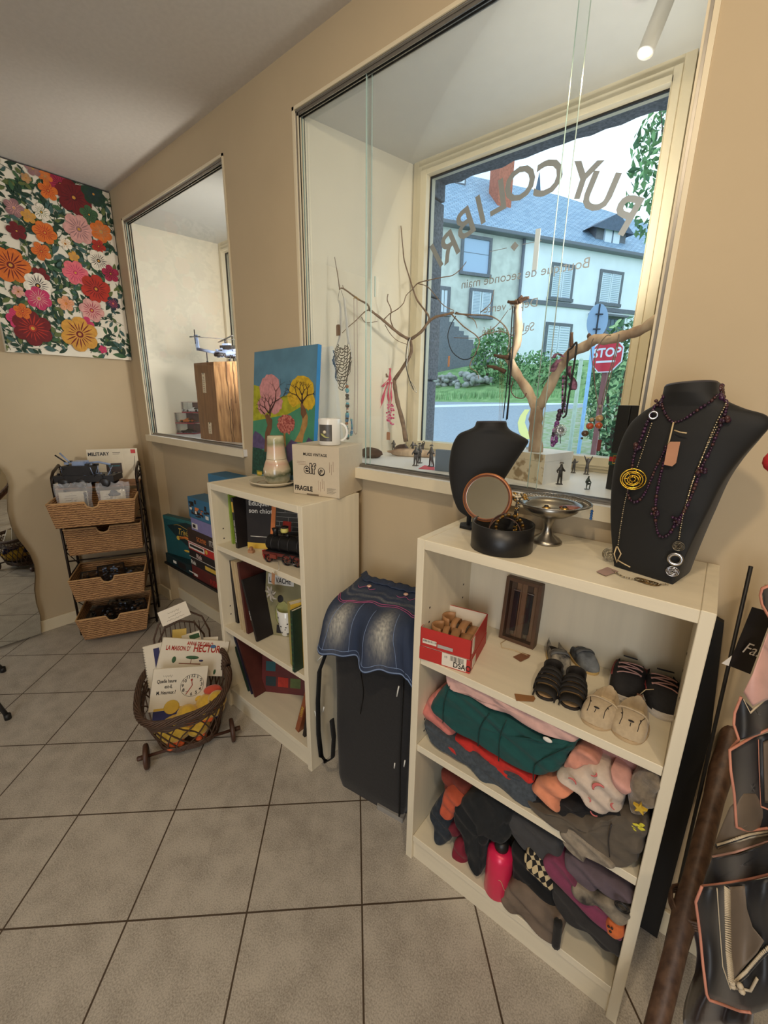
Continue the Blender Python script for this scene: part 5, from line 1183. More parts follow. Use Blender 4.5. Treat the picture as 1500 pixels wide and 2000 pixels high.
br(893, 600, 1.57, 75, 10, 5); br(893, 590, 2.2, 80, 7, 4); br(893, 590, .9, 80, 7, 4); br(600, 690, 1.5, 60, 8, 5); br(595, 690, 2.2, 60, 6, 4); br(605, 680, 1.1, 110, 6, 4); br(560, 700, 2.3, 50, 5, 3)
g.out('painted_trees', t)

# ================================================================ in the narrow bookcase
def spine(a0, b0, a1, b1, th, m, lab, yf=-.245, depth=.19, deco=None, z0=None, grp='books in the narrow bookcase', nm='book'):
    q0, q1 = aY(a0, b0, yf), aY(a1, b1, yf); z = z0 if z0 is not None else q0.z; P0 = Vector((q0.x, yf, z)); up = Vector((q1.x-q0.x, 0, q1.z-z)); h = up.length
    lean_ = up.x/h; P0.z += max(0, th*lean_)*1.0 if lean_ > 0 else 0
    T = frame(P0, Vector((up.z, 0, -up.x)), up)
    if T.col[2].y > 0: pass
    o = thing(nm, lab, 'book', P0, 0, grp)
    g = MB(T); g.bx(0, 0, -depth, .0018, h, 0, m).bx(th-.0018, 0, -depth, th, h, 0, m).bx(0, 0, -.0018, th, h, 0, m); g.out('cover', o, bevel=.0008, seg=1)
    MB(T).bx(.0018, .003, -depth+.004, th-.0018, h-.003, -.0018, paper).out('page_block', o)
    if deco: g = MB(T @ TR(th/2, 0, .0006)); deco(g, th, h); g.out('spine_print', o)
    return o
def vt(t_, size, m, off=.1, sq=1): return lambda g, th, h: g.text(t_, size, m, Matrix.Translation((-size*.35, h*off, 0)) @ Matrix.Rotation(PI/2, 4, 'Z') @ Matrix.Translation((0, -size*.7, 0)), squeeze=sq, bold=.02)
s1, s2, s3 = .795, .415, .094
lgr = mat('lime_green_cover', (140, 166, 60), .5); nvy = mat('dark_indigo_cover', (38, 36, 58), .5, var=.2); crm = mat('cream_cover', (212, 190, 150), .5); mar = mat('maroon_cover', (86, 40, 34), .5, var=.2); dgn = mat('dark_green_cover', (34, 58, 46), .5, var=.2)
spine(453, 1068, 444, 966, .012, lgr, 'thin lime green book, leftmost on the top shelf', z0=s1)
spine(461, 1071, 450, 972, .016, cbk, 'black book with a yellow band and white spine title on the top shelf', z0=s1, yf=-.262, deco=lambda g, th, h: (g.bx(-th*.35, h*.72, 0, th*.35, h*.92, .0004, cyl), vt('Éduquer son chiot', .0125, cw, .12)(g, th, h)))
q = aZ(474, 1072, s1); T = frame((q.x+.006, q.y+.02, s1+.001), Vector((.86, .5, 0)), Vector((-.05, .03, 1)))
book(T, .16, .215, .014, cbk, 'large black puppy training book with a yellow foot, behind the train', lambda g, w, h: (g.text('Éduquer', .027, cw, Matrix.Translation((.012, h-.036, .0006)), bold=.02), g.text('son chiot', .027, cw, Matrix.Translation((.012, h-.066, .0006)), bold=.02), g.bx(.0, .0, 0, w, .024, .0006, cyl), g.bx(.015, .05, 0, .12, .052, .0006, cw)), grp='books in the narrow bookcase')
q = aZ(512, 1085, s1); T = frame((q.x-.0, q.y+.035, s1+.001), Vector((.80, .45, 0)), Vector((-.30, .10, 1)))
plas = mat('dark_pattern_cover', (52, 50, 46), .35, var=.5, scale=25)
book(T, .135, .21, .02, plas, 'dark comic album in a plastic sleeve leaning behind the train', lambda g, w, h: (g.bx(0, 0, 0, .018, h, .0006, cor), g.bx(.05, .09, 0, .085, .13, .0006, cred), [g.bx(.022, .02+i*.018, 0, w-.01, .0206+i*.018, .0005, cw) for i in range(10)], [g.bx(.03+(i*.037) % .09, .022+i*.018, 0, .0306+(i*.037) % .09, .036+i*.018, .0005, cw) for i in range(9)]), grp='books in the narrow bookcase')
# toy locomotive
q = aZ(525, 1095, s1); q2 = aZ(600, 1108, s1); tdir = Vector((.93, .30, 0)).normalized(); LT = frame((q.x-.01, q.y+.02, s1), tdir, Vector((-tdir.y, tdir.x, 0)))
if LT.col[2].z < 0: pass
t = thing('toy_locomotive', 'black metal toy steam locomotive with red wheels on the top shelf', 'toy train', LT @ Vector((.07, 0, 0)))
lb = mat('black_tinplate', (34, 34, 36), .35, metal=.3, var=.3, scale=40); rw = mat('dull_red_wheel', (132, 58, 44), .5, var=.3)
def LB(): return MB(LT @ Matrix.Scale(1.12, 4))
g = LB(); g.grid(lambda u, w: (.0+.15*u, .026*math.cos(2*PI*w)*(1 if u < .99 else 1), .062+.026*math.sin(2*PI*w)), 12, 20, lb, wv=True); g.bx(-.002, -.026, .036, .15, .026, .040, lb); g.sph((.0, 0, .062), (.01, .026, .026), lb, 16); g.out('boiler', t)
g = LB()
for x in (.02, .05, .085, .12): g.tube([(x, .0268*math.cos(a*PI/10), .062+.0268*math.sin(a*PI/10)) for a in range(20)], .0012, gm, 4, closed=True)
g.out('boiler_band', t)
g = LB(); g.bx(-.01, -.03, .026, .17, .03, .036, mat('dark_red_frame', (104, 44, 38), .5)); g.out('chassis', t)
g = LB(); g.bx(.13, -.03, .036, .18, .03, .10, lb); g.bx(.125, -.034, .10, .185, .034, .106, lb); g.out('cab', t, bevel=.002)
g = LB(); g.lathe([(.0, .085), (.009, .085), (.008, .10), (.012, .112), (.0, .112)], lb, 14, T=TR(.022, 0, 0)); g.out('chimney', t)
g = LB(); g.lathe([(0, .087), (.008, .087), (.008, .098), (0, .10)], lb, 14, T=TR(.07, 0, 0)); g.out('dome', t)
g = LB(); g.prism([(-.01, -.028), (-.038, 0), (-.01, .028)], .008, .026, crd); g.out('cow_catcher', t)
for x, r_ in ((.012, .014), (.085, .019), (.125, .019)):
    for s_ in (-1, 1):
        g = LB(); M_ = TR(x, s_*.031, r_+.0005, rx=PI/2); g.lathe([(r_, -.003), (r_, .003), (r_*.86, .003), (r_*.86, -.003), (r_, -.003)], lb, 20, T=M_); g.disc(r_*.2, lb, M_, 10, .003 if s_ < 0 else -.003)
        for k in range(8): g.bar(M_ @ Vector((0, 0, 0)), M_ @ Vector((r_*.9*math.cos(k*PI/4), r_*.9*math.sin(k*PI/4), 0)), .0013, rw, 4)
        g.out('wheel', t)
g = LB(); g.bar((.085, -.037, .012), (.125, -.037, .012), .0022, gm, 5); g.bx(.02, -.036, .018, .045, -.028, .032, rw); g.out('side_rod', t)
q = aZ(563, 1052, s1); c = LT @ Vector((.066, -.0, .118)); 
t = thing('small_pot', 'tiny yellow pot with a dark lid standing on the toy locomotive', 'pot', c); MB(TR(c.x, c.y, c.z-.002)).lathe([(0, 0), (.014, 0), (.015, .004), (.014, .016), (0, .016)], mat('pale_yellow_pot', (206, 196, 110), .5), 18).out('pot', t); MB(TR(c.x, c.y, c.z+.014)).lathe([(0, .001), (.015, .001), (.015, .005), (0, .006)], cbk, 18).out('lid', t)
q = aZ(486, 1081, s1); wc = mat('pale_wood_peg', (176, 128, 92), .7, var=.2)
MB(TR(q.x, q.y+.012, s1+.0005, rz=.3)).bx(-.012, -.008, 0, .012, .008, .012, wc).bx(-.006, -.006, .012, .006, .006, .024, wc).out('wooden_toy_figure', label='tiny wooden block figure beside the black book', cat='toy', bevel=.001)
q = aY(533, 1128, -.292); t = thing('price_tag', 'small wooden price tag hanging from the toy train over the shelf edge', 'tag', (q.x, q.y-.014, q.z-.03))
MB().tube([LT @ Vector((.06, -.04, .02)), aY(545, 1112, -.306), aY(536, 1118, -.306)], .0008, cw, 4).out('string', t)
pl = PL((q.x, -.308, q.z), (1, 0, 0)); u = pl.uv(534, 1130); MB(pl.T @ TR(u[0], u[1], 0) @ Matrix.Rotation(-.15, 4, 'Z')).bx(-.009, -.022, 0, .009, .022, .002, wc).out('tag_plate', t, bevel=.001)
# middle shelf
G2 = 'books on the middle shelf of the narrow bookcase'
spine(449, 1213, 437, 1092, .014, nvy, 'dark indigo book with white spine lettering, leftmost on the middle shelf', z0=s2, grp=G2, deco=vt('ALBUM DE FAMILLE', .006, cw, .1, .9) if 0 else (lambda g, th, h: [g.bx(-.003, h*(.1+.045*i), 0, .003, h*(.12+.045*i), .0003, cw) for i in range(16)]))
spine(460, 1214, 447, 1094, .020, cbk, 'black book second from left on the middle shelf', z0=s2, grp=G2)
spine(470, 1229, 450, 1096, .008, crm, 'first of two thin cream books on the middle shelf', z0=s2, yf=-.265, grp=G2)
spine(475, 1231, 456, 1097, .008, crm, 'second of two thin cream books on the middle shelf', z0=s2, yf=-.268, grp=G2)
spine(481, 1233, 462, 1099, .014, mar, 'maroon book right of the thin cream books', z0=s2, yf=-.265, grp=G2)
spine(499, 1243, 470, 1133, .013, cbk, 'black album leaning left with a small white spine title', z0=s2, yf=-.275, grp=G2, deco=vt('Pif et Olive', .009, cw, .35))
q = aZ(513, 1238, s2); T = frame((q.x, q.y+.005, s2+.001), Vector((.88, .42, 0)), Vector((-.28, .08, 1)))
com = mat('olive_comic_cover', (150, 142, 104), .4, var=.25, scale=14)
book(T, .20, .275, .010, com, 'comic album with a green-dressed figure leaning on the middle shelf', lambda g, w, h: (g.bx(.012, h-.056, 0, .13, h-.012, .0005, cw), g.text('LA VACHE', .032, cbk, Matrix.Translation((.016, h-.048, .0007)), squeeze=.68, bold=.02), g.sph((w*.36, h*.58, .0005), (.014, .018, .0006), cbk, 12), g.sph((w*.42, h*.36, .0005), (.034, .055, .0006), mat('print_sage', (156, 156, 96), .5), 14), g.bx(w*.3, .012, 0, w*.8, h*.17, .0006, cbk), g.tube([(w*.5, h*.3, .001), (w*.62, h*.16, .001)], .0016, cw, 4)), grp=G2)
q = aZ(548, 1225, s2); T = frame((q.x, q.y+.055, s2+.001), Vector((.9, .35, 0)), (0, .05, 1))
o = thing('round_top_book', 'grey shaped book with a rounded top behind the spotted mug', 'book', T @ Vector((0, 0, 0)))
g = MB(T); pts = [(-.055, 0), (.055, 0)]+[(.055*math.cos(a*PI/14), .115+.055*math.sin(a*PI/14)) for a in range(15)]; g.prism(pts, -.012, 0, mat('slate_grey_cover', (104, 100, 108), .5, var=.15)); g.out('cover', o)
g = MB(T); g.text('CONTES', .024, cbk, Matrix.Translation((-.042, .10, .0006)), squeeze=.8, bold=.02).text('ET COMPTINES', .012, cbk, Matrix.Translation((-.042, .085, .0006)), squeeze=.8) if 0 else g.text('CONTES', .026, cbk, Matrix.Translation((-.044, .098, .0006)), squeeze=.8, bold=.03); g.bx(-.03, .02, 0, .03, .06, .0005, mar); g.out('cover_print', o)
# grey octopus shaped toy
q = aY(531, 1158, -.22); o = thing('octopus_toy', 'pale grey rubber octopus toy hanging in front of the comic album', 'toy', q); oc = mat('pale_grey_rubber', (172, 166, 156), .6)
g = MB(); g.sph(q+Vector((0, 0, .0)), (.016, .010, .015), oc, 12)
for k in range(7): a = k*.9+.3; g.tube([q+Vector((.008*math.cos(a), -.004, .006*math.sin(a))), q+Vector((.026*math.cos(a), -.008, .026*math.sin(a))), q+Vector((.038*math.cos(a+.2), -.004, .036*math.sin(a+.2)))], [.006, .0045, .002], oc, 6)
g.out('rubber_body', o)
c = aZ(554, 1240, s2); c.y += .025; kk_ = psz(c); t = thing('spotted_mug', 'white mug with black dalmatian spots on the middle shelf', 'mug', c); rm = 20*kk_; hm = 52*kk_; Tm_ = TR(c.x, c.y, c.z+.0006)
MB(Tm_).lathe([(0, 0), (rm*.72, 0), (rm*.8, .003), (rm, hm), (rm*.97, hm+.001), (rm*.92, hm), (rm*.72, .006), (0, .005)], china, 32).out('mug_body', t)
MB(Tm_).tube([(rm*.9+.012*math.sin(a*PI/8), -.003, hm*.52+hm*.28*math.cos(a*PI/8)) for a in range(9)], .003, china, 7).out('handle', t)
g = MB(Tm_); rr = random.Random(9)
for i in range(46):
    a = rr.uniform(0, 2*PI); z = rr.uniform(.08, .93)*hm; R0 = rm*(.8+.2*z/hm)+.0004; s_ = rr.uniform(.0022, .005); T_s = Matrix(((-math.sin(a), 0, math.cos(a), R0*math.cos(a)), (math.cos(a), 0, math.sin(a), R0*math.sin(a)), (0, 1, 0, z), (0, 0, 0, 1)))
    g.sph((0, 0, 0), (s_, s_*rr.uniform(.5, 1.3), .0006), cbk, 8, T=T_s)
g.out('spots', t)
spine(571, 1307, 566, 1192, .014, dgn, 'dark green patterned book jutting over the middle shelf edge', yf=-.30, z0=s2-.0, depth=.16, grp=G2, deco=lambda g, th, h: [g.bx(-.004, h*(.05+.09*i), 0, .004, h*(.08+.09*i), .0003, grn) for i in range(10)])
q = aZ(580, 1300, s2); T = frame((.795, -.285, s2+.001), Vector((.30, .95, 0)), (0.0, 0, 1))
book(T, .17, .26, .030, mat('yellow_nature_cover', (186, 170, 92), .5, var=.3, scale=10), 'yellow and green nature book at the right end of the middle shelf', lambda g, w, h: (g.bx(0, 0, 0, w, h*.42, .0004, grn), g.sph((w*.4, h*.25, .0005), (.04, .05, .0005), lgr, 10), g.bx(0, h*.8, 0, w*.5, h, .0005, cyl)), grp=G2)
T = frame((.842, -.262, s2+.001), Vector((.12, .99, 0)), (0.0, 0, 1))
book(T, .15, .245, .02, mat('amber_cover', (206, 160, 62), .5, var=.2), 'amber book standing against the right side of the middle shelf', None, grp=G2)
# bottom shelf
G3 = 'books on the bottom shelf of the narrow bookcase'
spine(484, 1352, 447, 1232, .010, dgn, 'dark green album leaning left, outermost on the bottom shelf', z0=s3, yf=-.255, grp=G3)
spine(490, 1353, 453, 1236, .010, nvy, 'indigo album leaning left, second on the bottom shelf', z0=s3, yf=-.257, grp=G3)
spine(496, 1354, 459, 1240, .010, mar, 'brown album leaning left, third on the bottom shelf', z0=s3, yf=-.259, grp=G3)
q = aZ(505, 1352, s3); T = frame((q.x+.005, q.y+.012, s3+.001), Vector((.80, .50, 0)), Vector((-.36, .0, 1)))
bd = mat('dark_red_album_cover', (98, 30, 28), .4, var=.2, scale=12)
book(T, .27, .25, .010, bd, 'large dark red album with picture squares leaning on the bottom shelf', lambda g, w, h: ([g.bx(.02+.058*i, .03+.0*i, 0, .068+.058*i, .075, .0005, m_) for i, m_ in enumerate((cdt, cred, mat('print_olive', (92, 88, 50), .5)))], g.bx(.02, .10, 0, .065, .145, .0005, cte), g.bx(.02, .17, 0, .07, .215, .0005, crd), g.bx(.09, .165, 0, .22, .2, .0005, mar)), grp=G3)
spine(576, 1416, 598, 1343, .022, mat('rust_brown_cover', (150, 82, 48), .5, var=.2), 'rust brown cookery book leaning right on the bottom shelf', z0=s3, yf=-.262, depth=.18, grp=G3, deco=vt('CUISINE', .016, cyl, .35))
spine(590, 1422, 602, 1370, .014, cbk, 'short black book under the rust brown book', z0=s3, yf=-.262, depth=.16, grp=G3)
# ================================================================ in the big display window
from mathutils.bvhtree import BVHTree
def c6(a, b): return (580+a/4.08, 430+b/4.08)
def cm_(a, b): return (820+a/2.702, 160+b/2.702)
def c3(a, b): return (1040+a/5.357, 560+b/5.357)
dw = mat('dry_grey_branch', (136, 112, 92), .85, var=.35, scale=60, bump=.6); dw2 = mat('bleached_driftwood', (216, 192, 164), .85, var=.4, scale=18, stretch=(1, 1, .4), bump=.6, col2=(150, 122, 100))
def limb(g, pts, cv, y, r0, r1, m, dy=0, n=7, sub=3):
    P = []
    for i, (a, b) in enumerate(pts): P.append(aY(*cv(a, b), y+dy*i/max(1, len(pts)-1)))
    Q = []; N = len(P)
    for i in range(N-1):
        p0, p1, p2, p3 = P[max(i-1, 0)], P[i], P[i+1], P[min(i+2, N-1)]
        for k in range(sub):
            t = k/sub; Q.append(.5*((2*p1)+(p2-p0)*t+(2*p0-5*p1+4*p2-p3)*t*t+(3*p1-p0-3*p2+p3)*t*t*t))
    Q.append(P[-1]); R = [r0+(r1-r0)*i/(len(Q)-1) for i in range(len(Q))]
    R = [r*(1+.12*math.sin(i*2.3)) for i, r in enumerate(R)]
    g.tube(Q, R, m, n); return Q
y1_ = .40; b1_ = aY(795, 864, y1_); b1_.z = zs
t1 = thing('dry_branch', 'thin forked dry branch on the left of the big window sill, hung with necklaces', 'branch', (b1_.x, y1_, zs))
g = MB(); k = psz(b1_)
limb(g, [(868, 1765), (840, 1600), (800, 1450), (780, 1330), (775, 1270)], c6, y1_, 4.6*k, 3.6*k, dw)
limb(g, [(775, 1275), (860, 1150), (912, 1050), (905, 950)], c6, y1_, 3.4*k, 2.6*k, dw)
g.out('trunk', t1)
twigs = [([(905, 955), (830, 915), (760, 860), (690, 800), (640, 760), (580, 715)], -.19, 2.2, 1.5), ([(580, 715), (560, 670), (480, 625), (370, 545), (338, 552)], -.095, 1.5, .8), ([(340, 548), (325, 440), (300, 295)], 0, .9, .4), ([(372, 548), (364, 518)], 0, .7, .4),
         ([(575, 715), (540, 730), (470, 800), (410, 850), (360, 900)], -.06, 1.0, .5), ([(722, 1250), (650, 1120), (638, 1085), (580, 985), (555, 905)], -.03, 1.5, .8), ([(905, 950), (990, 890), (1050, 810), (1110, 770), (1180, 755), (1250, 735)], .02, 2.2, 1.5),
         ([(1050, 805), (1045, 755), (960, 640), (925, 550), (900, 470), (855, 320), (845, 230), (828, 45)], .03, 1.5, .6), ([(922, 548), (960, 505), (1020, 485), (1160, 455), (1240, 440), (1310, 385), (1350, 330)], .03, .9, .4), ([(690, 795), (740, 745), (800, 710), (850, 660), (870, 600), (922, 550)], .02, .7, .5),
         ([(768, 860), (745, 790), (750, 710), (720, 640), (726, 588)], -.02, .9, .6), ([(960, 505), (1040, 530), (1110, 610), (1170, 680), (1250, 720)], .02, .7, .5), ([(700, 830), (740, 900), (800, 960), (880, 990)], .02, .5, .4), ([(515, 770), (545, 815), (640, 808)], 0, .5, .35)]
yb_ = {0: 0, 1: -.19, 2: -.285, 3: -.28, 4: -.19, 12: -.08, 13: -.20, 6: 0, 7: .02, 8: .04, 9: -.08, 10: -.06, 11: .03}
for i, (p, d_, a, b) in enumerate(twigs): g = MB(); limb(g, p, c6, y1_+yb_.get(i, 0), a*k*1.25, b*k*1.3, dw, dy=d_, n=6); g.out('twig', t1)
for p, a, b in (([(186, 1222), (250, 1228), (300, 1230), (380, 1238), (450, 1290), (472, 1350), (462, 1425)], 1.5, .6), ([(160, 1218), (230, 1290), (310, 1352), (300, 1420), (262, 1500), (300, 1530), (312, 1570)], 1.2, .5), ([(310, 1352), (400, 1290), (440, 1240), (465, 1205)], .8, .4), ([(320, 1216), (372, 1170), (392, 1095)], .8, .4), ([(190, 1215), (280, 1250), (302, 1300)], .8, .5), ([(340, 1335), (420, 1315), (500, 1340), (560, 1325), (582, 1275)], .7, .4), ([(470, 1350), (520, 1310)], .5, .4), ([(180, 1350), (250, 1352), (310, 1352)], .6, .4)):
    g = MB(); limb(g, p, cm_, y1_+.02, a*k, b*k, dw, dy=-.02, n=6); g.out('twig', t1)
b2_ = aZ(1040, 890, zs); y2_ = .20; k2 = psz((b2_.x, y2_, 1.3))
q = aY(1045, 880, y2_)
t2 = thing('driftwood_branch', 'thick bleached driftwood branch with two arms in the right half of the big window', 'branch', (q.x, y2_, zs))
g = MB(); limb(g, [(612, 1960), (612, 1850), (612, 1780), (620, 1710)], cm_, y2_, 12*k2, 11*k2, dw2, n=12); g.out('trunk', t2)
g = MB(); limb(g, [(618, 1725), (570, 1630), (510, 1540), (470, 1455)], cm_, y2_, 8.5*k2, 7*k2, dw2, n=10); limb(g, [(472, 1465), (510, 1390), (522, 1300), (515, 1210), (522, 1150)], cm_, y2_, 7*k2, 6*k2, dw2, n=10); g.out('arm', t2)
g = MB(); limb(g, [(622, 1725), (680, 1620), (740, 1500), (800, 1430), (880, 1392), (925, 1358), (1000, 1358), (1100, 1332), (1180, 1302), (1262, 1240)], cm_, y2_, 8.5*k2, 6.5*k2, dw2, dy=-.12, n=10); g.out('arm', t2)
for p in ([(470, 1455), (430, 1450), (392, 1442)], [(450, 1530), (400, 1508), (358, 1500)], [(522, 1160), (495, 1165), (465, 1160)], [(525, 1160), (550, 1145), (575, 1138)], [(522, 1155), (540, 1128)], [(806, 1430), (800, 1385), (802, 1322)], [(900, 1372), (893, 1340), (898, 1328)]):
    g = MB(); limb(g, p, cm_, y2_-.03, 4*k2, 2.2*k2, mat('brown_wood_stub', (96, 70, 54), .85, var=.3), n=8); g.out('stub', t2)
# base stones and bark slabs
bk_ = mat('grey_bark', (132, 116, 100), .9, var=.45, scale=40, bump=1, col2=(74, 60, 50))
def lump(name, lab, cat, p, r, m, sd, rz=0, grp=None, n=20, am=.25):
    g = MB(TR(p[0], p[1], p[2]+r[2]*.86, rz=rz))
    def fn(u, w):
        a, b = u*2*PI, (w-.5)*PI*.998; d = Vector((math.cos(a)*math.cos(b), math.sin(a)*math.cos(b), math.sin(b))); s_ = 1+am*noise.noise(d*2.2+Vector((sd, sd, 0)))
        z = d.z*r[2]*s_; return (d.x*r[0]*s_, d.y*r[1]*s_, max(z, -r[2]*.86))
    g.grid(fn, n, n//2, m, wu=True); return g.out(name, label=lab, cat=cat, group=grp, org=p)
q = aZ(742, 880, zs); lump('bark_slab', 'flat grey slab of bark behind the sliding pane at the left of the sill', 'bark', (q.x-.02, q.y+.06, zs), (.12, .05, .014), bk_, 1, .3)
q = aZ(705, 895, zs); lump('bark_slab', 'dark chunk of bark at the left end of the big window sill', 'bark', (q.x+.01, q.y+.05, zs), (.055, .035, .022), mat('dark_bark', (86, 58, 44), .9, var=.5, scale=30, bump=1), 2, .2)
q = aZ(790, 893, zs); lump('driftwood_log', 'low whitish driftwood log lying in front of the thin branch', 'log', (q.x+.015, q.y+.04, zs), (.11, .022, .018), dw2, 3, .45)
lump('stone', 'dark brown stone at the foot of the thin branch', 'stone', (b1_.x-.03, y1_+.005, zs), (.035, .028, .024), mat('dark_brown_stone', (84, 62, 54), .6, var=.4, scale=40), 4)
lump('stone', 'white stone beside the foot of the thin branch', 'stone', (b1_.x+.05, y1_+.03, zs), (.038, .025, .015), mat('white_stone', (206, 206, 204), .6, var=.2), 5)

# necklaces on the thin branch
def cc(px, y, cv=c6, sub=3):
    P = [aY(*cv(a, b), y) for a, b in px]; Q = []; N = len(P)
    for i in range(N-1):
        p0, p1, p2, p3 = P[max(i-1, 0)], P[i], P[i+1], P[min(i+2, N-1)]
        for k_ in range(sub):
            t = k_/sub; Q.append(.5*((2*p1)+(p2-p0)*t+(2*p0-5*p1+4*p2-p3)*t*t+(3*p1-p0-3*p2+p3)*t*t*t))
    Q.append(P[-1]); return Q
def beads(g, Q, r, ms, step, jit=0, sd=1, n=8, flat=1):
    rnd = random.Random(sd); acc = 0; last = Q[0]; i = 0
    L_ = sum((Q[j+1]-Q[j]).length for j in range(len(Q)-1)); s_ = 0; j = 0; d0 = 0
    while s_ < L_:
        while j < len(Q)-2 and s_-d0 > (Q[j+1]-Q[j]).length: d0 += (Q[j+1]-Q[j]).length; j += 1
        seg = Q[j+1]-Q[j]; p = Q[j]+seg*min(1, (s_-d0)/max(seg.length, 1e-6)); rr = r*(1+rnd.uniform(-jit, jit))
        g.sph(p, (rr, rr*flat, rr), ms[i % len(ms)] if jit == 0 else rnd.choice(ms), n); s_ += step*(rr/r); i += 1
cord = mat('black_cord', (26, 24, 28), .6); wcord = mat('white_satin_cord', (228, 226, 224), .4, sheen=.3); tagm = mat('brown_kraft_tag', (126, 84, 58), .8, var=.1); tagp = mat('pale_kraft_tag', (178, 128, 98), .8, var=.1)
def tagat(px, y, w, h, m, lab, rot=0, grp='price tags on the necklaces'):
    q = aY(*px, y); M = frame(q, (1, 0, 0), (0, 0, 1)) @ Matrix.Rotation(rot, 4, 'Z'); t = thing('price_tag', lab, 'tag', q)
    MB(M).prism([(-w/2, -h/2), (w/2, -h/2), (w/2, h/2-.004), (w/2-.004, h/2), (-w/2+.004, h/2), (-w/2, h/2-.004)], -.0006, .0006, m).out('card', t)
    MB(M).tube([(0, h/2-.003, 0), (.003, h/2+.008, 0), (-.002, h/2+.014, 0), (0, h/2-.003, 0)], .0006, wcord, 4).out('string', t)
yn = y1_-.29
t = thing('bib_necklace', 'necklace of many black bead strands on white cords, leftmost on the thin branch', 'necklace', aY(*c6(350, 600), yn))
g = MB(); g.tube(cc([(338, 560), (326, 640)], yn), .0009, cord, 4); g.tube(cc([(352, 560), (372, 618)], yn), .0009, cord, 4); g.out('clasp_chain', t)
g = MB(); 
for dx in (0, 8): g.tube(cc([(328+dx, 640), (342+dx, 700), (340+dx, 900), (318+dx*.3, 1000)], yn), .0022, wcord, 5)
for dx in (0, 9): g.tube(cc([(372+dx*.5, 618), (384+dx, 760), (398+dx, 900), (404+dx, 990)], yn), .0024, wcord, 5)
g.tube(cc([(395, 900), (425, 1000), (438, 1100)], yn), .002, wcord, 5); g.out('white_cord', t)
for i in range(14):
    f = i/13; xl_, xr_ = 322-35*math.sin(f*2.2), 400+30*math.sin(f*2.2); yt_ = 985+f*150; dp = 45+f*175; n = 14; px = []
    for j in range(n+1):
        s_ = j/n; px.append((xl_+(xr_-xl_)*s_+9*math.sin(j*2+i), yt_+dp*math.sin(PI*s_)**.8+9*math.sin(j*3+i*2)))
    g = MB(); g.tube(cc(px, yn-.004*math.sin(i*1.7), sub=2), .0017, mat('jet_bead', (12, 11, 13), .5), 4); g.out('strand', t)
tagat(c6(328, 876), yn-.012, .020, .040, tagm, 'dark brown tag hanging on the black bead necklace')
tq = [mat('bead_turquoise', (90, 178, 192), .2), mat('bead_white', (226, 224, 216), .3), mat('bead_black', (36, 34, 38), .3), mat('bead_brown', (160, 96, 60), .4), mat('bead_sky', (60, 140, 190), .2), mat('bead_turquoise', (0, 0, 0))]
g = MB(); Q = cc([(398, 1315), (402, 1500), (396, 1640), (405, 1745)], yn-.005); beads(g, Q, .0062, tq, .0062, .45, 4, 9); Q = cc([(432, 1580), (438, 1660), (430, 1720)], yn-.005); beads(g, Q, .005, tq, .006, .3, 7, 8)
g.tube(cc([(398, 1315), (402, 1500), (396, 1640), (405, 1745)], yn-.005), .001, cord, 4)
g.out('bead_string', label='string of turquoise, white and brown beads below the black bib necklace', cat='necklace')
t = thing('bead_necklace', 'long double strand of tiny pinkish beads hanging beside the bib necklace', 'necklace', aY(*c6(465, 620), yn))
pb_ = mat('bead_rose', (196, 168, 158), .4)
for a in (456, 481): g = MB(); beads(g, cc([(a-2, 625), (a, 900), (a+4, 1300), (a-2, 1690)], yn+.01), .0018, [pb_], .0040, 0, 1, 5); g.out('bead_strand', t)
g = MB(); beads(g, cc([(456, 1690), (468, 1705), (480, 1690)], yn+.01), .0018, [pb_], .0038, 0, 1, 5); beads(g, cc([(454, 625), (470, 610), (492, 640)], yn+.01), .0022, [mat('gold_metal', (204, 160, 84), .3, metal=1)], .0038, 0, 1, 5); g.out('bead_loop', t)
prb = mat('pink_satin_ribbon', (226, 92, 118), .45, sheen=.4); 
t = thing('ribbon_bracelet', 'pink ribbon with a cluster of pink beads tied to the thin branch', 'necklace', aY(*c6(740, 1240), y1_-.03)); yr = y1_-.03
def ribbon(g, px, y, w, m, cv=c6):
    Q = cc(px, y, cv); n = len(Q)
    g.grid(lambda u, v_: Q[min(n-1, int(round(u*(n-1))))]+Vector(((v_-.5)*w, .004*math.sin(u*9+v_*2), 0)), n-1, 2, m)
g = MB(); ribbon(g, [(740, 1180), (742, 1250), (735, 1300)], yr, .013, prb); ribbon(g, [(735, 1260), (700, 1300), (680, 1330), (712, 1300)], yr-.003, .010, prb); ribbon(g, [(722, 1290), (690, 1400), (658, 1500)], yr, .012, prb); ribbon(g, [(735, 1290), (728, 1400), (732, 1460)], yr-.002, .010, prb); ribbon(g, [(752, 1290), (752, 1380), (748, 1470)], yr-.003, .007, prb); g.out('ribbon', t, solid=.0008)
g = MB(); rr = random.Random(3); pbd = [mat('bead_hot_pink', (206, 66, 112), .3), mat('bead_light_pink', (232, 128, 160), .3)]
for i in range(46): q = aY(*c6(743+rr.uniform(-28, 28), 1465+rr.uniform(0, 165)), yr+rr.uniform(-.008, .006)); g.sph(q, (.0052, .004, .0036), rr.choice(pbd), 8)
g.out('bead_cluster', t)
tagat(c6(728, 1720), yr-.002, .020, .036, tagp, 'pale tag below the pink bead cluster')
t = thing('cord_necklace', 'thin black and white cord with a silver hook hanging from the thin branch', 'necklace', aY(*c6(895, 940), y1_-.02))
g = MB(); g.tube(cc([(905, 935), (885, 960), (868, 1080), (872, 1180), (900, 1280), (930, 1350)], y1_-.02), .0018, cord, 5); g.tube(cc([(905, 935), (888, 1000), (880, 1100), (872, 1160)], y1_-.022), .0014, wcord, 5); g.out('cord', t)
slv = mat('silver_metal', (206, 206, 210), .22, metal=1, var=.1)
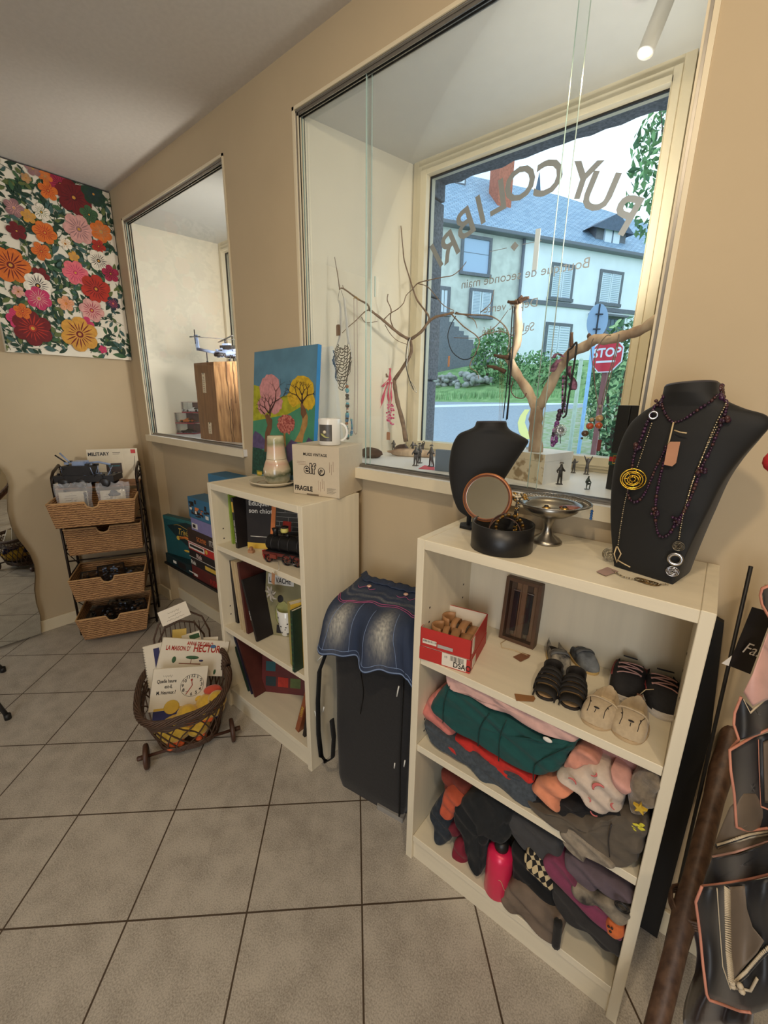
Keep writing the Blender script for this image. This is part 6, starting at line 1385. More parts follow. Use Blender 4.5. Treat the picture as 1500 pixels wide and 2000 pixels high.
g = MB(); g.tube(cc([(892, 1290), (905, 1320), (945, 1372), (952, 1362), (925, 1310), (905, 1285)], y1_-.02), .0010, slv, 5); g.out('hook', t)
t = thing('wire_choker', 'dark wire choker looped around the end of the thin branch', 'necklace', aY(*cm_(210, 1370), y1_)); g = MB(); g.tube(cc([(190, 1235), (160, 1290), (148, 1350), (172, 1425), (232, 1466), (290, 1445), (300, 1420)], y1_-.03, cm_), .0016, cord, 6); g.out('wire', t)
g = MB(); q = aY(*cm_(153, 1475), y1_-.03); g.bx(q.x-.004, q.y-.001, q.z-.02, q.x+.004, q.y+.001, q.z+.02, tagp); g.out('tag_card', t)
# necklaces on the driftwood
yd = y2_-.03
t = thing('cord_necklace', 'bundle of long black cords hanging from the upright arm of the driftwood', 'necklace', aY(*cm_(500, 1190), yd))
for i, (a, b, c_, d_) in enumerate(((490, 1180, 440, 1775), (503, 1190, 456, 1785), (478, 1430, 462, 1780), (500, 1185, 470, 1600))): g = MB(); g.tube(cc([(a, b), ((a+c_)/2+6, (b+d_)/2), (c_, d_)], yd-.002*i, cm_), .0017, cord, 5); g.out('cord', t)
t = thing('chain_necklace', 'fine gold chain hanging behind the small black bust', 'necklace', aY(*cm_(425, 1560), yd)); gold = mat('gold_metal', (0, 0, 0)); g = MB()
for a in (424, 440, 432): beads(g, cc([(a, 1480), (a-2, 1640), (a-6, 1790)], yd+.01, cm_), .0011, [gold], .0042, 0, 1, 5)
g.out('chain', t)
prp = [mat('bead_purple', (120, 62, 128), .25), mat('bead_lilac', (178, 130, 184), .25), mat('bead_dark_plum', (62, 30, 60), .3)]; mc = mat('mauve_print_fabric', (164, 112, 138), .8, var=.6, scale=90, col2=(60, 34, 50))
t = thing('bead_necklace', 'purple bead necklace with patterned ribbon and a silver flower on the driftwood arm', 'necklace', aY(*c3(330, 700), yd)); yq = yd-.035
g = MB(); ribbon(g, [(215, 745), (260, 700), (330, 735)], yq, .012, mc, c3); ribbon(g, [(280, 760), (235, 820), (205, 890)], yq, .016, mc, c3); ribbon(g, [(385, 830), (380, 900), (440, 1000), (425, 1080), (395, 1010)], yq, .013, mc, c3); g.out('patterned_ribbon', t, solid=.001)
g = MB(); beads(g, cc([(322, 940), (315, 1100), (312, 1330)], yq, c3), .0032, [mc, prp[2], prp[1]], .0050, 0, 2, 7); beads(g, cc([(345, 940), (345, 1150), (335, 1320)], yq, c3), .0028, [mc, prp[2], prp[1]], .0050, 0, 2, 7); beads(g, cc([(285, 1300), (270, 1380), (235, 1500), (205, 1600), (215, 1670)], yq, c3), .0062, prp, .0068, .3, 5, 9); beads(g, cc([(250, 1560), (245, 1620), (190, 1665)], yq-.005, c3), .005, prp[:2], .0068, .3, 5, 9); g.out('bead_strand', t)
g = MB()
q = aY(*c3(292, 1505), yq-.014)
for i in range(20): a = i*2*PI/20; g.tube([q, q+Vector((.018*math.cos(a), -.003, .018*math.sin(a)))], .0015, slv, 5)
g.sph(q, .0055, slv, 10); g.bar(q, aY(*c3(292, 1640), yq-.01), .001, cord, 4); g.out('silver_flower', t)
t = thing('cord_necklace', 'pair of thick black cords looped over the fork of the driftwood', 'necklace', aY(*c3(400, 620), yq)); g = MB()
g.tube(cc([(372, 668), (362, 850), (345, 1100), (310, 1320)], yq-.008, c3), .0026, cord, 6); g.tube(cc([(455, 580), (462, 620), (430, 850), (370, 1200), (350, 1340), (315, 1370)], yq-.008, c3), .0026, cord, 6); g.tube(cc([(372, 668), (410, 640), (455, 580)], yq+.0, c3), .0026, cord, 6); g.out('cord', t)
t = thing('pendant_necklace', 'necklace of round amber and orange beads on grey cords at the right of the driftwood', 'necklace', aY(*c3(760, 560), yd-.06)); ya_ = yd-.075; g = MB()
gc = mat('grey_leather_cord', (126, 112, 100), .6)
for p in ([(820, 508), (770, 515), (690, 620), (650, 760), (650, 1000), (685, 1240)], [(905, 495), (900, 540), (865, 680), (790, 950), (720, 1230)], [(905, 510), (885, 660), (800, 1000), (735, 1240)], [(640, 540), (612, 640), (650, 1000)]): g.tube(cc(p, ya_, c3), .0013, gc, 5)
g.out('cord', t)
g = MB(); q = aY(*c3(708, 1255), ya_); g.sph(q, .0052, mat('knot_grey', (150, 138, 124), .7), 8); g.tube(cc([(700, 1270), (700, 1340), (640, 1370)], ya_, c3), .0012, gc, 5); g.tube(cc([(715, 1270), (720, 1360), (700, 1480), (702, 1580)], ya_, c3), .0012, gc, 5); g.out('knot', t)
for (a, b, r_, m_) in ((620, 1392, .0062, (196, 164, 118)), (700, 1375, .0098, (204, 160, 110)), (600, 1458, .0098, (200, 84, 48)), (695, 1452, .0094, (206, 88, 48)), (550, 1535, .0094, (96, 66, 44)), (702, 1500, .0035, (40, 34, 32)), (517, 1585, .0035, (40, 34, 32)), (750, 1470, .003, (40, 34, 32))):
    g = MB(); g.sph(aY(*c3(a, b), ya_), (r_, r_, r_*.9), mat('agate_%d_%d' % (m_[0], m_[1]), m_, .2, var=.5, scale=120, coat=.5), 16); g.out('round_bead', t)
g = MB(); q = aY(*c3(697, 1660), ya_); g.bx(q.x-.0045, q.y-.001, q.z-.015, q.x+.0045, q.y+.001, q.z+.015, mat('dark_red_tag', (112, 38, 40), .6)); g.out('tag_card', t)
t = thing('beaded_bracelet', 'thin dark red bead bracelet hooked on the left arm of the driftwood', 'bracelet', aY(*cm_(520, 1625), yd)); g = MB(); beads(g, cc([(492, 1580), (482, 1630), (505, 1664), (548, 1668), (562, 1640)], yd, cm_), .0018, [mat('bead_wine', (120, 40, 56), .3)], .0034, 0, 1, 6); g.out('bead_strand', t)

# pewter figurines: one continuous skinned body each
pewt = mat('pewter_metal', (112, 108, 108), .38, metal=.7, var=.45, scale=60)
def figurine(px, hpx, lab, pose, rz, base=True, m=None, y=None, grp='pewter soldiers on the big window sill', z=None):
    zb_ = z if z is not None else zs; q = aZ(*px, zb_)
    if q.y > .44: q = aY(*px, .44); q.z = zb_
    h = psz(q, hpx); t = thing('pewter_figurine', lab, 'figurine', q, rz, grp); M = RM(t)
    J = {'pel': (0, 0, .48), 'ch': (0, 0, .70), 'nk': (0, 0, .82), 'hd': (0, -.01, .92), 'kl': (.06, 0, .27), 'fl': (.07, 0, .05), 'tl': (.08, -.07, .03), 'kr': (-.06, 0, .27), 'fr': (-.07, 0, .05), 'tr': (-.08, -.07, .03), 'el': (.17, -.02, .60), 'hl': (.14, -.12, .52), 'er': (-.17, -.02, .60), 'hr': (-.14, -.12, .52)}
    J.update(pose); names = list(J); R_ = dict(pel=.085, ch=.10, nk=.045, hd=.075, kl=.05, kr=.05, fl=.035, fr=.035, tl=.03, tr=.03, el=.038, er=.038, hl=.028, hr=.028)
    E_ = [('pel', 'ch'), ('ch', 'nk'), ('nk', 'hd'), ('pel', 'kl'), ('kl', 'fl'), ('fl', 'tl'), ('pel', 'kr'), ('kr', 'fr'), ('fr', 'tr'), ('ch', 'el'), ('el', 'hl'), ('ch', 'er'), ('er', 'hr')]
    me = bpy.data.meshes.new('body'); o = bpy.data.objects.new('body', me); COL.objects.link(o); o.parent = t; ROOT[o.name] = ROOT[t.name]
    me.from_pydata([Vector(J[n_])*h+Vector((0, 0, .0015)) for n_ in names], [(names.index(a), names.index(b)) for a, b in E_], []); me.materials.append(m or pewt)
    md = o.modifiers.new('skin', 'SKIN'); md.use_smooth_shade = True
    for i, n_ in enumerate(names): me.skin_vertices[0].data[i].radius = (R_[n_]*h, R_[n_]*h)
    me.skin_vertices[0].data[0].use_root = True
    sb_ = o.modifiers.new('sub', 'SUBSURF'); sb_.levels = 1; sb_.render_levels = 1
    if base: g = MB(M); g.rbox(-.14*h, -.12*h, 0, .14*h, .12*h, .03*h, .05*h, m or pewt); g.out('base', t)
    return t, h, M
rifle = lambda t, M, h, a, b: MB(M).bar(Vector(a)*h, Vector(b)*h, .012*h, pewt, 6).out('rifle', t)
def cap(t, M, h, c=(0, -.01, .97)): MB(M).lathe([(0, .06*h), (.07*h, .05*h), (.08*h, 0), (.11*h, -.01*h), (0, -.01*h)], pewt, 10, T=Matrix.Translation(Vector(c)*h)).out('hat', t)
cr = lambda a, b: (680+a/2.679, 740+b/2.679)
t, h, M = figurine(cr(352, 455), 40, 'pewter soldier in a cape, left one of the two at the front of the sill', {'el': (.15, -.05, .62)}, .2); cap(t, M, h); rifle(t, M, h, (.2, -.1, .1), (.16, -.1, 1.0))
t, h, M = figurine(cr(372, 440), 38, 'pewter soldier standing just behind the caped soldier', {'el': (.2, -.05, .55)}, -.2); cap(t, M, h)
t, h, M = figurine(cr(432, 460), 42, 'pewter soldier with raised lance standing on the red paper', {'hl': (.24, -.12, .62), 'kl': (.12, -.05, .27), 'fl': (.16, 0, .05), 'tl': (.17, -.06, .03)}, 0); cap(t, M, h); rifle(t, M, h, (.1, -.12, .1), (.1, -.12, 1.25))
t, h, M = figurine(cr(338, 350), 26, 'small pewter figure in front of the window casing, left of two', {'hl': (.2, -.1, .85)}, .4)
t, h, M = figurine(cr(390, 358), 28, 'small pewter figure with raised arm in front of the window casing', {'hl': (.2, -.1, 1.0), 'el': (.2, 0, .82)}, -.3)
t, h, M = figurine(cr(238, 350), 24, 'small pewter figure among the stones of the thin branch', {'hr': (-.25, 0, .8)}, .3)
t, h, M = figurine(cr(875, 350), 46, 'pewter figure in a wide hat behind the shoulder of the small bust', {'el': (.2, -.05, .5)}, .1, grp='pewter figures by the driftwood'); cap(t, M, h)
t, h, M = figurine(cr(916, 358), 42, 'pewter soldier with a rifle between the wide-hatted figure and the driftwood', {}, -.2, grp='pewter figures by the driftwood'); rifle(t, M, h, (-.1, -.13, .3), (-.08, -.13, 1.15))
t, h, M = figurine(cr(970, 352), 40, 'dark pewter soldier standing on the patterned box before the driftwood', {'hl': (.1, -.16, .62), 'hr': (-.08, -.16, .6)}, .2, z=zs+.075, grp='pewter figures by the driftwood'); cap(t, M, h)
t, h, M = figurine(cr(1104, 552), 43, 'dark pewter soldier with a pack right of the patterned box', {'hl': (.12, -.15, .62)}, .5, m=mat('dark_pewter', (70, 66, 64), .45, metal=.6, var=.4, scale=60)); cap(t, M, h); MB(M).sph(Vector((0, .10, .68))*h, (.09*h, .05*h, .12*h), pewt, 8).out('pack', t)
t, h, M = figurine(cr(1180, 468), 30, 'pale pewter figure pointing, between the patterned box and the black case', {'hl': (.28, -.1, .78), 'el': (.2, -.04, .68)}, -.2)
t, h, M = figurine(cr(1250, 466), 34, 'pale pewter figure with both arms raised beside the black case', {'el': (.16, 0, .88), 'hl': (.22, -.04, 1.05), 'er': (-.16, 0, .88), 'hr': (-.22, -.04, 1.05)}, 0)
t, h, M = figurine(cr(1248, 578), 30, 'dark pewter figure crouching at the front of the sill', {'pel': (0, .1, .25), 'ch': (0, .02, .62), 'nk': (0, -.05, .78), 'hd': (0, -.1, .86), 'kl': (.1, -.2, .42), 'kr': (-.1, -.2, .42), 'fl': (.1, -.15, .06), 'fr': (-.1, -.15, .06), 'tl': (.1, -.26, .04), 'tr': (-.1, -.26, .04), 'el': (.17, -.1, .45), 'er': (-.17, -.1, .45), 'hl': (.1, -.28, .42), 'hr': (-.1, -.28, .42)}, .6, m=mat('green_pewter', (84, 94, 88), .4, metal=.6, var=.3, scale=60))
# red paper, slate box, small dishes
g = MB(); P = [aZ(*cr(*q_), zs+.0006) for q_ in ((368, 470), (400, 452), (452, 462), (452, 478))]; g.add(P+[p+Vector((0, 0, .0006)) for p in P], [(4, 5, 6, 7), (0, 1, 5, 4), (1, 2, 6, 5), (2, 3, 7, 6), (3, 0, 4, 7)], mat('coral_red_paper', (222, 84, 98), .6)); g.out('red_paper', label='small red sheet of paper under a pewter soldier', cat='paper')
q = aZ(*cr(452, 480), zs); q3 = aZ(*cr(545, 490), zs); pl = PL(q, (q3-q).normalized()); hh_ = pl.uv(*cr(458, 370))[1]
MB(pl.T).bx(0, 0, -.02, (q3-q).length+.02, hh_, 0, mat('slate_blue_card', (104, 116, 130), .7, var=.06)).out('slate_box', label='slate blue upright box left of the small black bust', cat='box', bevel=.001)
for i, (a, b) in enumerate(((500, 365), (545, 368))): q = aZ(*cr(a, b+12), zs); MB(TR(q.x, q.y, zs+.0005, rz=.5)).grid(lambda u, w: ((u-.5)*.05, .01*math.sin(w*3), w*.028*(1-.5*abs(u-.5))), 8, 4, mat('pale_straw_fan', (206, 188, 130), .8, var=.2)).out('paper_fan', label=('small straw fan behind the slate box', 'second straw fan touching the small bust')[i], cat='fan', solid=.001)
# patterned box
dmk = bpy.data.materials.new('damask_paper'); dmk.use_nodes = True
def _dm():
    n = dmk.node_tree.nodes; L = dmk.node_tree.links; p = n['Principled BSDF']; tc = n.new('ShaderNodeTexCoord'); vo = n.new('ShaderNodeTexVoronoi'); vo.inputs['Scale'].default_value = 26; w_ = n.new('ShaderNodeTexNoise'); w_.inputs['Scale'].default_value = 55
    L.new(tc.outputs['Object'], vo.inputs['Vector']); L.new(tc.outputs['Object'], w_.inputs['Vector']); m_ = n.new('ShaderNodeMath'); m_.operation = 'MULTIPLY'; L.new(vo.outputs['Distance'], m_.inputs[0]); L.new(w_.outputs['Fac'], m_.inputs[1])
    cr_ = n.new('ShaderNodeValToRGB'); cr_.color_ramp.elements[0].position = .16; cr_.color_ramp.elements[0].color = (*lin((150, 128, 98)), 1); cr_.color_ramp.elements[1].position = .24; cr_.color_ramp.elements[1].color = (*lin((206, 190, 162)), 1); L.new(m_.outputs[0], cr_.inputs['Fac']); L.new(cr_.outputs['Color'], p.inputs['Base Color']); p.inputs['Roughness'].default_value = .6
_dm()
c3b = lambda a, b: (860+a/4.167, 800+b/4.167)
pf = aZ(*c3b(830, 612), zs); pl_ = aZ(*c3b(560, 560), zs); pr = aZ(*c3b(985, 565), zs)
xd = (pf-pl_).normalized(); T0 = frame(pf, -xd, (0, 0, 1)); pl = PL(pf, xd); hb_ = pl.uv(*c3b(850, 368))[1]; wbx = .15; dp_ = .15
t = thing('patterned_box', 'square box covered in cream damask paper with a white right side', 'box', pf); TT = frame(pf-xd*wbx, xd, (0, 0, 1))
MB(TT).bx(0, 0, -dp_, wbx-.001, hb_*.76, 0, dmk).bx(wbx-.001, 0, -dp_, wbx, hb_*.76, 0, sillw).out('box_base', t)
MB(TT).bx(-.001, hb_*.765, -dp_-.001, wbx, hb_, .001, dmk).bx(wbx, hb_*.765, -dp_-.001, wbx+.001, hb_, .001, sillw).bx(-.001, hb_, -dp_-.001, wbx+.001, hb_+.0008, .001, sillw).out('box_lid', t)
q = Vector(aZ(*c3b(745, 325), zs+hb_)); g = MB(TR(q.x, q.y, zs+hb_+.0012, rz=.3)); g.rbox(-.018, -.010, 0, .018, .010, .006, .005, slv); g.sph((-.004, 0, .007), (.008, .006, .004), crd, 8); g.out('belt_buckle', label='small silver and red buckle lying on the patterned box', cat='buckle')
# tall black case with a striped band
p0, p1 = aZ(1182, 955, zs), aZ(1225, 962, zs); pl = PL(p0, (p1-p0).normalized()); w_ = (p1-p0).length+.008; h_ = pl.uv(1192, 791)[1]; T0 = pl.T
t = thing('striped_case', 'tall black padded case with a green and red band and gold buckle', 'case', p0); lea = mat('black_leather', (26, 25, 27), .45, var=.2, scale=80, bump=.2)
MB(T0).bx(0, .0008, -.055, w_*.48, h_, 0, lea).bx(w_*.52, .0008, -.055, w_, h_*1.0, 0, lea).bx(w_*.48, .001, -.054, w_*.52, h_-.002, -.004, lea).out('case_body', t, bevel=.004)
gb = mat('band_green', (26, 70, 54), .7); MB(T0).bx(-.0015, h_*.30, -.056, w_+.0015, h_*.345, .0015, gb).bx(-.0015, h_*.345, -.056, w_+.0015, h_*.40, .0015, mat('band_red', (176, 34, 44), .7)).bx(-.0015, h_*.40, -.056, w_+.0015, h_*.445, .0015, gb).out('striped_band', t)
g = MB(T0); y_ = h_*.37
g.tube([(w_*.15, y_-.011, .004), (w_*.8, y_-.011, .004), (w_*.8, y_+.011, .004), (w_*.15, y_+.011, .004)], .0018, gold, 5, closed=True); g.bx(w_*.2, y_-.004, .0015, w_*.75, y_+.004, .004, gold); g.out('gold_buckle', t)
g = MB(T0); g.tube([(w_*.6, y_-.01, .006), (w_*.58, y_-.05, .008), (w_*.50, y_-.11, .008)], .0014, wcord, 5); g.prism([(w_*.38, y_-.135), (w_*.62, y_-.14), (w_*.66, y_-.115), (w_*.5, y_-.105), (w_*.36, y_-.115)], .006, .0075, tagp); g.out('string_tag', t)

# track spot under the top of the window recess, face lit
e0, e1 = aY(1260, 104, .20), aY(1325, -60, .25); d = (e1-e0).normalized(); TL = frame(e0, d.cross(Vector((0, 0, 1))).normalized(), d.cross(d.cross(Vector((0, 0, 1)))))
zt2 = TL.to_3x3() @ Vector((0, 0, 1)); 
if zt2.dot(d) < 0: TL = TL @ Matrix.Rotation(PI, 4, 'X')
t = thing('track_spotlight', 'white cylindrical spotlight hanging at the top right of the big window recess', 'spotlight', e1)
ws = mat('white_powder_coat', (206, 202, 196), .4, var=.03)
rS = psz(e0, 15)
MB(TL).lathe([(rS, 0), (rS, .13), (rS*.8, .135), (0, .135)], ws, 32).lathe([(rS, 0), (rS*.86, 0), (rS*.86, .008)], ws, 32).out('spot_cylinder', t)
MB(TL).disc(rS*.86, mat('lit_lamp_face', (255, 206, 140), .5, emit=14), Matrix.Translation((0, 0, .006))).out('lit_face', t)
pt2 = TL @ Vector((0, 0, .10)); MB().bar(pt2, (pt2.x, pt2.y, zt-.01), .006, ws).bx(pt2.x-.09, pt2.y-.02, zt-.016, pt2.x+.02, pt2.y+.02, zt-.003, ws).out('ceiling_mount', t)
lamp('track_spot_lamp', 'SPOT', tuple(TL @ Vector((0, 0, -.004))), 6, (1, .74, .42), tuple(TL @ Vector((0, 0, -1))), spot_size=2.2, spot_blend=.6, shadow_soft_size=.018)
# ================================================================ on the wide bookcase
vel = mat('black_velvet', (13, 13, 14), .7, var=.1, sheen=.08)
def bustmesh(pl, rows, cv, bulge, depth, nx=22, cap=None):
    # rows: (L pixel, R pixel); returns an MB and the plane
    g = MB(pl.T); n = len(rows)
    def row(k):
        i = min(int(k), n-2); f = k-i
        Lu = [Vector(pl.uv(*cv(*rows[j][0]))) for j in (max(i-1, 0), i, i+1, min(i+2, n-1))]; Ru = [Vector(pl.uv(*cv(*rows[j][1]))) for j in (max(i-1, 0), i, i+1, min(i+2, n-1))]
        cr_ = lambda P: .5*((2*P[1])+(P[2]-P[0])*f+(2*P[0]-5*P[1]+4*P[2]-P[3])*f*f+(3*P[1]-P[0]-3*P[2]+P[3])*f**3)
        b = bulge[i]*(1-f)+bulge[i+1]*f; d = depth[i]*(1-f)+depth[i+1]*f; return cr_(Lu), cr_(Ru), b, d
    def fn(u, w):
        L_, R_, b, d = row(w*(n-1)); k = u
        if k <= .5:      # front arc
            s_ = k*4-1; x = (L_+R_)/2+(R_-L_)/2*math.sin(s_*PI/2); z = b*max(0, math.cos(s_*PI/2))**.9-.0
            return (x.x, x.y, z)
        s_ = 1-(k-.5)*4; x = (L_+R_)/2+(R_-L_)/2*math.sin(s_*PI/2)*.96; z = -d*max(0, math.cos(s_*PI/2))**.5; return (x.x, x.y, z)
    g.grid(fn, 64, (n-1)*6, vel, wu=True)
    top = [fn(i/64, 1) for i in range(64)]; bot = [fn(i/64, 0) for i in range(64)]
    c = sum((Vector(p) for p in top), Vector())/64
    rim = [Vector(p)+Vector((0, .0025, 0)) for p in top]; g.add([tuple(p) for p in top]+[tuple(c+(p-c)*.96+Vector((0, .001, 0))) for p in rim]+[tuple(c+Vector((0, .003, 0)))], [(i, (i+1) % 64, 64+(i+1) % 64, 64+i) for i in range(64)]+[(64+i, 64+(i+1) % 64, 128) for i in range(64)], mat('dark_satin_cap', (52, 50, 58), .5), True)
    g.add(bot, [tuple(range(63, -1, -1))], vel); return g
# small bust
P0 = Vector((1.395, -.145, ZB)); d_ = ray(925, 1030); f_ = Vector((d_.x, d_.y, 0)).normalized(); xx = Matrix.Rotation(.0, 3, 'Z') @ Vector((f_.y, -f_.x, 0))
pl = PL(P0, xx, Vector((f_.x*.08, f_.y*.08, 1)))
rows = [((212, 868), (262, 868)), ((150, 820), (340, 800)), ((112, 740), (420, 700)), ((88, 650), (490, 610)), ((74, 560), (545, 530)), ((70, 480), (596, 450)), ((76, 400), (650, 370)), ((92, 310), (698, 300)), ((120, 240), (716, 252)), ((160, 192), (650, 208)), ((232, 162), (580, 172)), ((276, 138), (548, 140)), ((290, 106), (540, 106))]
t = thing('jewellery_bust', 'small empty black velvet necklace bust on the left of the wide bookcase', 'display bust', P0)
bl_ = [.004, .012, .02, .026, .030, .033, .034, .034, .034, .034, .036, .036, .034]; dp_ = [.004, .006, .008, .010, .012, .014, .016, .018, .020, .024, .030, .034, .034]
bustmesh(pl, rows, c3b, bl_, dp_).out('bust_shell', t)
q = aZ(*c3b(190, 955), ZB)
g = MB(TR(q.x+.015, q.y+.012, ZB, rz=.7)); pts = [(.034*math.cos(a*PI/3+.3), .030*math.sin(a*PI/3+.3)) for a in range(6)]; g.prism(pts, 0, .007, vel); g.out('base', t, bevel=.002)
g = MB(); u = pl.uv(*c3b(235, 855)); a = pl.T @ Vector((u[0], u[1]+.03, -.006)); g.bar(a, (a.x, a.y, ZB+.005), .0065, vel, 8); g.out('post', t)
# black round box with ring mirror and bangles
c = (aZ(921, 1072, ZB)+aZ(1033, 1072, ZB))/2; c.z = ZB; r_ = psz(c, 59); c += Vector((-.004, .012, 0)); hB_ = .062
t = thing('round_box', 'open round black box at the front of the wide bookcase', 'box', c); bp = mat('black_satin_board', (24, 23, 24), .4, var=.1)
MB(TR(c.x, c.y, ZB)).lathe([(0, .0), (r_-.001, 0), (r_, .001), (r_, hB_), (r_-.003, hB_), (r_-.003, .004), (0, .004)], bp, 64).out('box_wall', t)
cop = mat('copper_wood_ring', (178, 112, 70), .35, metal=.35, var=.2, scale=40); slvd = mat('antique_silver', (150, 140, 120), .3, metal=.9, var=.5, scale=150)
pc = c+Vector((-.035, -.0, 0)); mr_ = psz(pc, 47); q = CAM+ray(951, 972)*(dep(pc)-.0)
M = frame(q, Matrix.Rotation(-.25, 3, 'Z') @ Vector((f_.y, -f_.x, 0)), Vector((f_.x*.22, f_.y*.22, 1)))
t = thing('ring_mirror', 'round hand mirror in a copper-coloured ring frame standing in the black box', 'mirror', q)
MB(M).lathe([(mr_*.88, -.003), (mr_*.88, .003), (mr_*.92, .0045), (mr_, .004), (mr_*1.03, 0), (mr_, -.004), (mr_*.88, -.003)], cop, 64).lathe([(mr_*.90, .004), (mr_*.93, .0055), (mr_*.96, .0045)], mat('dark_copper_groove', (96, 56, 36), .4, metal=.3), 64).out('ring_frame', t)
MB(M).disc(mr_*.89, mir, Matrix(), 64, .0005).prism([(mr_*.89*math.cos(a*PI/24), mr_*.89*math.sin(a*PI/24)) for a in range(48)], -.0025, 0, bp).out('mirror_disc', t)
for i, (dz_, rr_, tl, lab, m_) in enumerate(((.052, .040, .5, 'brown leather bangle standing in the round black box', mat('brown_leather', (84, 56, 42), .5)), (.030, .036, .9, 'second brown bangle lower in the round black box', mat('brown_leather', (0, 0, 0))))):
    M2 = TR(c.x+.006, c.y+.010-.012*i, ZB+.004+rr_*.9, rz=.3) @ Matrix.Rotation(PI/2-.25-.1*i, 4, 'X'); g = MB(M2); g.lathe([(rr_, -.005), (rr_+.002, 0), (rr_, .005), (rr_-.001, 0), (rr_, -.005)], m_, 48); g.out('bangle', label=lab, cat='bracelet', group=None)
g = MB(); Q = [c+Vector((.045, .02, .05)), c+Vector((.052, .012, .068)), c+Vector((.060, .000, .055)), c+Vector((.057, -.004, .02))]
g = MB(TR(c.x+.018, c.y-.004, ZB+.052, rz=.5) @ Matrix.Rotation(1.2, 4, 'X')); 
for k in range(26): a = k*2*PI/26; g.sph((.030*math.cos(a), .030*math.sin(a), 0), (.0045, .0045, .006), (slvd, gold)[k % 2], 8)
g.out('link_bracelet', label='antique silver and gold link bracelet beside the ring mirror', cat='bracelet')
# pedestal dish
c = (aZ(1037, 1058, ZB)+aZ(1096, 1058, ZB))/2; c.z = ZB; kb = psz(c); up = PL(c, xx); zr = up.uv(1077, 978)[1]; R0 = psz(c+Vector((0, 0, zr)), 74)
pew = mat('brushed_pewter_dish', (158, 152, 142), .3, metal=.95, var=.15, scale=12); H_ = zr
def wob(n_=20): pass
t = thing('pedestal_dish', 'pewter pedestal dish with a pierced rim holding jewellery', 'dish', c)
MB(TR(c.x, c.y, c.z)).lathe([(0, 0), (R0*.40, 0), (R0*.40, .004), (R0*.34, .010), (R0*.17, .020), (R0*.11, .035), (R0*.12, H_*.45), (R0*.20, H_*.62), (R0*.30, H_*.66)], pew, 12 if 0 else 40).out('pedestal', t)
MB(TR(c.x, c.y, c.z)).lathe([(0, H_*.66), (R0*.45, H_*.67), (R0*.68, H_*.80), (R0*.74, H_*.93), (R0*.72, H_*.94), (R0*.64, H_*.83), (R0*.43, H_*.71), (0, H_*.70)], pew, 48).out('bowl', t)
g = MB(TR(c.x, c.y, c.z)); g.lathe([(R0*.985, H_*.985), (R0*1.0, H_*1.0), (R0*.985, H_*1.01), (R0*.96, H_*1.0), (R0*.985, H_*.985)], pew, 64); g.lathe([(R0*.74, H_*.93), (R0*.78, H_*.945), (R0*.77, H_*.95), (R0*.72, H_*.94)], pew, 48)
for k in range(60):
    a = k*2*PI/60; da = .045
    for s_ in (-1, 1): g.bar((R0*.77*math.cos(a), R0*.77*math.sin(a), H_*.945), (R0*.965*math.cos(a+s_*da), R0*.965*math.sin(a+s_*da), H_*.998), .0011, pew, 4)
g.out('pierced_rim', t)
def onrim(fr, a, dz=0): return c+Vector((R0*fr*math.cos(a), R0*fr*math.sin(a), H_+dz))
t = thing('chain_necklace', 'gold and silver chain heaped on the left rim of the pedestal dish and hanging down', 'necklace', onrim(.9, 2.9)); g = MB(); rr = random.Random(2); al = math.atan2(-xx.y, -xx.x)
for i in range(60): q = onrim(rr.uniform(.62, 1.0), al+rr.uniform(-.35, .35), rr.uniform(.002, .010)); g.sph(q, (.0035, .0035, .0028), rr.choice((gold, slvd, wp)), 7)
Q = [onrim(1.0, al+.45), onrim(1.03, al+.45, -.02), onrim(1.02, al+.45, -.05), onrim(1.02, al+.48, -.085)]
for dx in (0, .006, .012): beads(g, [q+Vector((dx, -dx, 0)) for q in Q], .0024, [slvd, gold, cbk], .0042, .2, 3+int(dx*1000), 6)
g.out('chain', t)
for i, (fx_, fy_) in enumerate(((-.15, -.62), (.25, -.66))):
    q = c+xx*R0*fx_*1.1-f_*R0*.42+Vector((0, 0, H_*.90)); t = thing('ladybird_brooch', ('left', 'right')[i]+' of two small gold and black beetle brooches in the pedestal dish', 'brooch', q)
    MB().sph(q, (.010, .009, .006), gold, 12).out('gold_body', t); MB().sph(q+Vector((0, 0, .004)), (.006, .006, .005), cbk, 10).out('black_back', t)
    g = MB(); [g.sph(q+Vector((.009*math.cos(a), .008*math.sin(a), -.001)), .0028, (gold, cbk)[k_ % 2], 6) for k_, a in enumerate((0, .9, 1.8, 2.7, 3.6, 4.5, 5.4))]; g.out('legs', t)
q = c+xx*R0*.45-f_*R0*.25+Vector((0, 0, H_*.86)); lump('agate_stone', 'flat reddish brown stone in the pedestal dish', 'stone', q, (.024, .014, .006), mat('red_brown_agate', (128, 72, 58), .35, var=.2), 9, .2)
q = onrim(1.0, math.atan2(xx.y, xx.x)-.15, 0); t = thing('blue_pendant', 'small blue bead pendant hanging from the right rim of the pedestal dish', 'pendant', q-Vector((0, 0, .03))); MB().tube([q, q-Vector((0, 0, .014))], .0006, slv, 4).out('hook', t); g = MB(); [g.sph(q-Vector((0, 0, .016+.006*k_)), (.0034, .0034, .0036), mat('bead_cobalt', (52, 110, 176), .25), 8) for k_ in range(4)]; g.out('bead', t)

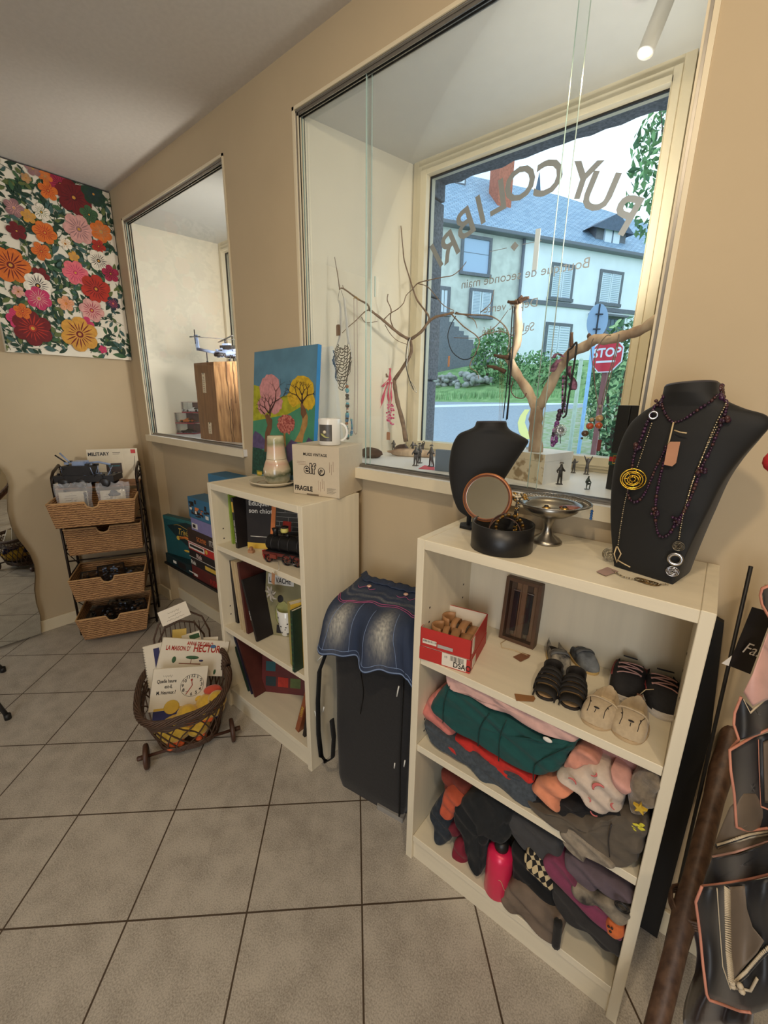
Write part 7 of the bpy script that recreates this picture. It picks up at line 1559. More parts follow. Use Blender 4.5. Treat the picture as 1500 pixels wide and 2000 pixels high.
# large bust with necklaces
c4 = lambda a, b: (1160+a/4.167, 700+b/4.167)
f1, f2 = aZ(*c4(160, 1690), ZB), aZ(*c4(640, 1840), ZB); xb_ = (f2-f1).normalized(); nb = Vector((-xb_.y, xb_.x, 0))
plb2 = PL(f1, xb_, nb*.10+Vector((0, 0, 1)))
rows = [((165, 1690), (640, 1840)), ((140, 1400), (800, 1500)), ((140, 1150), (930, 1250)), ((158, 950), (1060, 1000)), ((195, 770), (1210, 800)), ((245, 630), (1360, 640)), ((310, 520), (1440, 540)), ((400, 440), (1400, 460)), ((480, 392), (1230, 408)), ((552, 345), (1085, 345)), ((570, 290), (1022, 290)), ((582, 240), (1012, 200))]
bl_ = [.001, .012, .022, .028, .030, .030, .028, .026, .026, .030, .034, .034]; dp_ = [.17, .15, .13, .11, .09, .07, .06, .05, .05, .055, .06, .06]
big = thing('jewellery_bust', 'large black velvet necklace bust at the right end of the wide bookcase', 'display bust', f1)
gB = bustmesh(plb2, rows, c4, bl_, dp_); gB.out('bust_shell', big)
tree = BVHTree.FromPolygons([tuple(v) for v in gB.v], gB.f)
def onb(a, b, off=.0035):
    d = ray(*c4(a, b)).normalized(); h = tree.ray_cast(CAM, d)
    if h[0] is None:
        for da in (12, 24, 40, 60, 90, 130):
            h = tree.ray_cast(CAM, ray(*c4(a+(da if a < 700 else -da), b+da*.2)).normalized())
            if h[0] is not None: break
    if h[0] is None: return None
    return h[0]-d*off
def drape(pts, off=.0035, sub=5):
    Q = []
    P = [Vector(p) for p in pts]; N = len(P)
    for i in range(N-1):
        p0, p1, p2, p3 = P[max(i-1, 0)], P[i], P[i+1], P[min(i+2, N-1)]
        for k_ in range(sub):
            t_ = k_/sub; v = .5*((2*p1)+(p2-p0)*t_+(2*p0-5*p1+4*p2-p3)*t_*t_+(3*p1-p0-3*p2+p3)*t_**3); h = onb(v.x, v.y, off)
            if h is None: h = Q[-1] if Q else None
            if h is not None: Q.append(h)
    h = onb(P[-1].x, P[-1].y, off); 
    if h is not None: Q.append(h)
    return Q
plum = [mat('bead_dark_plum', (0, 0, 0)), mat('bead_plum_brown', (74, 44, 44), .25), mat('bead_aubergine', (52, 30, 48), .2)]
def nz_(Q): return Q
t = thing('bead_necklace', 'very long dark plum bead necklace looped in several rows on the large bust', 'necklace', onb(650, 520))
for pts, r_, st in (([(548, 300), (560, 400), (600, 480), (650, 520), (740, 490), (850, 415), (950, 350), (1010, 290)], .0026, .0056), ([(1085, 300), (1075, 420), (1040, 520), (990, 640), (950, 740), (880, 880), (830, 1020), (780, 1150), (720, 1270), (670, 1330)], .0030, .0058),
                    ([(670, 1330), (620, 1420), (560, 1455), (520, 1420), (500, 1300), (505, 1150), (530, 1000), (560, 880), (585, 800)], .0029, .0056), ([(590, 720), (550, 800), (500, 900), (450, 1020), (400, 1120), (340, 1170), (290, 1140), (272, 1070)], .0028, .0056), ([(540, 310), (500, 380), (430, 530), (390, 640), (350, 720), (320, 820), (310, 900)], .0032, .0062), ([(585, 720), (600, 780), (590, 840)], .0038, .0066)):
    g = MB(); beads(g, drape(pts), r_, plum, st, .22, len(pts), 7); g.out('bead_row', t)
for a, b in ((490, 365), (350, 720), (1050, 500), (870, 920), (670, 1325), (490, 1250)):
    g = MB(); q = onb(a, b, .007); rr = random.Random(a)
    for k_ in range(7): g.sph(q+Vector((rr.uniform(-.007, .007), rr.uniform(-.004, .002), rr.uniform(-.006, .006))), rr.uniform(.0025, .0045), rr.choice(plum), 7)
    g.out('bead_knot', t)
g = MB(); rr = random.Random(6)
for i in range(16): q = onb(1030+rr.uniform(-15, 15)+i*3, 225+i*6, .006); g.sph(q or onb(1000, 300), .0048, plum[i % 3], 8) if q else None
if g.v: g.out('bead_cluster', t)
t = thing('medallion_necklace', 'silver chain necklace with round medallions, one golden, hanging low on the large bust', 'necklace', onb(480, 460)); chn = mat('chain_pale_gold', (186, 170, 140), .3, metal=.9)
def chain(pts, r_=.0016, st=.0042): g = MB(); beads(g, drape(pts, .0045), r_, [chn, slvd], st, 0, 1, 6, .6); g.out('chain', t)
chain([(470, 530), (440, 620), (400, 740), (350, 890)]); chain([(275, 1070), (245, 1200), (215, 1380), (195, 1530)]); chain([(1090, 330), (1050, 420), (990, 540), (930, 680), (860, 860), (800, 1010), (760, 1150), (720, 1300), (690, 1480)], .0019, .0044); chain([(1000, 560), (900, 760), (820, 960), (770, 1120)], .0015, .0044)
def medal(a, b, rx, m_, q=None, ring=0):
    q = q or onb(a, b, .006+rx*.00012); r_ = rx/4.167*dep(q)/CF
    nrm = (CAM-q).normalized(); M = frame(q, nrm.cross(Vector((0, 0, 1))).normalized()*-1, (0, 0, 1)); g = MB(M)
    if ring: g.lathe([(r_*.58, -.001), (r_*.58, .001), (r_, .001), (r_, -.001), (r_*.58, -.001)], m_, 28)
    else:
        for k_ in range(5): g.tube([((r_*(.22+.19*k_))*math.cos(a_*PI/12)+.03*r_*math.sin(k_*2), (r_*(.22+.19*k_))*math.sin(a_*PI/12)*(.93)+.03*r_*math.cos(k_*3), .0006*math.sin(a_+k_)) for a_ in range(24)], r_*.055, m_, 5, closed=True)
        for k_ in range(7): a_ = k_*.9; g.bar((r_*.2*math.cos(a_), r_*.2*math.sin(a_), 0), (r_*.95*math.cos(a_+.5), r_*.95*math.sin(a_+.5), 0), r_*.03, m_, 4)
    g.out('medallion', t)
medal(315, 985, 92, mat('bright_gold_wire', (222, 178, 60), .25, metal=.9)); medal(483, 462, 36, slv, ring=1); medal(686, 1530, 42, slvd); medal(662, 1636, 56, slv, ring=1); medal(637, 1735, 45, slv)
qa = aZ(*c4(150, 1655), ZB); medal(0, 0, 62, slvd, q=Vector((qa.x-.004, qa.y-.010, ZB+.018)))
g = MB(); P_ = [aZ(*c4(*p), ZB) for p in ((150, 1740), (240, 1790), (330, 1810), (420, 1825), (520, 1850), (612, 1850))]; beads(g, [p+Vector((0, -.0, .003)) for p in P_], .0017, [chn, slvd], .0045, 0, 1, 6); g.out('chain', t)
qa = aZ(*c4(430, 1825), ZB); g = MB(TR(qa.x, qa.y, ZB+.002, rz=-.1)); [g.tube([(.006*k_*math.cos(a_*PI/10), .003*k_*math.sin(a_*PI/10), .0006*math.sin(a_)) for a_ in range(20)], .0009, mat('dark_brass_wire', (120, 96, 60), .3, metal=.9), 4, closed=True) for k_ in (1, 2, 3, 3.6)]; g.out('medallion', t)
str_ = mat('cream_string', (206, 182, 140), .8)
t = thing('price_tag', 'pinkish price tag tied with cream string at the throat of the large bust', 'tag', onb(640, 770)); g = MB(); g.tube([onb(648, 520, .008), onb(625, 620, .010), onb(605, 700, .010)], .0014, str_, 5); g.tube([onb(655, 585, .010), onb(700, 600, .012), onb(755, 608, .012)], .0012, str_, 5); g.out('string', t)
q = onb(635, 775, .010); nrm = (CAM-q).normalized(); M = frame(q, nrm.cross(Vector((0, 0, 1))).normalized()*-1, (0, 0, 1)); MB(M).prism([(-.009, -.021), (.004, -.023), (.009, -.016), (.009, .022), (-.006, .021), (-.009, .016)], -.0005, .0005, tagp).out('card', t)
t = thing('price_tag', 'pinkish price tag with a cream bow lying at the left foot of the large bust', 'tag', aZ(*c4(110, 1740), ZB)); g = MB(); b0 = onb(190, 1640, .012) or qa
bp_ = [onb(185, 1530, .008), onb(165, 1590, .012), onb(185, 1660, .014), onb(220, 1590, .012), onb(190, 1530, .010)]; bp_ = [b for b in bp_ if b]; g.tube(bp_, .0013, str_, 5); g.tube([b for b in (onb(190, 1640, .014), onb(240, 1670, .014), onb(295, 1698, .014)) if b], .0013, str_, 5); g.out('string_bow', t)
P_ = [aZ(*c4(*p), ZB+.002) for p in ((20, 1735), (110, 1700), (200, 1735), (95, 1770))]; g = MB(); g.add(P_+[p+Vector((0, 0, .0008)) for p in P_], [(4, 5, 6, 7), (0, 1, 5, 4), (1, 2, 6, 5), (2, 3, 7, 6), (3, 0, 4, 7), (3, 2, 1, 0)], mat('mauve_card', (170, 140, 130), .8)); g.out('card', t)

# ================================================================ shoe shelf
z1_ = .7262; MBK = RM(B)
c5 = lambda a, b: (780+a/2.5, 1080+b/2.5)
red_ = mat('red_shoe_box', (186, 44, 38), .5, var=.05); pap = mat('white_label', (226, 216, 200), .6, var=.03)
A_, B_, C_2 = aZ(*c5(96, 514), z1_), aZ(*c5(342, 592), z1_), aZ(*c5(480, 462), z1_)
xd = (B_-A_).normalized(); w_ = (B_-A_).length; pl = PL(A_, xd); hx = pl.uv(*c5(112, 364))[1]; dpt = min((C_2-B_).length, .17); T0 = pl.T
t = thing('shoe_box', 'open red shoe box holding brown sandals, left on the shoe shelf', 'shoe box', A_)
g = MB(T0); g.bx(0, 0, -dpt, w_, hx*.40, 0, red_); g.out('box_lid', t, bevel=.001)
g = MB(T0)
for (x0, y0, x1, y1) in ((.001, -dpt+.001, .0025, -.001), (w_-.0025, -dpt+.001, w_-.001, -.001)): g.bx(x0, hx*.41, y0, x1, hx, y1, red_)
g.bx(.001, hx*.41, -.0025, w_-.001, hx, -.001, red_); g.bx(.001, hx*.41, -dpt+.001, w_-.001, hx, -dpt+.0025, red_); g.bx(.001, hx*.41, -dpt, w_-.001, hx*.43, -.001, pap)
for x0 in (.003, w_-.0035): g.bx(x0, hx*.43, -dpt+.003, x0+.0004, hx*.99, -.003, pap)
g.bx(.003, hx*.43, -dpt+.003, w_-.003, hx*.99, -dpt+.0034, pap); g.out('box_body', t)
g = MB(T0); g.bx(w_*.46, .003, .0002, w_*.93, hx*.42, .0006, pap); rr = random.Random(1); x = w_*.62
while x < w_*.88: b_ = rr.uniform(.0006, .0016); g.bx(x, hx*.24, .0006, x+b_, hx*.39, .0008, cbk); x += b_+rr.uniform(.0006, .0018)
g.text('DSAO', .022, cbk, Matrix.Translation((w_*.68, hx*.07, .0007)), bold=.02, squeeze=.8); g.text('10', .009, cbk, Matrix.Translation((w_*.5, hx*.28, .0007)))
g.bx(w_*.06, hx*.54, .0002, w_*.34, hx*.68, .0006, pap); g.text('608218-1R-110', .008, cbk, Matrix.Translation((w_*.07, hx*.60, .0007)), squeeze=.75, bold=.02); g.bx(w_*.36, hx*.52, .0002, w_*.66, hx*.62, .0005, mat('grey_sticker', (180, 176, 170), .6)); g.bx(w_, hx*.05, -.05, w_+.0005, hx*.33, -.02, pap).bx(w_-.0008, hx*.55, -.03, w_, hx*1.0, -.012, pap); g.out('label', t)

def footprint(L_, W_, n=28):
    pts = []
    for i in range(n):
        a = 2*PI*i/n; x = L_/2*math.cos(a); tt = (x/L_+.5); wv = W_*(.36+.16*math.sin(min(1, tt*1.25)*PI*.62)**1.5); y = wv*math.copysign(abs(math.sin(a))**.75, math.sin(a)); pts.append((x, y+.06*W_*math.sin(tt*3)))
    return pts
def shoe(name, T, L_, W_, H_, mats, style, lab, grp, flip=1):
    t = thing(name, lab, 'shoe', T @ Vector((0, 0, 0)), 0, grp); ms, mu, mi = mats; sh = H_*(.26 if style == 'sneaker' else .16)
    F = [(x, y*flip) for x, y in footprint(L_, W_)]; F = F if flip > 0 else F[::-1]
    g = MB(T); g.prism(F, 0, sh, ms, smooth=True); 
    if style == 'sneaker': g.prism([(x*1.02, y*1.03) for x, y in F], sh*.25, sh*.5, ms, smooth=True)
    g.out('sole', t, bevel=.003)
    def hw(tt): return W_*(.33+.15*math.sin(min(1, tt*1.25)*PI*.62)**1.5)*(max(.001, 1-(abs(tt-.5)*2)**5))**.45
    t0 = {'sneaker': .52, 'slipper': .56, 'sandal': .5, 'closed': .5}[style]
    def top(tt):
        if tt < t0: return H_*(.98-.25*math.sin(PI*tt/t0)) if style != 'slipper' else H_*(.9-.15*tt)
        k_ = (tt-t0)/(1-t0); return sh*.72+(H_*.94-sh*.72)*max(0, 1-k_**1.9)**.62
    def fn(u, v):
        tt = .012+.985*u; x = (tt-.5)*L_*.97; ph = PI*v; w2 = hw(tt)*.96; c_ = -math.cos(ph); y = w2*math.copysign(abs(c_)**.7, c_); z = sh*.7+(top(tt)-sh*.7)*max(0, math.sin(ph))**.55
        inner = w2*(.74 if style != 'sandal' else .80); edge = min(1, max(0, (t0-tt)/.06))*min(1, max(0, (tt-.03)/.04))
        if edge > 0 and abs(y) < inner: z = z*(1-edge)+(sh*1.15)*edge
        return (x, y*flip+.05*W_*math.sin(tt*3)*flip, z)
    if style in ('sneaker', 'slipper', 'closed'):
        g = MB(T); g.grid(fn, 44, 40, mu); g.out('upper', t)
        g = MB(T); P_ = [((tt-.5)*L_*.94, s_*hw(tt)*.70) for s_ in (1, -1) for tt in ([.06+.42*i/8 for i in range(9)] if s_ > 0 else [.48-.42*i/8 for i in range(9)])]; g.prism([(x, y*1) for x, y in P_][::-1], sh*1.16, sh*1.20, mi); g.out('insole', t)
    else:
        g = MB(T); g.prism([(x*.95, y*.92) for x, y in F], sh, sh*1.12, mi); g.out('insole', t)
    return t, fn, hw, sh
tan_ = mat('tan_leather', (176, 128, 86), .5, var=.2, scale=50); gli = mat('grey_lining', (150, 140, 128), .8)
def sandal(T, L_, W_, H_, mats, lab, grp, straps, heel=True, flip=1, name='sandal'):
    t, fn, hw, sh = shoe(name, T, L_, W_, H_, mats, 'sandal', lab, grp, flip)
    for tt, hh_, wd in straps:
        g = MB(T); n = 12; P_ = []
        for i in range(n+1): ph = PI*i/n; P_.append(((tt-.5)*L_+.0*i, -math.cos(ph)*hw(tt)*1.02*flip, sh*.6+(hh_-sh*.6)*math.sin(ph)**.6))
        g.grid(lambda u, v: Vector(P_[int(round(u*n))])+Vector(((v-.5)*wd, 0, 0)), n, 2, mats[1]); g.out('strap', t, solid=.003)
    if heel:
        g = MB(T); g.grid(lambda u, v: ((.10-.5)*L_-.075*L_*math.sin(PI*u)*1.0+.16*L_*(1-math.sin(PI*u)), -math.cos(PI*u)*hw(.15)*1.02*flip, sh+(H_-sh)*v), 14, 3, mats[1]); g.out('heel_cup', t, solid=.004)
    return t
ins = T0 @ Matrix.Rotation(-PI/2, 4, 'X')      # x along the box, y away, z up
for i, yy in enumerate((.048, .102)):
    M = T0 @ Matrix.Translation((w_*.5+.008*i, hx*.44, -yy-.012)) @ Matrix.Rotation(-PI/2, 4, 'X') @ Matrix.Rotation(.15-.2*i, 4, 'Z')
    if (M.to_3x3() @ Vector((0, 0, 1))).z < 0: M = T0 @ Matrix.Translation((w_*.5, hx*.44, -yy-.012)) @ Matrix.Rotation(PI/2, 4, 'X')
    sandal(M, w_*.84, .066, .042, (mat('brown_rubber', (110, 76, 52), .7), tan_, gli), ('tan leather child sandal at the front of the red shoe box', 'tan leather child sandal at the back of the red shoe box')[i], 'tan sandals in the red box', ((.84, .020, .034), (.58, .030, .022), (.36, .034, .016)))
# wooden glass-fronted case with two razors/watch straps
A_, B_ = aZ(*c5(484, 412), z1_), aZ(*c5(652, 474), z1_); xd = (B_-A_).normalized(); bkx = Vector((-xd.y, xd.x, 0)); pl = PL(A_, xd, bkx*.10+Vector((0, 0, 1))); w_ = (B_-A_).length; h_ = pl.uv(*c5(535, 116))[1]; T0 = pl.T
wf = mat('brown_stained_frame', (98, 70, 48), .5, var=.25, scale=10, stretch=(1, 8, 1)); wi = mat('light_wood_strip', (150, 108, 72), .5, var=.3, scale=14, stretch=(10, 1, 1))
t = thing('wooden_case', 'glass-fronted brown wooden case with two black bars leaning in the wide bookcase', 'wooden case', A_)
g = MB(T0); fr = .010; D_ = .030
g.bx(0, 0, -D_, fr, h_, 0, wf).bx(w_-fr, 0, -D_, w_, h_, 0, wf).bx(fr, 0, -D_, w_-fr, fr, 0, wf).bx(fr, h_-fr, -D_, w_-fr, h_, 0, wf); g.bx(fr, fr, -D_, w_-fr, h_-fr, -D_+.004, wf); g.out('frame', t, bevel=.001)
g = MB(T0); n = 5
for i in range(n): x0 = fr+.002+(w_-2*fr-.004)*i/n; g.bx(x0, fr, -D_+.004, x0+(w_-2*fr-.004)/n-.001, h_-fr, -.020, (cbk, wi)[i % 2 if 0 else (0, 1, 1, 0, 1)[i]] if 0 else (wi if i in (1, 2, 4) else wf))
g.out('lining', t)
for x0 in (.24, .62): g = MB(T0); g.bx(w_*x0, h_*.16, -.020, w_*(x0+.14), h_*.80, -.010, bp); g.bx(w_*x0-.002, h_*.80, -.019, w_*(x0+.14)+.002, h_*.815, -.008, slv); g.bx(w_*(x0+.02), h_*.10, -.018, w_*(x0+.12), h_*.16, -.010, slvd); g.out('black_bar', t, bevel=.001)
MB(T0).bx(fr*.6, fr*.6, -.004, w_-fr*.6, h_-fr*.6, -.003, clp).out('glass_front', t)
t = thing('price_tag', 'brown tag on a cream string lying in front of the wooden case', 'tag', aZ(*c5(598, 508), z1_)); g = MB(); P_ = [aZ(*c5(*p), z1_+.0015) for p in ((555, 508), (600, 488), (640, 500), (632, 512), (592, 532))]; g.add(P_+[p+Vector((0, 0, .001)) for p in P_], [(5, 6, 7, 8, 9)]+[(i, (i+1) % 5, 5+(i+1) % 5, 5+i) for i in range(5)], tagm); g.out('card', t)
g = MB(); g.tube([aZ(*c5(*p), z1_+.002) for p in ((625, 500), (560, 475), (500, 462), (495, 440), (520, 425))], .0012, str_, 5); g.out('string', t)

def SM(p_heel, p_toe):      # frame: x from heel to toe on the shelf
    a, b = aZ(*c5(*p_heel), z1_+.0005), aZ(*c5(*p_toe), z1_+.0005); x = (b-a).normalized(); m = (a+b)/2; return Matrix(((x.x, -x.y, 0, m.x), (x.y, x.x, 0, m.y), (0, 0, 1, m.z), (0, 0, 0, 1))), (b-a).length
G = {k_: k_ for k_ in ()}
blf = mat('black_mesh_fabric', (26, 24, 26), .8, var=.3, scale=200, bump=.3); wso = mat('white_rubber', (214, 206, 196), .5); drd = mat('dark_red_trim', (120, 34, 34), .5)
for i, (hl, te, lab, fl_) in enumerate((((1120, 560), (1090, 712), 'left black sneaker with a white sole and orange lettering', 1), ((1265, 615), (1290, 800), 'right black sneaker with a white sole and orange lettering', -1))):
    M, L_ = SM(hl, te); L_ = max(L_, .155); t, fn, hw, sh = shoe('sneaker', M, .178, .080, .064, (wso, blf, cbk), 'sneaker', lab, 'black and red sneakers', fl_)
    g = MB(M)
    for k_ in range(5):
        u = .56+.045*k_; P_ = []
        for j in range(7): v = .30+.40*j/6; x, y, z = fn(u+(.03 if k_ % 2 else -.03)*(j/6-.5)*2, v); P_.append((x, y, z+.002))
        g.tube(P_, .0016, mat('pink_grey_lace', (196, 150, 140), .7), 5)
    g.out('laces', t)
    g = MB(M); x, y, z = fn(.50, .5); Mt = Matrix.Translation((-.016, 0, .066)) @ Matrix.Rotation(-PI/2, 4, 'Z') @ Matrix.Rotation(.5, 4, 'X'); g.box((0, .004, -.004), (.030, .030, .003), blf, T=Mt); g.text('MLINO' if 0 else 'MUNO', .010, mat('orange_embroidery', (206, 80, 48), .6), Mt @ Matrix.Rotation(PI, 4, 'Z') @ Matrix.Translation((-.014, -.012, -.0022)), bold=.03) if 0 else g.text('HUNO', .010, mat('orange_embroidery', (206, 80, 48), .6), Mt @ Matrix.Translation((-.015, .002, -.0022)), bold=.03); g.out('tongue', t)
    g = MB(M)
    for s_ in (-1, 1): g.tube([(Vector(fn(u, .14 if s_ < 0 else .86))+Vector((0, s_*.0008, 0))) for u in (.15, .3, .45, .6, .75)], .003, drd, 5, flat=.4)
    g.out('red_side_panel', t)
for i, (hl, te, lab, fl_) in enumerate((((1025, 712), (930, 855), 'left beige baby slipper with a dog face', 1), ((1160, 765), (1105, 925), 'right beige baby slipper with a dog face', -1))):
    M, L_ = SM(hl, te); bg = mat('beige_felt', (186, 166, 136), .9, var=.12, scale=120, bump=.3, sheen=.2); t, fn, hw, sh = shoe('baby_slipper', M, .122, .074, .044, (mat('beige_sole', (186, 160, 124), .8), bg, mat('cream_fleece', (222, 204, 170), .9, bump=.5, scale=150)), 'slipper', lab, 'beige dog slippers', fl_)
    sp_ = lambda u, v, o=.0012: Vector(fn(u, v))+Vector((0, 0, o)); g = MB(M)
    g.tube([sp_(.60, .28), sp_(.70, .34), sp_(.80, .36), sp_(.90, .34)], .0007, cbk, 4); g.tube([sp_(.60, .64), sp_(.70, .60), sp_(.80, .60), sp_(.90, .66)], .0007, cbk, 4)
    g.sph(sp_(.80, .49), (.003, .006, .0015), cbk, 8); g.sph(sp_(.72, .36), .0014, cbk, 6); g.sph(sp_(.72, .62), .0014, cbk, 6); g.tube([sp_(.83, .49), sp_(.88, .49)], .0007, cbk, 4); g.out('dog_face', t)
    g = MB(M); P_ = [sp_(.56, .10+.8*j/10, .002) for j in range(11)]; g.tube(P_, .002, bg, 6); g.out('elastic_hem', t)
    g = MB(M); g.sph(Vector(fn(.62, .93))+Vector((0, 0, .002)), (.010, .003, .009), mat('brown_felt_ear', (176, 128, 88), .9), 8); g.out('felt_ear', t)
for i, (hl, te, lab, fl_) in enumerate((((758, 585), (700, 722), 'left black strappy sandal near the shelf front', 1), ((862, 615), (830, 775), 'right black strappy sandal near the shelf front', -1))):
    M, L_ = SM(hl, te); sandal(M, .118, .060, .042, (cbk, mat('black_nubuck', (30, 26, 24), .8, var=.2, scale=60), mat('tan_insole', (196, 160, 116), .7)), lab, 'black strappy sandals', ((.90, .024, .026), (.76, .034, .012), (.64, .038, .012), (.52, .042, .012), (.40, .044, .012)), flip=fl_)
for i, (hl, te, lab, fl_, m_) in enumerate((((745, 470), (790, 590), 'left grey patterned child shoe with a heel loop', 1, mat('grey_black_print', (168, 162, 150), .6, var=.8, scale=45, col2=(40, 42, 50))), ((840, 450), (945, 588), 'right grey patterned child shoe with a yellow sole edge', -1, mat('blue_grey_print', (136, 142, 148), .6, var=.8, scale=26, col2=(44, 48, 58))))):
    M, L_ = SM(hl, te); t, fn, hw, sh = shoe('child_shoe', M, .145, .056, .040, (mat('yellow_cream_sole', (206, 176, 116), .6), m_, cbk), 'closed', lab, 'grey patterned child shoes', fl_)
    g = MB(M); g.bx(-.074, -.009, .030, -.071, .009, .056, mat('grey_webbing', (90, 88, 84), .8)); g.out('heel_loop', t)
    g = MB(M); g.tube([Vector(fn(.62, .15+.7*j/8))+Vector((0, 0, .002)) for j in range(9)], .006, mat('grey_strap', (104, 106, 108), .7), 6, flat=.3); g.out('strap', t)
for (pts, lab) in ((((562, 688), (658, 700), (664, 712), (655, 726), (570, 722)), 'brown tag lying left of the black sandals'), (((962, 668), (1010, 680), (1008, 700), (960, 690)), 'brown tag between the sandals and the left sneaker')):
    P_ = [aZ(*c5(*p), z1_+.0015) for p in pts]; n = len(P_); g = MB(); g.add(P_+[p+Vector((0, 0, .001)) for p in P_], [tuple(range(n, 2*n))]+[(i, (i+1) % n, n+(i+1) % n, n+i) for i in range(n)], mat('kraft_tag', (150, 104, 62), .8)); g.out('price_tag', label=lab, cat='tag')
t = thing('price_tag', 'brown tag tied with string to the right sneaker', 'tag', aZ(*c5(1172, 705), z1_+.03)); q = aY(*c5(1172, 708), aZ(*c5(1180, 760), z1_).y-.01); MB(frame(q, (1, 0, 0), (0, 0, 1))).bx(-.006, -.010, 0, .006, .010, .001, tagm).out('card', t)
g = MB(); g.tube([q+Vector((0, 0, .01)), q+Vector((.008, .0, .026)), q+Vector((.022, .01, .028))], .001, str_, 5); g.out('string', t)

# ================================================================ folded clothes
c6b = lambda a, b: (780+a/2.679, 1300+b/2.679)
def cloth(name, lab, cat, poly, yf, depth, m, grp, rnd_=.022, amp=.0085, sd=1, ridges=3, cv=c6b, nring=10, K=64, ps=None):
    # a folded, soft body: its front outline on the plane y = yf, its bulk reaching back into the shelf
    P = [aY(*cv(*p), yf) for p in poly]; n = len(P); C_0 = sum(P, Vector())/n; Q = []
    for i in range(K):      # smooth closed outline
        f = i*n/K; j = int(f); t_ = f-j; p0, p1, p2, p3 = (P[(j+d_) % n] for d_ in (-1, 0, 1, 2)); v = .5*((2*p1)+(p2-p0)*t_+(2*p0-5*p1+4*p2-p3)*t_*t_+(3*p1-p0-3*p2+p3)*t_**3); lin_ = p1*(1-t_)+p2*t_; Q.append(v*.6+lin_*.4)
    mn = min((q-C_0).length for q in Q); rs = min(rnd_, mn*.9)
    def fn(u, w):
        i = int(round(u*K)) % K; q = Q[i]; r_ = q-C_0; L_ = r_.length; rs2 = rs
        if w < .45: k_ = w/.45; y = yf+depth*(1-k_)+rs*k_; s_ = 1-.25*(1-k_)**2; ins_ = 0
        else:
            k_ = (w-.45)/.55; a = k_*PI/2; y = yf+rs*(1-math.sin(a)) if k_ < .7 else yf+rs*(1-math.sin(a)); ins_ = rs*(1-math.cos(a)); s_ = 1
            if k_ > .75: s_ = max(0.0, 1-(k_-.75)/.25)
        d = max(0.0, (L_-ins_)/L_)*s_; p = C_0+r_*d
        wr = amp*(noise.noise(Vector((p.x*22+sd, p.z*30, y*12)))+.6*math.sin((p.x*(55+9*sd % 7)+p.z*140+3*noise.noise(Vector((p.x*9, p.z*9, sd))))*ridges*.33))
        return (p.x+wr*.3, y+depth*0-wr*(1 if w > .3 else .3), p.z+wr*.35+.004*noise.noise(Vector((p.x*14, y*14, sd*3))))
    g = MB(); g.grid(fn, K, nring*3, m, wu=True)
    o = g.out(name, label=lab, cat=cat, group=grp)
    return o
fab = lambda n_, c, v=.14, s_=60, **k_: mat(n_, c, .92, var=v, scale=s_, bump=.45, sheen=.08, **k_)
GM = 'clothes folded on the middle shelf'; GL = 'clothes folded on the lowest shelf'
cloth('folded_trousers', 'blue-grey denim trousers under the red top, sagging over the shelf edge', 'trousers', [(120, 300), (230, 360), (400, 480), (620, 590), (700, 640), (720, 780), (640, 780), (480, 670), (300, 500), (150, 400)], -.278, .22, fab('grey_denim', (70, 78, 86), .35, 120), GM, sd=2)
cloth('folded_shirt', 'dark jeans end at the far left of the middle shelf', 'jeans', [(112, 280), (150, 300), (240, 380), (215, 410), (130, 370)], -.25, .2, fab('dark_blue_denim', (44, 54, 66), .3, 120), GM, sd=3)
cloth('folded_shirt', 'bright red folded top below the green sweatshirt', 'top', [(220, 370), (330, 395), (500, 480), (690, 590), (680, 630), (560, 590), (400, 510), (300, 480), (220, 430)], -.270, .2, fab('bright_red_cotton', (196, 44, 36)), GM, sd=4)
cloth('folded_shirt', 'salmon pink folded top with a black snap at the left end', 'top', [(110, 240), (150, 170), (190, 150), (200, 240), (280, 350), (240, 395), (140, 310)], -.266, .2, fab('salmon_cotton', (206, 122, 112)), GM, sd=5)
cloth('folded_sweatshirt', 'dusty pink folded sweatshirt at the back right of the middle shelf', 'sweatshirt', [(860, 420), (950, 370), (1200, 430), (1290, 500), (1240, 600), (1200, 660), (1080, 560), (880, 540)], -.235, .19, fab('dusty_pink_fleece', (172, 124, 116)), GM, sd=6)
cloth('folded_sweatshirt', 'pale pink rolled sweatshirt on top of the green one', 'sweatshirt', [(225, 50), (260, 35), (420, 110), (640, 210), (860, 320), (945, 370), (930, 410), (860, 405), (700, 345), (540, 268), (400, 190), (250, 115)], -.283, .2, fab('pale_pink_fleece', (206, 166, 158)), GM, sd=7)
cloth('folded_sweatshirt', 'large teal green folded sweatshirt with dark piping', 'sweatshirt', [(145, 220), (200, 140), (250, 118), (420, 205), (560, 300), (700, 370), (860, 425), (940, 405), (880, 480), (840, 560), (740, 600), (620, 570), (480, 480), (330, 390), (200, 290)], -.284, .22, fab('teal_green_jersey', (18, 74, 72), .12), GM, rnd_=.03, sd=8)
sw = bpy.data.objects['folded_sweatshirt.002'] if 'folded_sweatshirt.002' in bpy.data.objects else None
def seam(px, yf, r_, m, parent, nm, cv=c6b):
    g = MB(); g.tube(cc([p for p in px], yf, cv), r_, m, 5); return g.out(nm, parent)
if sw:
    dgm = mat('dark_green_piping', (14, 52, 50), .8)
    for p in ([(262, 110), (232, 200), (228, 300)], [(470, 250), (420, 330), (412, 420)], [(560, 285), (525, 380), (520, 500)], [(700, 600), (710, 520), (790, 470), (900, 420)]): seam(p, -.289, .0014, dgm, sw, 'piping')
    g = MB(); q = aY(*c6b(775, 388), -.288); g.sph(q, (.011, .003, .006), cw, 10); g.out('round_badge', sw)
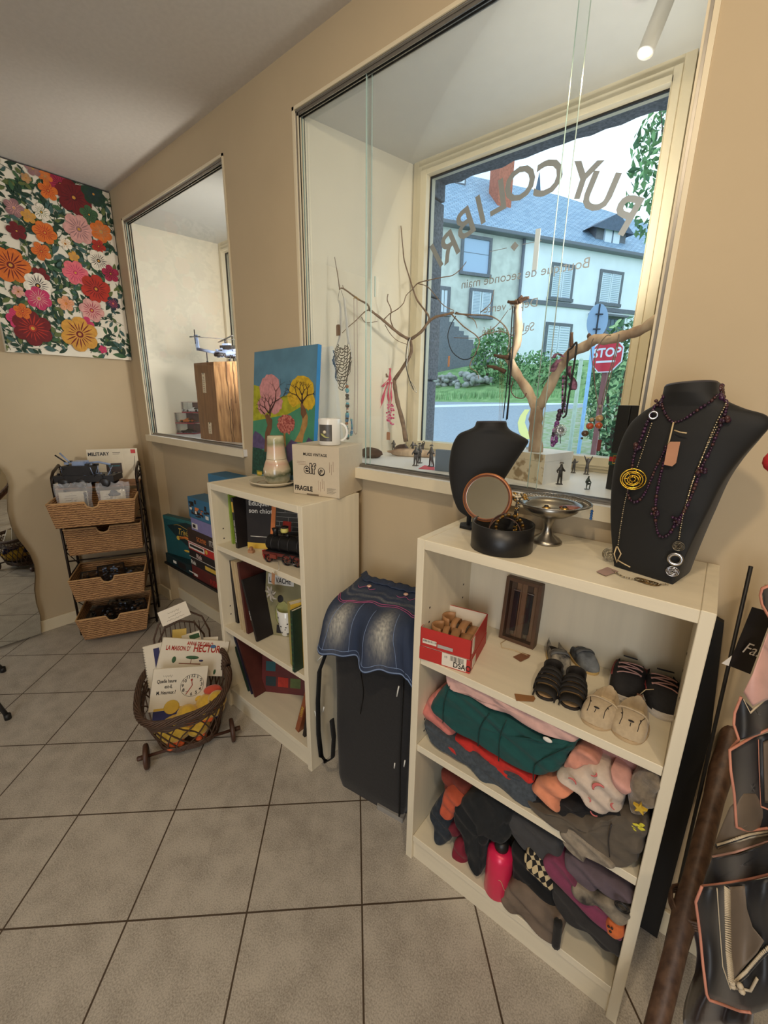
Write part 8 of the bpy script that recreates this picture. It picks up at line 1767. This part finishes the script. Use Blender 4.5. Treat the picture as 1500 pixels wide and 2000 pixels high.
cloth('folded_jacket', 'taupe zipped jacket with a yellow print, hanging over the shelf edge', 'jacket', [(650, 720), (800, 780), (1000, 820), (1180, 790), (1290, 840), (1280, 960), (1210, 1090), (1080, 1050), (960, 960), (840, 870), (700, 790)], -.290, .24, fab('taupe_fleece', (96, 86, 74), .15), GM, rnd_=.03, sd=9)
jk = bpy.data.objects['folded_jacket']; seam([(1110, 830), (1095, 900), (1100, 1000)], -.295, .0014, gm, jk, 'zip')
g = MB(); rr = random.Random(4)
for i in range(14): q = aY(*c6b(1250+rr.uniform(-28, 28), 845+rr.uniform(-16, 16)), -.294); g.sph(q, (.005, .002, .0025), mat('lemon_print', (206, 196, 60), .7), 6)
g.out('yellow_print', jk)
cloth('folded_leggings', 'black folded leggings under the moon print pyjamas', 'leggings', [(700, 690), (850, 720), (960, 740), (1170, 780), (1150, 830), (950, 800), (780, 780), (690, 740)], -.275, .2, fab('black_jersey', (24, 22, 24)), GM, sd=10)
cloth('folded_shirt', 'peach coral top between the green sweatshirt and the moon pyjamas', 'top', [(690, 640), (720, 605), (800, 610), (870, 640), (905, 690), (840, 720), (825, 785), (760, 740), (680, 665)], -.288, .16, fab('peach_coral_jersey', (222, 142, 108)), GM, sd=11)
cloth('folded_shirt', 'salmon folded sleeve cuff above the moon pyjamas', 'top', [(855, 540), (880, 480), (930, 440), (1000, 470), (1040, 530), (960, 530), (890, 555)], -.282, .14, fab('light_salmon_cotton', (206, 142, 122)), GM, sd=12)
moon = fab('cream_moon_fleece', (206, 188, 172), .1, 100)
pj = cloth('fleece_pyjamas', 'cream fleece pyjamas with pink moons, bulging over the shelf edge', 'pyjamas', [(800, 590), (880, 550), (970, 540), (1060, 570), (1110, 640), (1160, 720), (1150, 800), (1060, 815), (970, 780), (920, 700), (850, 640)], -.296, .2, moon, GM, rnd_=.035, sd=13)
for a, b, r_, s_ in ((900, 610, 22, 0), (1050, 655, 34, 1), (1130, 740, 20, 2), (1020, 770, 18, 3), (1010, 560, 20, 4), (985, 700, 14, 5)):
    q = aY(*c6b(a, b), -.3005); R_ = r_/2.679*dep(q)/CF; g = MB(frame(q, (1, 0, 0), (0, 0, 1)) @ Matrix.Rotation(s_*1.1, 4, 'Z')); g.tube([(R_*math.cos(k_*.25), R_*math.sin(k_*.25), 0) for k_ in range(11)], [R_*.12+R_*.16*math.sin(PI*k_/10) for k_ in range(11)], mat('pink_moon_print', (208, 110, 106), .9), 6, flat=.25); g.out('moon_print', pj)
cloth('folded_shirt', 'pale pink folded sleeve right of the moon pyjamas', 'top', [(1100, 560), (1180, 600), (1210, 660), (1190, 700), (1160, 690), (1110, 640)], -.286, .16, fab('pale_pink_jersey', (212, 158, 146)), GM, sd=14)
gf = cloth('fluffy_sweater', 'fluffy grey sweater with a yellow star at the right end of the middle shelf', 'sweater', [(1190, 640), (1250, 580), (1330, 570), (1375, 620), (1360, 700), (1330, 780), (1270, 805), (1200, 780), (1185, 700)], -.285, .2, mat('fluffy_grey_knit', (128, 114, 96), .95, var=.45, scale=70, bump=1, sheen=.5), GM, rnd_=.03, amp=.010, sd=15)
q = aY(*c6b(1258, 750), -.2985); g = MB(frame(q, (1, 0, 0), (0, 0, 1))); g.prism([((.013 if k_ % 2 == 0 else .005)*math.sin(k_*PI/5), (.013 if k_ % 2 == 0 else .005)*math.cos(k_*PI/5)) for k_ in range(10)][::-1], -.006, .001, mat('yellow_felt_star', (206, 170, 52), .8)); g.out('star', gf)
cloth('knitted_scarf', 'light grey knitted scarf spilling under the taupe jacket', 'scarf', [(830, 880), (870, 860), (960, 920), (1060, 990), (1125, 1050), (1080, 1065), (970, 1010), (960, 1055), (900, 1010), (850, 950)], -.294, .15, mat('light_grey_knit', (150, 138, 122), .95, var=.3, scale=90, bump=.9), GM, sd=16, amp=.008)
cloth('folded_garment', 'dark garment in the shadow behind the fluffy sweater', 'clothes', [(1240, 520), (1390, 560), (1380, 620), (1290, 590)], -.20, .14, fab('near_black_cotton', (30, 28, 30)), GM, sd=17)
# lowest shelf
c7 = c6b
cloth('folded_trousers', 'black crumpled trousers hanging over the plinth beside the pink bottle', 'trousers', [(270, 760), (330, 700), (420, 680), (540, 740), (570, 820), (560, 940), (470, 900), (440, 960), (430, 1080), (400, 1110), (350, 1040), (330, 940), (280, 850)], -.284, .22, fab('black_cotton', (20, 24, 28), .3), GL, rnd_=.03, amp=.009, sd=21)
cloth('folded_jeans', 'dark blue denim roll at the far left of the lowest shelf', 'jeans', [(145, 790), (170, 740), (215, 690), (250, 800), (250, 940), (190, 945), (170, 860)], -.27, .2, fab('denim_dark', (42, 50, 60), .4, 120), GL, sd=22)
cloth('folded_jumper', 'brick red folded jumper at the left of the lowest shelf', 'jumper', [(205, 560), (260, 590), (360, 640), (370, 680), (300, 700), (235, 680)], -.25, .18, fab('brick_red_knit', (120, 52, 40)), GL, sd=23)
cloth('folded_jumper', 'orange folded jumper at the left of the lowest shelf', 'jumper', [(205, 760), (225, 670), (270, 680), (320, 715), (290, 760), (265, 815), (215, 805)], -.282, .17, fab('burnt_orange_knit', (190, 86, 58)), GL, sd=24)
cloth('folded_shirt', 'crimson top sticking out beside the black trousers', 'top', [(262, 1010), (280, 930), (330, 940), (345, 1050), (300, 1050), (270, 1050)], -.272, .15, fab('crimson_jersey', (126, 26, 46)), GL, sd=25)
cloth('folded_skirt', 'tartan red fold behind the black trousers', 'skirt', [(245, 830), (290, 850), (310, 900), (270, 900)], -.262, .14, fab('dark_tartan', (110, 30, 46), .6, 30), GL, sd=26)
cloth('folded_trousers', 'dark grey folded trousers above the checked scarf', 'trousers', [(550, 790), (640, 820), (760, 890), (840, 950), (830, 1020), (740, 1030), (640, 980), (560, 880)], -.272, .2, fab('charcoal_twill', (62, 62, 64)), GL, sd=27)
cloth('black_coat', 'big black folded coat right of the pink bottle', 'coat', [(575, 960), (640, 990), (720, 1080), (800, 1200), (830, 1310), (740, 1270), (640, 1190), (585, 1120)], -.270, .2, fab('black_wool', (14, 14, 16)), GL, sd=28)
chk = bpy.data.materials.new('cream_black_check'); chk.use_nodes = True
def _ck():
    n = chk.node_tree.nodes; L = chk.node_tree.links; c_ = n.new('ShaderNodeTexChecker'); tc = n.new('ShaderNodeTexCoord'); mp = n.new('ShaderNodeMapping'); mp.inputs['Rotation'].default_value = (0, .6, 0); mp.inputs['Scale'].default_value = (1, .01, 1); c_.inputs['Scale'].default_value = 95; c_.inputs['Color1'].default_value = (*lin((196, 178, 140)), 1); c_.inputs['Color2'].default_value = (*lin((22, 20, 20)), 1)
    L.new(tc.outputs['Object'], mp.inputs[0]); L.new(mp.outputs[0], c_.inputs['Vector']); L.new(c_.outputs['Color'], n['Principled BSDF'].inputs['Base Color']); n['Principled BSDF'].inputs['Roughness'].default_value = .9
_ck()
cloth('checked_scarf', 'cream and black checked scarf in the middle of the lowest shelf', 'scarf', [(640, 1010), (665, 985), (720, 1030), (790, 1110), (805, 1200), (740, 1150), (650, 1080)], -.286, .12, chk, GL, sd=29)
cloth('folded_garment', 'charcoal folded garment hanging at the lower right of the lowest shelf', 'clothes', [(790, 1140), (860, 1180), (960, 1280), (1080, 1390), (1175, 1470), (1170, 1560), (1080, 1520), (980, 1430), (840, 1320), (790, 1240)], -.282, .22, fab('charcoal_cotton', (44, 42, 42)), GL, sd=30)
cloth('folded_towel', 'grey brown folded towel lying at the front of the lowest shelf', 'towel', [(520, 1210), (575, 1150), (700, 1230), (800, 1310), (850, 1340), (845, 1420), (820, 1480), (740, 1430), (620, 1330), (530, 1260)], -.294, .18, mat('grey_brown_terry', (118, 102, 88), .95, var=.3, scale=20, bump=.8), GL, sd=31)
tw = bpy.data.objects['folded_towel']; g = MB(); pbk = cc([(832, 1340), (826, 1400), (818, 1465)], -.2995, c6b); g.tube(pbk, .010, fab('black_hem', (30, 28, 28)), 8); g.out('black_edge', tw)
cloth('folded_sweatshirt', 'magenta purple folded sweatshirt on the right of the lowest shelf', 'sweatshirt', [(745, 1030), (800, 1020), (870, 1080), (950, 1200), (1060, 1290), (1150, 1360), (1160, 1450), (1050, 1370), (960, 1290), (850, 1190), (770, 1090)], -.286, .2, fab('magenta_purple', (126, 56, 84)), GL, sd=32)
fc = cloth('orange_mask_shirt', 'orange rounded face print shirt at the lower right of the lowest shelf', 'shirt', [(1068, 1370), (1090, 1340), (1130, 1355), (1165, 1400), (1170, 1445), (1130, 1450), (1080, 1415)], -.293, .06, fab('orange_jersey', (214, 110, 56)), GL, sd=33, amp=.002)
g = MB(); [g.sph(aY(*c6b(*p), -.2945), (.003, .002, .003), cbk, 8) for p in ((1095, 1365), (1112, 1375), (1104, 1392))]; g.out('face_print', fc)
cloth('folded_sweatshirt', 'mauve grey folded sweatshirt high on the right of the lowest shelf', 'sweatshirt', [(855, 1010), (920, 1010), (1040, 1100), (1190, 1190), (1220, 1250), (1180, 1270), (1060, 1200), (1000, 1230), (900, 1160), (860, 1090)], -.28, .2, fab('mauve_grey_fleece', (98, 84, 92)), GL, sd=34)
cloth('printed_top', 'cream and grey printed top with a black buckle on the lowest shelf', 'top', [(890, 1180), (910, 1160), (1000, 1210), (1100, 1250), (1200, 1320), (1205, 1370), (1130, 1350), (1020, 1280), (900, 1210)], -.291, .14, fab('cream_grey_print', (150, 138, 120), .7, 24, col2=(50, 46, 44)), GL, sd=35)
g = MB(); q = aY(*c6b(1165, 1265), -.297); [g.tube([q+Vector((r_*math.cos(k_*PI/8), 0, r_*math.sin(k_*PI/8)*.8)) for k_ in range(16)], .0016, bp, 5, closed=True) for r_ in (.014, .010)]; g.out('buckle', bpy.data.objects['printed_top'])
# pink bottle
a_, b_ = aZ(*c6b(490, 1205), s3 if 0 else .0945), None; q = Vector((a_.x, a_.y+.022, .0945)); kq = psz(q); rb = 136/2.679/2*kq*.97; pl = PL(q, (f_.y, -f_.x, 0)); hb2 = pl.uv(*c6b(520, 950))[1]
pkb = mat('hot_pink_aluminium', (226, 34, 84), .35, metal=.15, var=.04, coat=.3)
t = thing('water_bottle', 'hot pink drinking bottle standing at the front of the lowest shelf', 'bottle', q)
TB = TR(q.x, q.y, q.z+.0006)
MB(TB).lathe([(0, 0), (rb*.92, 0), (rb, .006), (rb, hb2*.86), (rb*.96, hb2*.92), (rb*.72, hb2*.985), (rb*.5, hb2), (0, hb2)], pkb, 48).out('bottle_body', t)
MB(TB).lathe([(rb*.5, hb2), (rb*.52, hb2+.004), (rb*.52, hb2+.022), (rb*.3, hb2+.028), (0, hb2+.028)], bp, 32).out('screw_cap', t)
g = MB(TB @ TR(0, -.002, hb2+.030, rz=.6) @ Matrix.Rotation(PI/2, 4, 'X')); g.tube([(.014*math.cos(k_*PI/8), .014*math.sin(k_*PI/8), 0) for k_ in range(13)], .0018, slv, 6); g.out('carabiner', t)
g = MB(TB); g.tube([(rb*1.02*math.cos(-1.2+k_*.12), rb*1.02*math.sin(-1.2+k_*.12), hb2*(.55-.04*k_+.05*math.sin(k_))) for k_ in range(9)], .0008, str_, 4); g.out('string', t)
# ================================================================ right edge: leaning panel, wooden clothes stand, scarf
c8 = lambda a, b: (1200+a/2.222, 1100+b/2.222)
P_ = [aY(*p, -.035) for p in ((1399, 1205), (1422, 1290), (1380, 1480), (1318, 1700), (1262, 1960))]
x1_ = P_[0].x
zt0 = P_[0].z
g = MB(); bpn = mat('black_board', (22, 20, 19), .7, var=.1)
xr_ = aY(1345, 1600, -.035).x
pts = [(x1_-.012, .004), (xr_, .004), (xr_, aY(1390, 1440, -.035).z), (x1_+.015, zt0-.01), (x1_-.012, zt0)]
g.prism(pts, -.018, 0, bpn, T=frame((0, -.035, 0), (1, 0, 0), (0, 0, 1)))
g.out('black_board', label='black flat board standing in the gap right of the wide bookcase', cat='board', bevel=.001)
# stand
wb_m = mat('dark_bamboo', (100, 74, 56), .5, var=.45, scale=14, stretch=(5, 5, .6), bump=.4, col2=(66, 44, 32))
pt, pb2 = CAM+ray(*c8(548, 560))*1.00, CAM+ray(*c8(185, 2000))*.78
dirp = (pb2-pt)
k_ = (pb2.z-.0)/-dirp.z if dirp.z else 0
foot = pb2+dirp*max(0, k_); head = pt-dirp*.55
st_ = thing('clothes_stand', 'dark bamboo clothes stand leaning in from the right edge, hung with a scarf', 'clothes stand', (foot.x, foot.y, 0))
n = 26; Q = [head+(foot-head)*i/n for i in range(n+1)]; Q[-1].z = max(Q[-1].z, .002)
g = MB(); g.tube(Q, [.0185+(.0035 if i % 5 == 0 else 0) for i in range(n+1)], wb_m, 16); g.out('bamboo_pole', st_)
off = Vector((.016, .03, 0)); g = MB(); g.tube([q+off+Vector((-.008, .012, 0)) for q in Q], [.013]*len(Q), mat('mid_bamboo', (124, 86, 58), .5, var=.4, scale=14, stretch=(5, 5, .6)), 12); g.out('bamboo_pole', st_)
g = MB()
for i in (8, 15, 20): 
    for j in range(4): c_ = Q[i]+off*.5+Vector((0, 0, .006*j-.01)); g.tube([c_+Vector((.036*math.cos(a*PI/8), .036*math.sin(a*PI/8), .004*math.sin(a))) for a in range(16)], .003, wb_m, 5, closed=True)
g.out('cane_binding', st_)
g = MB(); q0, q1 = aY(1462, 1127, -.10), aY(1335, 1690, -.10); d_ = q1-q0; g.bar(q0-d_*.03, (q1+d_*((q1.z-.004)/-d_.z)), .0035, blackm, 8); g.out('rear_rail', st_)
g = MB(); g.tube([head, head+Vector((.5, -.1, .02)), head+Vector((.9, -.2, 0))], .014, wb_m, 12); f2_ = head+Vector((.9, -.2, 0)); g.tube([f2_, Vector((f2_.x+.1, f2_.y, .0))], .016, wb_m, 12); g.out('cross_bar', st_)
# scarf: folded sheets with pink rolled hem
nvs = mat('navy_silk', (14, 14, 20), .45, var=.15, scale=30, sheen=.3); pks = mat('salmon_hem', (206, 138, 116), .6); lps = mat('pale_pink_silk', (214, 166, 156), .5, sheen=.3); gys = mat('taupe_silk', (112, 98, 84), .55, var=.1); iv = mat('ivory_line', (206, 190, 164), .6)
sc = thing('silk_scarf', 'navy scarf with salmon hem and rope print hanging from the clothes stand', 'scarf', CAM+ray(*c8(560, 1200))*.72)
def sheet(poly, dpt, m, nm, par, hem=None, sd=0, closed=True, hr=.0022, n2=10):
    # cloth sheet: ragged outline at distance dpt, rippled in depth
    K = len(poly); C0 = (sum(p[0] for p in poly)/K, sum(p[1] for p in poly)/K)
    def at_(a, b): a_, b_ = c8(a, b); rip = .012*math.sin(a/38+sd)+.006*math.sin(b/60+sd*2); return CAM+ray(a_, b_)*(dpt+rip)
    def fn(u, w):
        f = u*K; j = int(f) % K; t_ = f-int(f); p, q = poly[j], poly[(j+1) % K]; a = p[0]*(1-t_)+q[0]*t_; b = p[1]*(1-t_)+q[1]*t_; return at_(C0[0]+(a-C0[0])*w, C0[1]+(b-C0[1])*w)
    g = MB(); g.grid(fn, K*5, n2, m, wu=True); o = g.out(nm, par, solid=.0012)
    if hem:
        h = MB(); P = []
        for (p, q) in zip(hem, hem[1:]):
            for i in range(5): P.append((p[0]+(q[0]-p[0])*i/5, p[1]+(q[1]-p[1])*i/5))
        P.append(hem[-1]); h.tube([at_(*p)-ray(*c8(*p))*.002 for p in P], hr, pks, 6); h.out('rolled_hem', o)
    return o, at_
def line(pts, dpt, at_, r_, m, nm, par, rope=False):
    P = []
    for (p, q) in zip(pts, pts[1:]):
        for i in range(8): P.append((p[0]+(q[0]-p[0])*i/8, p[1]+(q[1]-p[1])*i/8))
    P.append(pts[-1]); Q = [at_(*p)-ray(*c8(*p))*.002 for p in P]; g = MB()
    if rope:
        g.tube(Q, r_, nvs, 6, flat=.3)
        for i in range(len(Q)-1):
            for k_ in (0, .5):
                a = Q[i]+(Q[i+1]-Q[i])*k_; t_ = (Q[i+1]-Q[i]).normalized(); n_ = t_.cross(FW).normalized(); g.bar(a-n_*r_*.9-FW*.002, a+n_*r_*.9+t_*r_*.9-FW*.002, r_*.30, iv, 5)
    else: g.tube(Q, r_, m, 5, flat=.4)
    g.out(nm, par)
sheet([(560, 560), (600, 480), (667, 300), (760, 250), (760, 560), (640, 600), (600, 620)], .74, lps, 'scarf_fold', sc, sd=1)
o, at_ = sheet([(540, 770), (520, 690), (525, 640), (550, 580), (600, 640), (680, 570), (760, 560), (760, 720), (660, 730)], .73, nvs, 'scarf_fold', sc, hem=[(550, 580), (522, 650), (518, 700), (540, 765), (500, 812)], sd=2); line([(560, 590), (590, 650), (600, 640), (667, 580), (760, 560)], .73, at_, .0018, iv, 'printed_line', o)
o, at_ = sheet([(500, 1060), (470, 1130), (430, 1230), (420, 1290), (560, 1270), (760, 1200), (760, 1000), (560, 1000)], .72, gys, 'scarf_fold', sc, sd=3); line([(440, 1225), (500, 1205), (580, 1180), (667, 1165), (760, 1150)], .72, at_, .0045, iv, 'rope_print', o, rope=True); line([(425, 1275), (520, 1255), (667, 1205), (760, 1180)], .72, at_, .0022, lps, 'printed_line', o)
o, at_ = sheet([(500, 812), (600, 760), (760, 700), (760, 1150), (640, 1160), (570, 1162), (528, 1145), (520, 1000), (502, 890)], .71, nvs, 'scarf_fold', sc, hem=[(760, 690), (667, 722), (600, 752), (500, 812), (505, 900), (520, 1000), (530, 1145), (575, 1162), (667, 1150)], sd=4); line([(625, 765), (628, 900), (635, 1055), (667, 1068), (760, 1060)], .71, at_, .0016, pks, 'printed_line', o)
sheet([(645, 775), (760, 740), (760, 1050), (652, 1040)], .708, gys, 'scarf_fold', sc, sd=4)
o, at_ = sheet([(425, 1280), (540, 1265), (667, 1215), (760, 1180), (760, 1330), (600, 1370), (460, 1395), (382, 1402), (400, 1340)], .70, nvs, 'scarf_fold', sc, hem=[(382, 1402), (460, 1393), (600, 1368), (760, 1330)], sd=5)
o, at_ = sheet([(380, 1405), (480, 1395), (640, 1370), (760, 1340), (760, 1900), (600, 1955), (540, 1940), (405, 1885), (385, 1760), (375, 1620), (355, 1480)], .69, nvs, 'scarf_fold', sc, hem=[(380, 1402), (353, 1470), (372, 1610), (384, 1740), (400, 1870), (412, 1895), (470, 1915), (540, 1942), (592, 1950)], sd=6)
line([(445, 1410), (455, 1560), (470, 1750), (500, 1838), (590, 1855), (620, 1800)], .69, at_, .0022, iv, 'printed_line', o)
line([(484, 1400), (486, 1520), (490, 1680), (503, 1815)], .69, at_, .0050, iv, 'rope_print', o, rope=True); line([(512, 1820), (570, 1770), (640, 1690), (740, 1600)], .69, at_, .0050, iv, 'rope_print', o, rope=True)
sheet([(500, 1405), (565, 1400), (575, 1500), (600, 1580), (650, 1640), (620, 1690), (520, 1800), (502, 1700), (497, 1500)], .684, gys, 'scarf_fold', sc, sd=6)
g = MB(); q = at_(512, 1820)-FW*.006; [g.sph(q+Vector((.008*math.cos(k_), 0, .008*math.sin(k_*1.7))), .005, iv, 8) for k_ in range(5)]; g.out('rope_print', o)
line([(760, 350), (680, 250), (640, 180), (632, 140), (640, 110), (700, 85)], .745, at_, .0035, pks, 'rolled_hem', sc)
sheet([(640, 110), (760, 60), (760, 320), (690, 250), (650, 190)], .75, nvs, 'scarf_fold', sc, sd=7)
# black hanging card
ct = thing('hanging_label', 'black card label with white script hanging beside the scarf', 'label', CAM+ray(*c8(560, 340))*.80)
def cq(a, b, d=.80): return CAM+ray(*c8(a, b))*d
P4_ = [cq(600, 190), cq(690, 215), cq(590, 482), cq(497, 445)]; back_ = [p+FW*.0015 for p in P4_]; MB().add(P4_+back_, [(0, 1, 2, 3), (7, 6, 5, 4), (0, 4, 5, 1), (1, 5, 6, 2), (2, 6, 7, 3), (3, 7, 4, 0)], mat('black_card', (18, 17, 20), .5)).out('card', ct)
M = frame(cq(545, 382)-FW*.002, cq(600, 400)-cq(545, 382), cq(560, 340)-cq(545, 382)); MB(M).text('Fa.', .030, cw, Matrix.Identity(4), shear=.4).out('script', ct)
MB().bar(cq(640, 195), cq(655, 90), .001, str_, 4).out('string', ct)
P3_ = [cq(510, 402), cq(496, 446), cq(466, 435)]; MB().add(P3_+[p+FW*.001 for p in P3_], [(0, 1, 2), (5, 4, 3), (0, 3, 4, 1), (1, 4, 5, 2), (2, 5, 3, 0)], cw).out('paper_tag', label='corner of a white paper tag behind the black card label', cat='tag')
g = MB(); g.grid(lambda u, v: CAM+ray(*c8(330+300*u+30*math.sin(v*5), 1560+440*v))*(.86+.03*math.sin(u*9+v*3)), 20, 20, mat('dark_brown_satin', (52, 36, 34), .45, var=.4, scale=10, sheen=.3)); g.out('brown_garment', label='dark brown garment hanging low behind the scarf', cat='clothes', solid=.003)
q = aY(1496, 900, -.35); g = MB(); g.sph(q+Vector((.012, 0, 0)), (.016, .014, .016), mat('red_wool', (190, 36, 40), .8), 12); g.out('red_pompom', label='red round fabric bit at the right edge beside the large bust', cat='pompom')
